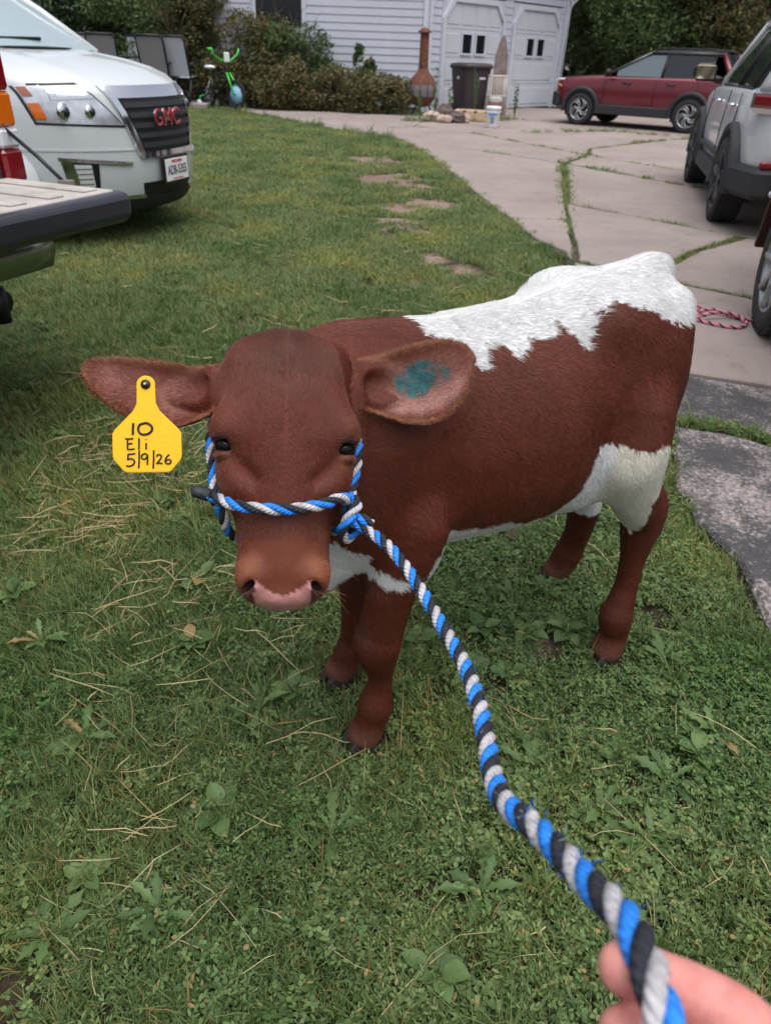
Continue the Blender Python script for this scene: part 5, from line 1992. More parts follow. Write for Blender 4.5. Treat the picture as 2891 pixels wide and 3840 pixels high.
def patio_chair(loc, rz, fabric, label):
    c = empty('patio_chair', (loc[0], loc[1], .12), rz, label, 'chair', 'patio chairs around the garden table', 1.25)
    mb = MB()
    for s in (-1, 1):
        mb.tube([(s * .27, -.24, .0), (s * .27, -.26, .42), (s * .27, -.20, .62), (s * .27, .0, .66), (s * .27, .20, .62)], .021, 'metal_black', 8)
        mb.tube([(s * .26, -.25, .42), (s * .26, .18, .40), (s * .26, .30, .98), (s * .25, .34, 1.06)], .021, 'metal_black', 8)
        mb.tube([(s * .26, .16, .40), (s * .27, .34, .0)], .021, 'metal_black', 8)
    mb.tube([(-.25, .34, 1.06), (.25, .34, 1.06)], .021, 'metal_black', 8)
    mb.tube([(-.26, -.25, .42), (.26, -.25, .42)], .021, 'metal_black', 8)
    mb.build('frame', c)
    MB().grid([[(x, y, z) for x in (-.25, -.1, .1, .25)] for y, z in ((-.25, .425), (0, .40), (.18, .405))], fabric).build('seat', c)
    MB().grid([[(x, y + .01 * (abs(x) < .2), z) for x in (-.25, -.1, .1, .25)] for y, z in ((.19, .43), (.26, .75), (.335, 1.05))], fabric).build('backrest', c)
    return c


patio_chair((-7.55, 20.3, 0), R(20), 'sling_grey', 'round-topped dark patio chair nearest the white car\'s windshield')
patio_chair((-6.95, 20.0, 0), R(185), 'sling_grey', 'dark grey sling patio chair second from the left, seen from behind')
patio_chair((-6.6, 21.3, 0), R(8), 'sling_light', 'light grey sling patio chair behind the garden table')
patio_chair((-6.05, 21.3, 0), R(-8), 'sling_light', 'partly hidden light patio chair behind the table\'s right end')
patio_chair((-5.72, 19.95, 0), R(172), 'sling_grey', 'taupe sling patio chair at the table\'s near right corner')
patio_chair((-5.2, 20.05, 0), R(165), 'sling_light', 'light grey sling patio chair at the far right of the group')
tb = empty('garden_table', (-6.45, 20.5, .12), R(4), 'dark garden table between the patio chairs', 'table', None, 1.25)
mat('patio_stone', lin(150, 140, 134), .9, noise=.15, nscale=5)
MB().box((-7.2, 20.9, .04), (5.2, 2.6, .16), 'patio_stone', bev=.02).build('patio', kind='structure')
MB().box((0, 0, .71), (1.25, .7, .035), 'metal_black', bev=.008).build('table_top', tb)
for sx in (-1, 1):
    for sy in (-1, 1):
        MB().tube([(sx * .50, sy * .28, .70), (sx * .54, sy * .30, .3), (sx * .56, sy * .31, 0)], .022, 'metal_black', 8).build('leg', tb)

# child's bicycle
mat('bike_green', lin(60, 200, 70), .35, coat=.5)
mat('bike_white', lin(225, 230, 232), .4)
mat('bike_blue', lin(150, 200, 232), .45)
mat('rubber', lin(30, 30, 33), .8, noise=.2, nscale=60, bump=.2, bscale=150)
bike = empty('child_bicycle', (-4.38, 19.85, .02), R(-38), 'green and black child\'s bicycle with training wheels parked on the path', 'bicycle', None, 1.5)


def bike_wheel(x, r, disc=None, nm='wheel', y=0):
    w = link(nm, None, bike)
    MB().lathe([(r - .03, -.016), (r - .008, -.024), (r, -.01), (r, .01), (r - .008, .024), (r - .03, .016), (r - .034, 0), (r - .03, -.016)], 'rubber', 28, (x, y, r), 'y').build('tyre', w)
    mb = MB()
    mb.lathe([(r - .034, -.012), (r - .046, -.01), (r - .046, .01), (r - .034, .012)], 'metal_black', 28, (x, y, r), 'y')
    for k in range(10):
        a = k * math.pi / 5
        mb.tube([(x, y, r), (x + math.cos(a) * (r - .04), y, r + math.sin(a) * (r - .04))], .003, 'bike_white', 4)
    mb.build('rim', w)
    if disc:
        MB().lathe([(.012, -.018), (r - .085, -.014), (r - .085, .014), (.012, .018)], disc, 24, (x, y, r), 'y').build('wheel_disc', w)


bike_wheel(.46, .205, 'bike_blue')
bike_wheel(-.22, .175)
for s in (-1, 1):
    tw = MB().lathe([(.005, -.012), (.05, -.014), (.056, -.006), (.056, .006), (.05, .014), (.005, .012)], 'bike_white', 16, (-.25, s * .17, .056), 'y')
    tw.tube([(-.22, s * .06, .175), (-.24, s * .15, .16), (-.25, s * .165, .056)], .008, 'bike_green', 6)
    tw.build('training_wheel', bike)
fr = MB()
fr.tube([(.30, 0, .52), (.16, 0, .50), (-.02, 0, .45), (-.10, 0, .42)], .018, 'metal_black', 8)
fr.tube([(.31, 0, .46), (.16, 0, .32), (.02, 0, .22)], .02, 'metal_black', 8)
fr.tube([(-.10, 0, .50), (-.04, 0, .36), (.02, 0, .22)], .016, 'metal_black', 8)
for s in (-1, 1):
    fr.tube([(.02, s * .02, .22), (-.22, s * .045, .175)], .011, 'metal_black', 6)
    fr.tube([(-.09, s * .02, .43), (-.22, s * .045, .175)], .010, 'bike_white', 6)
fr.build('frame', bike)
fk = MB()
for s in (-1, 1):
    fk.tube([(.31, s * .03, .50), (.37, s * .045, .40), (.46, s * .05, .205)], .013, 'bike_green', 7)
fk.tube([(.30, 0, .46), (.28, 0, .62)], .018, 'metal_black', 8)
fk.build('fork', bike)
hb = MB().tube([(.28, -.26, .80), (.27, -.24, .74), (.27, -.10, .66), (.27, .10, .66), (.27, .24, .74), (.28, .26, .80)], .012, 'bike_green', 8)
hb.box((.30, 0, .70), (.03, .10, .13), 'bike_white', bev=.01)
hb.build('handlebar', bike)
for s in (-1, 1):
    MB().tube([(.285, s * .26, .80), (.23, s * .30, .805)], .018, 'bike_green', 8).build('grip', bike)
MB().sphere((-.12, 0, .56), (.12, .065, .03), 'bike_white', 14, 8).tube([(-.12, 0, .55), (-.09, 0, .44)], .012, 'bike_green', 6).build('saddle', bike)
pd = MB().tube([(.02, -.05, .22), (.02, .05, .22)], .035, 'metal_black', 10)
pd.box((.10, .09, .17), (.07, .05, .018), 'metal_black').box((-.06, -.09, .27), (.07, .05, .018), 'metal_black')
pd.build('pedals', bike)

# rusty chiminea
mat('rust', lin(96, 58, 48), .85, noise=.35, nscale=12, bump=.3, bscale=40, col2=lin(120, 74, 58))
mat('mesh_grey', lin(112, 110, 114), .7, noise=.4, nscale=30)
chm = empty('chiminea', (.52, 19.75, .02), R(-10), 'rusty iron chiminea with a tall flue before the house corner', 'chiminea')
MB().lathe([(.10, .18), (.22, .24), (.30, .36), (.33, .52), (.31, .68), (.24, .80), (.15, .88), (.115, .96)], 'rust', 24).build('belly', chm)
MB().lathe([(.115, .95), (.108, 1.2), (.10, 1.62), (.10, 1.66)], 'rust', 20).build('flue', chm)
MB().lathe([(.165, 1.66), (.165, 1.68), (.09, 1.73), (.01, 1.765)], 'rust', 20).build('cap', chm)
mb = MB()
rows = []
for z in (.40, .48, .56, .64):
    r_ = np.interp(z, [.36, .52, .68], [.315, .345, .325])
    rows.append([(r_ * math.cos(a), r_ * math.sin(a), z) for a in np.linspace(R(-150), R(-30), 9)])
mb.grid(rows, 'mesh_grey')
dr = mb.build('fire_door', chm)
mb = MB()
for a in np.linspace(R(-150), R(-30), 5):
    mb.tube([(.352 * math.cos(a), .352 * math.sin(a), z) for z in (.39, .52, .65)], .010, 'rust', 5)
mb.build('door_bars', dr)
for k in range(3):
    a = k * 2.094 + .5
    MB().tube([(.16 * math.cos(a), .16 * math.sin(a), .26), (.28 * math.cos(a), .28 * math.sin(a), 0)], .02, 'rust', 6).build('leg', chm)

# wheeled rubbish bin
mat('bin_brown', lin(58, 50, 56), .55, noise=.12, nscale=10)
mat('sticker', lin(206, 206, 214), .6)
bn = empty('rubbish_bin', (1.68, 20.25, .02), R(24), 'large dark brown wheeled rubbish bin before the left garage door', 'bin')
mb = MB()
rows = []
for z, w, d in ((.04, .27, .30), (.10, .29, .32), (.60, .34, .37), (1.0, .38, .41)):
    rows.append([(w * math.copysign(abs(math.cos(a)) ** .35, math.cos(a)), d * math.copysign(abs(math.sin(a)) ** .35, math.sin(a)), z) for a in np.linspace(0, 2 * math.pi, 33)])
mb.grid(rows, 'bin_brown')
mb.add([rows[0][i] for i in range(32)], [tuple(range(32))], 'bin_brown')
mb.build('body', bn)
mb = MB()
rows = []
for z, s in ((1.0, 1.0), (1.0, 1.08), (1.05, 1.08), (1.085, 1.02), (1.11, .70), (1.115, .02)):
    rows.append([(.38 * s * math.copysign(abs(math.cos(a)) ** .35, math.cos(a)), .42 * s * math.copysign(abs(math.sin(a)) ** .35, math.sin(a)), z) for a in np.linspace(0, 2 * math.pi, 33)])
mb.grid(rows, 'bin_brown')
mb.build('lid', bn)
MB().tube([(-.30, .47, 1.0), (.30, .47, 1.0)], .018, 'bin_brown', 8).build('handle', bn)
for s in (-1, 1):
    MB().lathe([(.02, -.03), (.12, -.03), (.13, 0), (.12, .03), (.02, .03)], 'rubber', 20, (s * .27, .34, .13), 'x').build('wheel', bn)
MB().box((.10, -.402, .80), (.16, .004, .045), 'sticker', rot=(R(4), 0, 0)).build('sticker', bn)
MB().box((-.362, -.05, .80), (.006, .10, .06), 'sticker', rot=(0, R(4), 0)).build('sticker', bn)

# white wire crate with a red-and-white thing in it, weathered plank, bucket, stones, low timber box
mat('wire_white', lin(190, 182, 176), .5)
crt = empty('wire_crate', (2.30, 20.05, .02), R(10), 'white wire crate standing against the garage pillar', 'crate')
mb = MB()
for k in range(9):
    x = -.22 + k * .055
    for y in (-.2, .2):
        mb.tube([(x, y, 0), (x, y, .88)], .008, 'wire_white', 5)
for k in range(7):
    y = -.2 + k * .066
    for x in (-.22, .22):
        mb.tube([(x, y, 0), (x, y, .88)], .008, 'wire_white', 5)
mb.build('bars', crt)
mb = MB()
for z in (.02, .45, .86):
    mb.tube([(-.22, -.2, z), (.22, -.2, z), (.22, .2, z), (-.22, .2, z), (-.22, -.2, z)], .012, 'wire_white', 6)
mb.build('hoops', crt)
mat('can_red', lin(150, 92, 88), .5)
can = empty('gas_can', (2.30, 20.02, .05), 0, 'faded red canister with a white top inside the wire crate', 'canister')
MB().lathe([(.01, 0), (.155, .0), (.165, .02), (.165, .28), (.15, .30)], 'can_red', 20).build('body', can)
MB().lathe([(.152, .30), (.152, .37), (.12, .40), (.01, .41)], 'bike_white', 20).build('lid', can)
mat('old_wood', lin(122, 110, 104), .9, noise=.35, nscale=8, bump=.5, bscale=30)
pk = empty('weathered_board', (2.40, 20.55, .02), R(10), 'tall weathered grey board with a pointed end leaning by the garage pillar', 'board')
mb = MB()
mb.prism([(-.16, 0), (.17, 0), (.16, 1.30), (.07, 1.62), (.0, 1.70), (-.08, 1.52), (-.15, 1.25)], -.03, .03, 'old_wood', 'xz')
b1 = mb.build('plank', pk, bev=.006)
b1.rotation_euler = (R(-6), R(2), 0)
mat('plastic_white', lin(228, 230, 234), .4, noise=.04, nscale=8)
mat('label_blue', lin(70, 140, 210), .5)
mat('label_print', lin(120, 130, 150), .6)
bk = empty('bucket', (1.93, 16.95, .023), R(-30), 'white plastic bucket with a blue label on the driveway', 'bucket')
mb = MB().lathe([(.005, .002), (.125, .002), (.13, .01), (.148, .33), (.158, .335), (.158, .375), (.150, .38), (.143, .37), (.122, .02), (.005, .015)], 'plastic_white', 28)
mb.lathe([(.150, .27), (.158, .275), (.158, .29), (.152, .295)], 'plastic_white', 28)
mb.build('body', bk)


def band(z0, z1, a0, a1, m, nm, off=.0015):
    r0 = lambda z: .13 + (z - .01) / .32 * .018 + off
    mb = MB()
    mb.grid([[(r0(z) * math.cos(a), r0(z) * math.sin(a), z) for a in np.linspace(R(a0), R(a1), 14)] for z in (z0, z1)], m)
    return mb.build(nm, bk)


band(.215, .255, -105, -35, 'label_blue', 'blue_label')
band(.08, .20, -88, -55, 'label_print', 'printed_text')
MB().tube([(.155 * math.cos(a), .155 * math.sin(a), .30 - .10 * math.sin((a + .6) * .9) ** 2) for a in np.linspace(-.6, 2.6, 14)], .004, 'metal_black', 6).build('handle', bk)
mat('stone_dark', lin(96, 84, 82), .9, noise=.35, nscale=9, bump=.6, bscale=18)
mat('stone_pale', lin(176, 154, 144), .9, noise=.2, nscale=9, bump=.5, bscale=18)


def rock(loc, r, m, seed, label):
    g = np.random.default_rng(seed)
    mb = MB()
    mb.sphere((0, 0, r[2] * .7), r, m, 12, 8)
    V = np.array(mb.v)
    V *= (.80 + .45 * vnoise(V, 7 / max(r), seed))[:, None]
    V[:, 2] = np.maximum(V[:, 2], -.01)
    mb.v = [tuple(p) for p in V]
    mb.sm = [False] * len(mb.sm)
    o = mb.build('rock', None, label, 'rock', 'stones by the driveway')
    o.location = loc


rock((.72, 18.0, .02), (.20, .15, .11), 'stone_pale', 1, 'leftmost pale stone of the heap by the driveway')
rock((1.02, 18.15, .02), (.22, .18, .19), 'stone_dark', 2, 'tallest dark rock in the middle of the stone heap')
rock((.98, 17.75, .02), (.17, .13, .09), 'stone_pale', 3, 'flat pale stone at the front of the heap')
rock((1.25, 17.85, .02), (.20, .15, .12), 'stone_dark', 4, 'dark rock at the right front of the stone heap')
rock((1.45, 17.9, .02), (.10, .09, .10), 'stone_pale', 5, 'small pale round stone right of the dark rocks')
mat('timber_pale', lin(196, 168, 140), .85, noise=.18, nscale=10)
bx = empty('timber_frame', (1.75, 18.65, .02), R(-12), 'low pale timber frame between the stones and the bucket', 'frame')
for (x, y, w, d) in ((0, -.22, .95, .06), (0, .22, .95, .06), (-.445, 0, .06, .38), (.445, 0, .06, .38)):
    MB().box((x, y, .11), (w, d, .2), 'timber_pale', bev=.008).build('board', bx)
for k in range(3):
    MB().box((-.25 + .25 * k, -.256, .19), (.07, .010, .03), 'metal_black').build('bracket', bx)
# tall weeds before the garage
for i, (x, y, h, lab) in enumerate(((.80, 18.6, 1.0, 'tall thin green weed before the rusty chiminea'), (1.15, 18.9, .75, 'tall weed left of the rubbish bin'), (1.72, 19.0, 1.15, 'tallest slender weed in front of the rubbish bin'), (.45, 18.5, .55, 'short weed left of the stone heap'), (2.75, 19.7, .8, 'pale thin weed right of the wire crate'))):
    o = empty('tall_weed', (x, y, .02), 0, lab, 'weed', 'tall weeds by the garage')
    mb = MB()
    for k in range(3):
        mb.tube([(0, 0, 0), (.03 * (k - 1), .02, h * .5), (.07 * (k - 1), .03 * k, h * (1 - .18 * k))], [.010, .008, .003], 'broad_leaf', 5)
    mb.build('stem', o)
    link('foliage', foliage(300 + i, [(0, 0, h * .55, .06, .06, h * .5)], 70, .035, 'broad_leaf'), o)

# ------------------------------------------------------------------ vehicles
mat('paint_white', lin(196, 201, 205), .30, coat=.7, noise=.02, nscale=3)
mat('paint_silver', lin(204, 207, 214), .32, metal=.05, coat=.7)
mat('paint_red', lin(104, 24, 40), .30, metal=.25, coat=.8)
mat('paint_roof', lin(44, 44, 50), .3, coat=.6)
mat('cladding', lin(44, 45, 50), .65, noise=.15, nscale=40)
mat('trim_black', lin(20, 20, 23), .45)
mat('chrome', lin(212, 214, 220), .10, metal=1.0)
mat('alloy', lin(176, 178, 184), .28, metal=.85)
mat('alloy_dark', lin(62, 62, 68), .38, metal=.6)
mat('glass_car', lin(88, 100, 106), .06, spec=.8, coat=.5)
mat('glass_dark', lin(30, 34, 38), .06, spec=.7)
mat('glass_sky', lin(150, 168, 174), .08, spec=.8, coat=.6)  # pale blue of the reflected sky put into the windshield's base colour
mat('lens_clear', lin(206, 210, 216), .12, spec=.7, coat=.8)
mat('lens_inner', lin(200, 204, 210), .20, metal=.6, coat=1.0, noise=.22, nscale=16)
mat('lens_red', lin(120, 12, 24), .18, coat=.8)
mat('lens_brown', lin(150, 84, 60), .2, coat=.8)
mat('lens_amber', lin(206, 100, 14), .2, coat=.8)
mat('plate_white', lin(224, 224, 228), .4)
mat('plate_ink', lin(52, 50, 58), .5)
mat('print_red', lin(196, 70, 74), .5)
mat('badge_red', lin(168, 44, 52), .3, coat=.5)
mat('tyre', lin(44, 43, 46), .85, noise=.15, nscale=50, bump=.2, bscale=120)
mat('mirror_glass', lin(170, 160, 140), .05, metal=.8)


def text_mesh(s, size, mname, depth=.004, bold=0.0, align='CENTER'):
    cu = bpy.data.curves.new('text', 'FONT')
    cu.body = s
    cu.size = size
    cu.extrude = depth
    cu.offset = bold
    cu.align_x = align
    cu.align_y = 'CENTER'
    o = bpy.data.objects.new('tmp_text', cu)
    COL.objects.link(o)
    dg = bpy.context.evaluated_depsgraph_get()
    me = bpy.data.meshes.new_from_object(o.evaluated_get(dg))
    bpy.data.objects.remove(o)
    bpy.data.curves.remove(cu)
    me.materials.clear()
    me.materials.append(MATS[mname])
    return me


def wheel_mesh(r, w, style, dark):
    """tyre, rim meshes about the origin, axle along y, outer face at +y"""
    t = MB()
    t.lathe([(r * .66, -w / 2), (r * .90, -w / 2), (r * .985, -w * .40), (r, -w * .2), (r, w * .2), (r * .985, w * .40), (r * .90, w / 2), (r * .72, w * .49), (r * .66, w * .44)], 'tyre', 40, axis='y')
    for k in range(44):
        a = k * 2 * math.pi / 44
        for s in (-1, 1):
            t.box((math.sin(a) * r * 1.0, s * w * .27, math.cos(a) * r * 1.0), (.014, w * .36, .012), 'tyre', rot=(0, a, 0))
    rim = MB()
    al = 'alloy_dark' if dark else 'alloy'
    rim.lathe([(r * .67, -w * .40), (r * .67, w * .42), (r * .70, w * .46), (r * .655, w * .47), (r * .62, w * .40), (r * .61, w * .33), (r * .10, w * .31), (r * .02, w * .31)], 'trim_black' if style != 'steel' else 'alloy', 40, axis='y')
    rim.lathe([(r * .70, w * .455), (r * .655, w * .475), (r * .625, w * .42)], al, 40, axis='y')
    rim.lathe([(r * .13, w * .30), (r * .13, w * .42), (r * .10, w * .45), (.001, w * .45)], al, 20, axis='y')
    n = {'swirl': 5, 'five': 5, 'ten': 10, 'steel': 8}[style]
    for k in range(n):
        a = k * 2 * math.pi / n
        if style == 'swirl':
            for off in (-.22, .18):
                pts = []
                for q in range(6):
                    f = q / 5
                    aa = a + off + .75 * f * f
                    rr = r * (.10 + .53 * f)
                    pts.append((math.sin(aa) * rr, w * (.39 + .05 * f), math.cos(aa) * rr))
                rim.tube(pts, [r * .06, r * .055, r * .055, r * .06, r * .06, r * .05], 'alloy', 6, flat=(.7, 1))
        else:
            wd = {'five': .085, 'ten': .04, 'steel': .05}[style]
            pts = [(math.sin(a) * r * q, w * (.39 + .06 * q), math.cos(a) * r * q) for q in (.08, .30, .50, .64)]
            rim.tube(pts, [r * wd * .8, r * wd, r * wd * 1.1, r * wd * 1.3], al, 6, flat=(1, .8))
            if style == 'steel':
                rim.lathe([(.001, w * .47), (r * .035, w * .46), (r * .04, w * .42)], 'chrome', 10, (math.sin(a) * r * .28, 0, math.cos(a) * r * .28), 'y')
    return t.mesh('tyre'), rim.mesh('rim')


def add_wheel(parent, x, y, r, meshes, steer=0.0):
    wh = link('wheel', None, parent)
    wh.location = (x, y, r)
    wh.rotation_euler = (0, 0, steer if y > 0 else math.pi + steer)
    link('tyre', meshes[0], wh)
    link('rim', meshes[1], wh)
    return wh


def arch(parent, x, r, y, out, m='cladding', w=.075, zc=None, a0=-8, a1=188):
    """wheel-arch flare and the dark well behind the wheel, on side y (signed)"""
    zc = r if zc is None else zc
    s = 1 if y > 0 else -1
    mb = MB()
    rows = []
    for a in np.linspace(R(a0), R(a1), 25):
        ca, sa = math.cos(a), math.sin(a)
        rows.append([(x + ca * (r + .045) * 1.0, y - s * .10, zc + sa * (r + .045)), (x + ca * (r + .05), y + s * out, zc + sa * (r + .05)), (x + ca * (r + .06 + w * .5), y + s * (out + .012), zc + sa * (r + .06 + w * .5)), (x + ca * (r + .06 + w), y + s * out * .8, zc + sa * (r + .06 + w)), (x + ca * (r + .06 + w), y - s * .05, zc + sa * (r + .06 + w))])
    mb.grid(rows, m)
    mb.build('wheel_arch', parent)
    mb = MB()
    pl = [(x + math.cos(a) * (r + .05), zc + math.sin(a) * (r + .05)) for a in np.linspace(R(-20), R(200), 22)]
    mb.prism(pl, y - s * .22, y + s * .004, 'trim_black', 'xz')
    mb.build('wheel_well', parent)


def suv(name, label, loc, rz, sc_, paint, roofm, P, wheel, group='parked cars'):
    """P: dict of profile data. x forward, y left, ground at 0"""
    car = empty(name, loc, rz, label, 'car', group, sc_)
    mb = MB()
    rows = []
    for (x, w, zb, zm, belt, deck, dw) in P['body']:
        half = [(0, zb), (w * .86, zb), (w * .97, zb + .09), (w, zm), (w * .995, (zm + belt) / 2 + .03), (w * .965, belt), (w * dw, deck), (w * dw * .5, deck + .018), (0, deck + .024)]
        rows.append([(x, -y, z) for y, z in reversed(half)] + [(x, y, z) for y, z in half[1:]])
    mb.grid(rows, paint)
    for r_ in (rows[0], rows[-1]):
        mb.add(r_, [tuple(range(len(r_)))], paint, False)
    mb.build('body', car, sub=2)
    gb, gt = P['glass_base'], P['glass_top']     # [(x front), (x rear)] at belt and roof with half widths
    zb, zt = P['belt_z'], P['roof_z']
    (xf, xr, wb), (tf, tr, wt) = gb, gt
    mb = MB()
    cr = .045
    rows = []
    for f in np.linspace(0, 1, 9):
        x = tf + (tr - tf) * f
        e = math.sin(math.pi * min(1, max(0, f))) ** .6 if 0 < f < 1 else 0
        rows.append([(x, y * wt * 1.02, zt - .05 + (cr + .035 * e) * (1 - abs(y) ** 2.6)) for y in np.linspace(-1, 1, 9)])
    mb.grid(rows, roofm)
    mb.build('roof', car)
    corners = {}
    # pillars and glass
    def lerp(a, b, t):
        return tuple(p + (q - p) * t for p, q in zip(a, b))
    for s in (-1, 1):
        A0, A1 = (xf, s * wb, zb), (tf, s * wt, zt - .05)
        D0, D1 = (xr, s * wb, zb), (tr, s * wt, zt - .05)
        mb = MB()
        mb.tube([A0, lerp(A0, A1, .5), A1], .032, roofm if P.get('pillar') is None else P['pillar'], 8)
        mb.tube([A1, lerp(A1, D1, .5), D1], .032, roofm, 8)
        mb.tube([D1, lerp(D1, D0, .5), D0], [.045, .06, .08], P.get('dpillar', paint), 8)
        mb.build('pillar', car)
        cuts = P['cuts']
        for k in range(len(cuts) - 1):
            a, b = cuts[k], cuts[k + 1]
            def edge(x):
                # top and bottom of the glass at length x
                bz, bw = zb + .01, wb
                tz = zt - .075
                ft = min(1, max(0, (x - xf) / (tf - xf))) if x > tf else 1
                rt_ = min(1, max(0, (x - xr) / (tr - xr))) if x < tr else 1
                f = min(ft, rt_)
                return (x, s * (bw + .008), bz), (x, s * (bw + (wt - bw) * f + .008), bz + (tz - bz) * f)
            xs_ = np.linspace(a - .02, b + .02, 7)
            rows = [[lerp(edge(x)[0], edge(x)[1], t) for t in (0.02, .5, .96)] for x in xs_]
            mb = MB()
            mb.grid(rows, 'glass_dark' if k >= P.get('tint_from', 9) else 'glass_car')
            mb.build('side_window', car)
            p0, p1 = edge(b)
            MB().tube([p0, p1], .030, 'trim_black', 6).build('window_post', car)
        MB().tube([(cuts[0], s * (wb + .012), zb), (cuts[-1], s * (wb + .012), zb)], .014, 'trim_black', 6).build('belt_moulding', car)
    for nm, (x0, x1) in (('windshield', (xf, tf)), ('rear_window', (xr, tr))):
        mb = MB()
        rows = []
        for t in np.linspace(0, 1, 5):
            z = zb + (zt - .04 - zb) * t
            xx_ = x0 + (x1 - x0) * t
            w = wb + (wt - wb) * t
            bow = (.10 if nm == 'windshield' else -.05)
            rows.append([(xx_ + bow * (1 - y * y), y * w * .97, z) for y in np.linspace(-1, 1, 9)])
        mb.grid(rows, P.get('screen', 'glass_car') if nm == 'windshield' else 'glass_dark')
        mb.build(nm, car)
    wm = wheel_mesh(P['r'], P['tw'], *wheel)
    for x in P['axles']:
        for s in (-1, 1):
            y = s * (P['hw'] - P['tw'] / 2 + .055)
            add_wheel(car, x, y, P['r'], wm)
            arch(car, x, P['r'], s * P['hw'], .050, P.get('archm', 'cladding'), P.get('aw', .075))
    return car


# ---- dark red crossover
RED = dict(body=[(-3.60, .60, .48, .60, .92, .95, .80), (-3.50, .80, .34, .60, .98, 1.05, .88), (-3.1, .89, .26, .60, 1.02, 1.07, .9), (-2.3, .90, .24, .60, 1.02, 1.05, .9), (-1.2, .90, .24, .60, 1.01, 1.04, .9), (-.62, .90, .24, .60, 1.00, 1.045, .88), (-.1, .90, .26, .60, .98, 1.02, .84), (.45, .87, .30, .60, .93, .985, .80), (.70, .78, .34, .60, .90, .95, .78), (.80, .62, .42, .60, .86, .90, .74)],
           glass_base=(-.45, -3.30, .80), glass_top=(-1.40, -2.95, .58), belt_z=1.02, roof_z=1.55, cuts=[-.72, -1.78, -2.80], tint_from=1, r=.335, tw=.225, axles=(0, -2.55), hw=.895, dpillar='paint_red', pillar='paint_roof')
red = suv('dark_red_car', 'dark red crossover car with a black roof parked before the trees', (4.52, 19.2, .02), R(144), .94, 'paint_red', 'paint_roof', RED, ('swirl', False))
for s in (-1, 1):
    MB().box((-1.28, s * .905, .36), (1.75, .05, .20), 'cladding', bev=.02).build('sill_cladding', red)
    for x in (-1.05, -2.05):
        MB().tube([(x - .09, s * .90, .90), (x - .05, s * .925, .90), (x + .05, s * .925, .90), (x + .09, s * .90, .90)], .016, 'trim_black', 6).build('door_handle', red)
    for x in (-.52, -1.70, -2.62):
        MB().tube([(x, s * .903, .46), (x + .01, s * .906, .70), (x - .01, s * .882, 1.0)], .005, 'trim_black', 4).build('door_gap', red)
    mr = MB().sphere((-.62, s * 1.02, 1.10), (.075, .11, .075), 'trim_black', 14, 10)
    mr.tube([(-.60, s * .88, 1.04), (-.61, s * .96, 1.07)], .03, 'trim_black', 8)
    mr.build('side_mirror', red)
    MB().box((.60, s * .845, .80), (.13, .03, .035), 'lens_amber', rot=(0, R(-25), s * R(-18)), bev=.006).build('side_marker', red)
    MB().box((.66, s * .70, .91), (.20, .22, .045), 'lens_clear', rot=(0, R(10), s * R(-30)), bev=.01).build('headlight', red)
    MB().box((.66, s * .74, .52), (.24, .20, .30), 'cladding', rot=(0, 0, s * R(-30)), bev=.03).build('bumper_corner', red)
    MB().tube([(-1.45, s * .59, 1.55), (-1.6, s * .59, 1.585), (-2.7, s * .60, 1.585), (-2.95, s * .60, 1.55)], .016, 'trim_black', 6).build('roof_rail', red)
MB().box((.76, 0, .52), (.14, 1.1, .28), 'cladding', bev=.03).build('bumper', red)

# ---- silver crossover on the right
SIL = dict(body=[(-2.16, .60, .52, .62, .98, 1.02, .80), (-2.08, .80, .42, .62, 1.02, 1.08, .88), (-1.7, .90, .30, .62, 1.05, 1.09, .9), (-.9, .91, .26, .62, 1.05, 1.08, .9), (.4, .91, .26, .62, 1.04, 1.06, .9), (.9, .91, .27, .62, 1.02, 1.05, .88), (1.5, .90, .30, .62, 1.0, 1.03, .84), (1.95, .84, .32, .62, .95, .99, .80), (2.12, .70, .40, .62, .90, .94, .76), (2.2, .55, .46, .62, .86, .88, .72)],
           glass_base=(.92, -1.95, .82), glass_top=(.20, -1.70, .61), belt_z=1.06, roof_z=1.63, cuts=[.62, -.42, -1.30], tint_from=0, r=.355, tw=.235, axles=(1.32, -1.32), hw=.905, aw=.045, dpillar='paint_silver', pillar='paint_silver')
sil = suv('silver_car', 'pale silver crossover car parked on the driveway at the right edge', (4.157, 8.283, .023), R(76.0), 1.0, 'paint_silver', 'paint_silver', SIL, ('five', True))
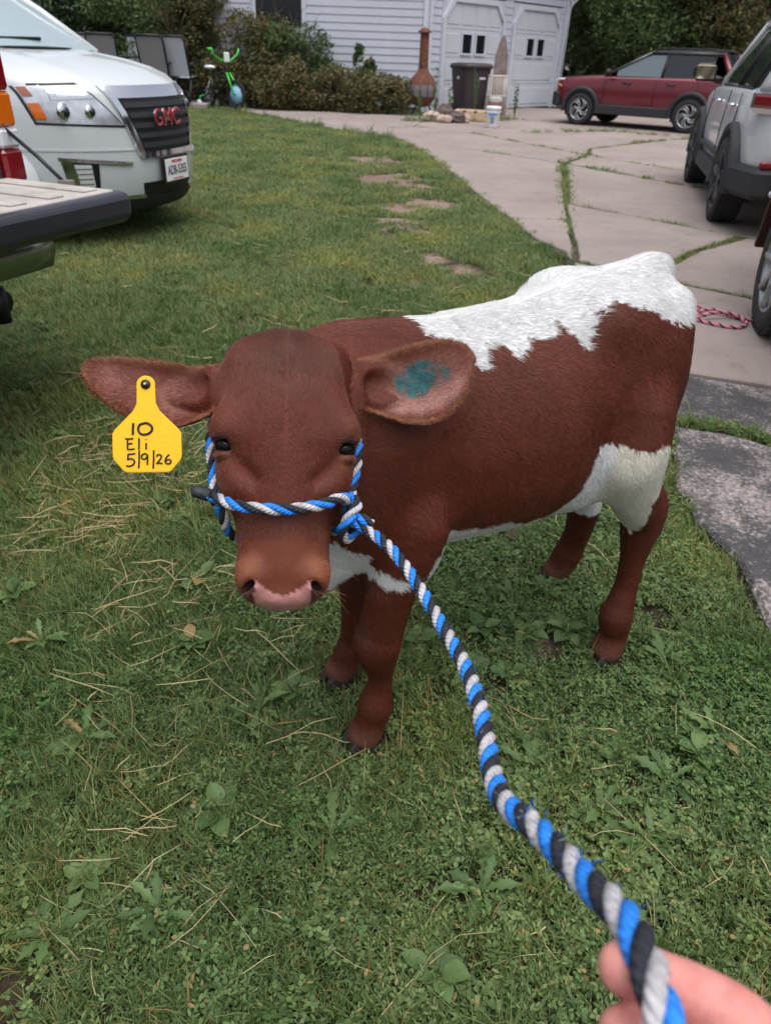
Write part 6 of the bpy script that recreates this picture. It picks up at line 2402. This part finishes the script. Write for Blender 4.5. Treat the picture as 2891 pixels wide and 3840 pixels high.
for s in (-1, 1):
    MB().box((0, s * .905, .33), (1.75, .06, .16), 'cladding', bev=.02).build('sill_cladding', sil)
    MB().box((0, s * .926, .50), (1.7, .02, .05), 'cladding', bev=.008).build('door_strip', sil)
    for x in (.22, -.78):
        MB().tube([(x - .1, s * .905, .92), (x - .06, s * .935, .92), (x + .06, s * .935, .92), (x + .1, s * .905, .92)], .018, 'chrome', 6).build('door_handle', sil)
    for x in (.88, -.40, -1.12):
        MB().tube([(x, s * .912, .44), (x + .01, s * .914, .72), (x - .01, s * .890, 1.03)], .005, 'trim_black', 4).build('door_gap', sil)
    mr = MB().box((.70, s * 1.06, 1.16), (.13, .24, .17), 'trim_black', bev=.05)
    mr.tube([(.70, s * .86, 1.08), (.70, s * .98, 1.11)], .035, 'trim_black', 8)
    mr = mr.build('side_mirror', sil)
    MB().box((.632, s * 1.06, 1.16), (.006, .19, .125), 'mirror_glass', bev=.002).build('mirror_glass', mr)
    tl = MB().box((-1.98, s * .80, 1.00), (.26, .14, .14), 'lens_red', rot=(0, 0, s * R(35)), bev=.04)
    tl.build('tail_light', sil)
    MB().box((-1.96, s * .805, 1.00), (.30, .13, .18), 'chrome', rot=(0, 0, s * R(35)), bev=.04).build('tail_light_frame', sil)
    MB().box((-2.10, s * .66, .56), (.06, .24, .055), 'lens_red', rot=(0, 0, s * R(22)), bev=.012).build('reflector', sil)
    MB().box((-1.93, s * .78, .42), (.50, .20, .24), 'cladding', rot=(0, 0, s * R(20)), bev=.04).build('bumper_corner', sil)
MB().box((-2.08, 0, .44), (.20, 1.3, .24), 'cladding', bev=.04).build('bumper', sil)

# ---- white car at the left: shaped front
WO = (-1.70, 5.86, .03)
wcar = empty('white_car', WO, R(-17), 'white sport-utility car with a dark barred grille parked on the lawn', 'car', 'parked cars', .96)


def wx(y, z):
    p = float(np.interp(z, [.16, .22, .30, .42, .55, .70, .85, .97, 1.03, 1.08], [-.16, -.07, -.01, .02, .035, .03, .015, -.02, -.06, -.14]))
    return p - .52 * (abs(y) / .92) ** 2.5 - .05 * max(0, abs(y) / .92 - .8) * 5 * 1.0


zl = [.215, .25, .30, .36, .42, .50, .58, .66, .74, .82, .90, .97, 1.02]
yl = list(np.linspace(-.93, .93, 37))
rows = [[(wx(y, z), y, z) for y in yl] for z in zl]
for (bx_, zc, ze) in ((-.16, 1.075, 1.062), (-.32, 1.125, 1.100), (-.55, 1.170, 1.130), (-.85, 1.210, 1.155), (-1.12, 1.235, 1.170)):
    rows.append([(bx_ - .52 * (abs(y) / .92) ** 2.5 * max(.15, 1 + bx_ * .9), y * (1.0 + .0 * bx_), zc + (ze - zc) * (abs(y) / .93) ** 3 + .012 * math.exp(-((abs(y) - .55) / .07) ** 2)) for y in yl])
mb = MB().grid(rows, 'paint_white')
mb.build('front_body', wcar)
for s in (-1, 1):
    rows = []
    for (z, yo) in ((.22, .90), (.30, .92), (.50, .935), (.74, .94), (.90, .935), (1.02, .93), (1.09, .925), (1.19, .90)):
        zz_ = min(z, 1.02)
        x0 = wx(.93, zz_) if z <= 1.02 else wx(.93, 1.02) - (z - 1.02) * 3
        rows.append([(x0 + (-4.55 - x0) * f, s * (.93 + (yo - .93) * min(1, f * 6)) * (1 - .06 * max(0, f - .85) / .15), z) for f in (0, .04, .1, .25, .5, .75, .9, 1)])
    mb = MB().grid(rows, 'paint_white')
    mb.build('side_panel', wcar)
    arch(wcar, -.90, .36, s * .935, .045, 'paint_white', .03)
    arch(wcar, -3.75, .36, s * .935, .045, 'paint_white', .03)
    MB().tube([(-1.75, s * .94, .33), (-1.75, s * .945, .8), (-1.78, s * .925, 1.12)], .006, 'trim_black', 4).build('door_gap', wcar)
    MB().tube([(-2.85, s * .94, .33), (-2.85, s * .945, .8), (-2.88, s * .925, 1.12)], .006, 'trim_black', 4).build('door_gap', wcar)
    for x in (-2.55, -3.55):
        MB().tube([(x - .1, s * .93, .98), (x - .06, s * .965, .98), (x + .06, s * .965, .98), (x + .1, s * .93, .98)], .016, 'paint_white', 6).build('door_handle', wcar)
    mr = MB().box((-1.55, s * 1.06, 1.20), (.14, .22, .16), 'paint_white', bev=.05).tube([(-1.55, s * .86, 1.13), (-1.55, s * .98, 1.16)], .03, 'trim_black', 8)
    mr.build('side_mirror', wcar)
wm = wheel_mesh(.36, .235, 'five', False)
for x in (-.90, -3.75):
    for s in (-1, 1):
        add_wheel(wcar, x, s * .865, .36, wm)
# greenhouse
Wf, Wr, Wb, Tf, Tr, Tw_, zb, zt = -1.12, -4.45, .83, -1.95, -4.2, .63, 1.20, 1.72
mb = MB()
mb.grid([[(Wf + (Tf - Wf) * t + .12 * (1 - y * y), y * (Wb + (Tw_ - Wb) * t), zb + .02 + (zt - zb - .03) * t) for y in np.linspace(-1, 1, 11)] for t in np.linspace(0, 1, 7)], 'glass_sky')
mb.build('windshield', wcar)
MB().grid([[(Tf + (Tr - Tf) * t, y * Tw_ * 1.03, zt + .05 * (1 - y * y) - .01) for y in np.linspace(-1, 1, 9)] for t in np.linspace(0, 1, 7)], 'paint_white').build('roof', wcar)
MB().grid([[(Wr + (Tr - Wr) * t, y * (Wb + (Tw_ - Wb) * t), zb + (zt - zb) * t) for y in np.linspace(-1, 1, 5)] for t in (0, .5, 1)], 'glass_dark').build('rear_window', wcar)
MB().box((-4.5, 0, .70), (.12, 1.72, .92), 'paint_white', bev=.05).build('tailgate', wcar)
for s in (-1, 1):
    MB().tube([(Wf, s * Wb, zb), ((Wf + Tf) / 2, s * (Wb + Tw_) / 2, (zb + zt) / 2 + .02), (Tf, s * Tw_, zt)], .035, 'paint_white', 8).tube([(Tf, s * Tw_, zt), (Tr, s * Tw_, zt), (Wr, s * Wb, zb)], .035, 'paint_white', 8).build('pillar', wcar)
    MB().grid([[(Wf - .1 + (Tf - Wf + .02) * t + f * ((-4.3 + .3 * t) - (Wf - .1 + (Tf - Wf + .02) * t)), s * (Wb + (Tw_ - Wb) * t + .012), zb + (zt - zb - .02) * t) for f in np.linspace(0, 1, 8)] for t in (.02, .5, .95)], 'glass_dark').build('side_window', wcar)
# wipers and cowl
MB().grid([[(-1.04 - .30 * y * y + dx, y * .84, zb + .035 + dz) for y in np.linspace(-1, 1, 13)] for dx, dz in ((.07, .0), (-.04, .012))], 'trim_black').build('cowl', wcar)
MB().tube([(-1.10, -.60, 1.265), (-1.13, -.25, 1.285), (-1.10, .15, 1.29)], .012, 'trim_black', 6).build('wiper', wcar)


def fpatch(quad, off, m, parent=wcar, nm='panel', nu=10, nv=5, depth=.02, mirror=False, keep=False):
    """a panel that follows the front: quad = four (y, z) corners, proud by off"""
    for s in ((1, -1) if mirror else (1,)):
        a, b, c, d = [np.array(q, float) * np.array([s, 1]) for q in quad]
        front, back = [], []
        for v in np.linspace(0, 1, nv):
            r1, r2 = [], []
            for u in np.linspace(0, 1, nu):
                p = (a * (1 - u) + b * u) * (1 - v) + (d * (1 - u) + c * u) * v
                x = wx(p[0], p[1])
                r1.append((x + off, p[0], p[1]))
                r2.append((x + off - depth, p[0], p[1]))
            front.append(r1)
            back.append(r2)
        mb = MB().grid(front, m)
        mb.grid([front[0], back[0]], m).grid([front[-1], back[-1]], m)
        mb.grid([[r[0] for r in front], [r[0] for r in back]], m).grid([[r[-1] for r in front], [r[-1] for r in back]], m)
        o = mb.build(nm, parent)
    return o


# headlights (the right-hand one, towards the pickup, is the large one in view)
for s in (-1, 1):
    hl = link('headlight', None, wcar)
    S = lambda L: [(y * s, z) for y, z in L]
    fpatch(S([(.885, 1.035), (.60, 1.045), (.41, .775), (.850, .800)]), .004, 'trim_black', hl, 'gasket')
    fpatch(S([(.872, 1.022), (.61, 1.032), (.435, .790), (.845, .812)]), .012, 'lens_inner', hl, 'lens')
    fpatch(S([(.868, 1.018), (.835, 1.020), (.828, .965), (.862, .962)]), .018, 'lens_brown', hl, 'side_reflector')
    fpatch(S([(.858, .925), (.818, .928), (.810, .835), (.848, .832)]), .018, 'lens_amber', hl, 'turn_signal')
    fpatch(S([(.77, 1.005), (.62, 1.012), (.56, .955), (.77, .945)]), .017, 'chrome', hl, 'upper_bar')
    fpatch(S([(.745, .99), (.64, .995), (.60, .970), (.745, .962)]), .020, 'lens_clear', hl, 'light_bar')
    for (yy_, rr) in ((.735, .060), (.605, .046)):
        x = wx(yy_ * s, .875) + .006
        nrm = Vector((1, s * .75, .1)).normalized()
        mbx = MB()
        mbx.sphere((x, yy_ * s, .875), (rr * .5, rr, rr), 'chrome', 18, 10)
        mbx.sphere((x + .012, yy_ * s, .875), (rr * .5, rr * .62, rr * .62), 'glass_dark', 16, 10)
        mbx.build('lamp', hl)
# grille
gr = link('grille', None, wcar)
fpatch([(-.50, 1.03), (.50, 1.03), (.47, .955), (-.47, .955)], .014, 'chrome', gr, 'chrome_header', 16, 4)
fpatch([(-.47, .960), (-.425, .960), (-.30, .595), (-.345, .585)], .022, 'chrome', gr, 'surround')
fpatch([(.47, .960), (.425, .960), (.30, .595), (.345, .585)], .022, 'chrome', gr, 'surround')
fpatch([(-.345, .612), (.345, .612), (.325, .575), (-.325, .575)], .023, 'chrome', gr, 'surround', 14)
fpatch([(-.435, .955), (.435, .955), (.31, .605), (-.31, .605)], .006, 'trim_black', gr, 'backing', 14)
for k in range(5):
    z = .910 - k * .064
    w = np.interp(z, [.605, .955], [.30, .415])
    fpatch([(-w, z + .018), (w, z + .018), (w - .008, z - .014), (-w + .008, z - .014)], .024, 'cladding', gr, 'bar', 14, 3)
bd = link('badge', text_mesh('GMC', .155, 'badge_red', .006, -.0012), wcar)
bd.location = (wx(0, .80) + .042, -.03, .825)
bd.rotation_euler = (R(90), 0, R(90))
bd2 = link('badge_edge', text_mesh('GMC', .155, 'chrome', .004, .0022), wcar)
bd2.location = (wx(0, .80) + .037, -.03, .825)
bd2.rotation_euler = (R(90), 0, R(90))
for s in (-1, 1):
    S = lambda L: [(y * s, z) for y, z in L]
    fg = link('fog_light', None, wcar)
    fpatch(S([(.80, .600), (.40, .555), (.42, .535), (.80, .575)]), .012, 'chrome', fg, 'chrome_blade')
    fpatch(S([(.80, .590), (.755, .585), (.715, .345), (.765, .335)]), .014, 'chrome', fg, 'surround')
    fpatch(S([(.755, .568), (.62, .556), (.62, .385), (.722, .380)]), .004, 'trim_black', fg, 'recess')
    fpatch(S([(.745, .555), (.665, .550), (.650, .405), (.720, .400)]), .010, 'lens_clear', fg, 'lamp')
    for k in range(4):
        z = .43 + k * .033
        fpatch(S([(.740, z), (.660, z), (.660, z - .006), (.740, z - .006)]), .013, 'chrome', fg, 'lamp_bar', 5, 2, .008)
fpatch([(-.78, .345), (-.30, .325), (-.30, .300), (-.74, .305)], .014, 'chrome', wcar, 'skid_trim', 12)
fpatch([(.78, .345), (.30, .325), (.30, .300), (.74, .305)], .014, 'chrome', wcar, 'skid_trim', 12)
fpatch([(-.32, .405), (.32, .405), (.30, .300), (-.30, .300)], .004, 'trim_black', wcar, 'lower_intake', 14)
fpatch([(-.93, .305), (.93, .305), (.93, .20), (-.93, .20)], .012, 'cladding', wcar, 'lower_lip', 37, 4)
fpatch([(-.93, .655), (-.38, .640), (-.36, .628), (-.93, .640)], .006, 'paint_white', wcar, 'bumper_crease', 14, 3)
pl = link('number_plate', None, wcar)
MB().box((.060, 0, .475), (.022, .345, .195), 'trim_black', bev=.006).build('bracket', pl)
MB().box((.074, 0, .475), (.006, .305, .152), 'plate_white', bev=.002).build('plate', pl)
for txt, sz, zz_, m, bo in (('ADB-5355', .078, .470, 'plate_ink', .0006), ('WISCONSIN', .026, .532, 'print_red', .0008), ("America's Dairyland", .017, .414, 'print_red', 0.0)):
    t = link('lettering', text_mesh(txt, sz, m, .001, bo), pl)
    t.location = (.0785, 0, zz_)
    t.rotation_euler = (R(90), 0, R(90))
    if sz > .05:
        t.scale = (.78, 1.15, 1)

# ---- pickup with its tailgate down: x axis = out of the tail, y axis = towards the far side
mat('gate_dark', lin(38, 40, 50), .42, coat=.3, noise=.12, nscale=9)
mat('gate_plastic', lin(168, 162, 158), .7, noise=.22, nscale=7, bump=.2, bscale=60)
mat('bumper_metal', lin(150, 158, 146), .22, metal=.9)
mat('truck_paint', lin(58, 52, 52), .4, coat=.4)
mat('bed_grey', lin(120, 112, 108), .75, noise=.25, nscale=9)
pk_rz = math.atan2(-.37, .93)
truck = empty('pickup_truck', (-1.445, 2.965, 0), pk_rz, 'dark pickup truck with its tailgate lowered at the left edge', 'truck')
tgm = MB()
W_ = 1.50
prof = [(.0, .70), (.44, .695), (.50, .705), (.528, .728), (.532, .785), (.522, .804), (.50, .808), (.0, .800)]
tgm.prism(prof, -W_, 0, 'gate_dark', 'xz')
tg_ = tgm.build('tailgate', truck, bev=.012)
MB().box((.245, -W_ / 2, .806), (.47, W_ - .05, .012), 'gate_plastic', bev=.004).build('liner', tg_)
for k in range(9):
    MB().box((.235, -.10 - k * .16, .815), (.42, .07, .010), 'gate_plastic', bev=.004).build('liner_rib', tg_)
MB().tube([(-.02, -.02, 1.00), (.16, -.035, .90), (.285, -.045, .815)], .007, 'trim_black', 8).build('support_cable', truck)
MB().box((.285, -.045, .822), (.05, .03, .016), 'bed_grey', rot=(0, 0, .3)).build('cable_bracket', truck)
# bed sides
for (y0, y1) in ((-.06, .045), (-W_ - .045, -W_ + .06)):
    far_ = y1 > 0
    mb = MB()
    ymid = (y0 + y1) / 2
    mb.box((-1.05, ymid, 1.05), (2.1, y1 - y0, .62), 'truck_paint', bev=.03)
    mb.build('bed_side', truck)
    lam = link('tail_light', None, truck)
    yo = -.02 if far_ else -W_ + .02
    for z0, z1, m in ((1.10, 1.42, 'lens_red'), (.985, 1.098, 'lens_amber'), (.915, .983, 'lens_clear'), (.80, .913, 'lens_red')):
        MB().box((.006, yo, (z0 + z1) / 2), (.06, .095, z1 - z0), m, bev=.012).build('lens', lam)
    MB().box((-.012, yo - (.07 if far_ else -.07), 1.11), (.05, .050, .64), 'truck_paint', bev=.01).build('post', lam)
MB().box((-1.05, -W_ / 2, .76), (2.1, W_, .05), 'bed_grey').build('bed_floor', truck)
MB().box((-2.12, -W_ / 2, 1.0), (.06, W_ + .2, .5), 'truck_paint').build('bed_front', truck)
MB().box((-.05, .0, .765), (.14, .10, .09), 'bed_grey', bev=.02).build('corner_cap', truck)
mb = MB()
rows = []
for y in np.linspace(-1.62, .08, 15):
    e = min(1, min(.06 - y, y + 1.62) / .12)
    xo = .16 - .13 * (1 - e) ** 2
    rows.append([(-.05, y, .645), (xo - .03, y, .645), (xo, y, .63), (xo + .005, y, .57), (xo - .02, y, .51), (xo - .09, y, .485), (-.05, y, .485)])
mb.grid(rows, 'bumper_metal')
mb.build('rear_bumper', truck)
MB().tube([(-.25, -.40, .47), (.10, -.40, .47), (.24, -.40, .47)], .045, 'trim_black', 14).tube([(.22, -.40, .40), (.22, -.40, .52)], .03, 'trim_black', 10).build('hitch', truck)
MB().box((-1.0, -W_ / 2, .55), (1.9, 1.2, .16), 'trim_black').build('chassis', truck)
wm = wheel_mesh(.38, .26, 'five', False)
for y in (-.02, -W_ + .02):
    w = add_wheel(truck, -.95, y if y > -.5 else y, .38, wm)
    w.rotation_euler = (0, 0, 0 if y > -.5 else math.pi)
cab = MB()
cab.box((-3.1, -W_ / 2, .95), (1.9, 1.75, .85), 'truck_paint', bev=.08)
cab.build('cab_body', truck)
cab = MB().box((-3.0, -W_ / 2, 1.58), (1.5, 1.5, .5), 'glass_dark', bev=.12)
cab.build('cab_windows', truck)
MB().box((-4.7, -W_ / 2, .85), (1.4, 1.7, .62), 'truck_paint', bev=.1).build('hood', truck)
for y in (-.02, -W_ + .02):
    w = add_wheel(truck, -4.6, y, .38, wm)
    w.rotation_euler = (0, 0, 0 if y > -.5 else math.pi)

# ---- trailer at the right edge: only its wheel and mud flap come into view
mat('trailer_maroon', lin(54, 26, 26), .5, noise=.1, nscale=10)
trl = empty('stock_trailer', (2.32, 3.84, .02), R(76), 'dark trailer with a silver-rimmed wheel cut by the right edge', 'trailer')
wm = wheel_mesh(.36, .22, 'steel', False)
wh = add_wheel(trl, 0, .235, .36, wm)
MB().box((.46, .24, .52), (.03, .24, .36), 'trailer_maroon', bev=.006, rot=(0, R(-14), 0)).build('mud_flap', trl)
MB().box((.0, .12, .86), (1.25, .10, .10), 'trailer_maroon', bev=.02).build('fender', trl)
MB().box((.0, -.75, 1.3), (3.2, 1.6, 1.1), 'trailer_maroon', bev=.04).build('trailer_body', trl)
MB().box((.0, -.75, .66), (3.2, 1.3, .12), 'trim_black').build('chassis', trl)
MB().tube([(0, -1.6, .36), (0, .16, .36)], .04, 'trim_black', 8).build('axle', trl)
w2 = add_wheel(trl, 0, -1.70, .36, wm)
MB().sphere((.56, .33, .62), .022, 'lens_clear', 10, 8).build('marker_lamp', trl)

# ---- pink and black rope left on the driveway
mat('rope_pink', lin(206, 128, 150), .8, noise=.15, nscale=200)
mat('rope_maroon', lin(40, 26, 34), .8)
prp = empty('pink_rope', (0, 0, 0), 0, 'pink and black rope lying in loops on the driveway behind the calf', 'rope')
rope(prp, '', [(2.16, 4.05, .034), (2.03, 4.08, .033), (1.95, 4.14, .036), (1.86, 4.20, .05), (1.78, 4.17, .044), (1.72, 4.07, .034), (1.80, 3.97, .033), (1.90, 3.93, .033), (1.98, 4.0, .036), (1.96, 4.10, .05), (1.86, 4.11, .062), (1.74, 4.06, .05), (1.62, 4.04, .034), (1.70, 4.16, .034), (1.82, 4.28, .036), (1.74, 4.24, .05), (1.66, 4.12, .05), (1.56, 4.02, .034), (1.50, 3.95, .033)], .010, .06, 0, .006, ('rope_pink', 'rope_maroon', 'rope_pink'), ('pink', 'black', 'rose'))

# ------------------------------------------------------------------ the hand that holds the lead
FING = {
    'index': [(0.171, 0.132, 0.899, 0.0135), (0.154, 0.141, 0.913, 0.0125), (0.138, 0.149, 0.916, 0.0115), (0.123, 0.154, 0.919, 0.0105), (0.114, 0.157, 0.9215, 0.0100), (0.108, 0.156, 0.924, 0.0092)],
    'middle': [(0.173, 0.121, 0.891, 0.0135), (0.155, 0.13, 0.901, 0.0125), (0.137, 0.137, 0.903, 0.0115), (0.123, 0.14, 0.902, 0.0105), (0.111, 0.14, 0.905, 0.0095), (0.106, 0.138, 0.909, 0.0085)],
    'ring': [(0.174, 0.111, 0.885, 0.013), (0.158, 0.119, 0.887, 0.012), (0.141, 0.125, 0.887, 0.011), (0.126, 0.127, 0.887, 0.01), (0.115, 0.125, 0.892, 0.009)],
    'little': [(0.174, 0.101, 0.879, 0.0115), (0.16, 0.108, 0.879, 0.0105), (0.147, 0.112, 0.877, 0.0095), (0.136, 0.114, 0.877, 0.0085), (0.128, 0.112, 0.883, 0.0078)],
    'thumb': [(0.165, 0.090, 0.900, 0.0160), (0.145, 0.089, 0.922, 0.0145), (0.131, 0.095, 0.938, 0.0125), (0.124, 0.106, 0.947, 0.0112), (0.122, 0.113, 0.949, 0.0095)],
    'palm': [(0.173, 0.126, 0.905, 0.016), (0.177, 0.113, 0.899, 0.019), (0.177, 0.101, 0.893, 0.020), (0.177, 0.090, 0.886, 0.020)],
    'wrist': [(0.178, 0.105, 0.893, 0.024), (0.190, 0.075, 0.880, 0.027), (0.206, 0.048, 0.862, 0.030), (0.255, 0.000, 0.798, 0.036), (0.33, -0.08, 0.70, 0.042)]}
HFd = Field((.07, -.14, .63), (.40, .19, 1.0), .0022)
for nm in ('palm', 'wrist', 'thumb', 'index', 'middle', 'ring', 'little'):
    HFd.chain([(np.array(p[:3]), p[3] * (1.16 if nm in ('index', 'middle', 'ring') else 1.0)) for p in FING[nm]], .010 if nm in ('palm', 'wrist', 'thumb') else .004)
for nm in ('index', 'middle', 'ring', 'little'):
    HFd.ell(np.array(FING[nm][0][:3]), (np.array([1., 0, 0]), np.array([0, 1., 0]), np.array([0, 0, 1.])), (.014, .013, .014), .012)
HV, HFa = HFd.mesh()
HV = relax(HV, HFa, 3)
me = bpy.data.meshes.new('hand')
me.from_pydata(HV.tolist(), [], HFa.tolist())
me.polygons.foreach_set('use_smooth', np.ones(len(HFa), bool))
m = mat('skin', lin(196, 122, 116), .6, noise=.10, nscale=45, bump=.15, bscale=320, col2=lin(214, 148, 138))
m.node_tree.nodes["Principled BSDF"].inputs["Subsurface Weight"].default_value = .12
m.node_tree.nodes["Principled BSDF"].inputs["Subsurface Radius"].default_value = (.01, .004, .002)
me.materials.append(m)
person = empty('person', (.30, -.05, 0), 0, 'person\'s bare hand gripping the lead rope at the lower right', 'person')
ho = link('hand', me, person)
ho.location = (-.30, .05, 0)
mat('finger_nail', lin(226, 170, 160), .3)
for nm in ('index', 'middle', 'ring', 'little', 'thumb'):
    a, b_ = np.array(FING[nm][-2][:3]), np.array(FING[nm][-1][:3])
    d = b_ - a
    d /= np.linalg.norm(d)
    outn = np.array([.1, .62, -.80]) if nm != 'thumb' else np.array([-.3, -.2, .9])
    outn = outn - d * (outn @ d)
    outn /= np.linalg.norm(outn)
    sd = np.cross(d, outn)
    r_ = FING[nm][-1][3]
    rm = Matrix((tuple(d), tuple(sd), tuple(outn))).transposed()
    nb = MB().sphere(b_ + outn * (r_ * 1.0) - d * .002, (.0062, .0052, .0016), 'finger_nail', 12, 8, rot=rm)
    nb.v = [(p[0] - .30, p[1] + .05, p[2]) for p in nb.v]
    nb.build('nail', person)
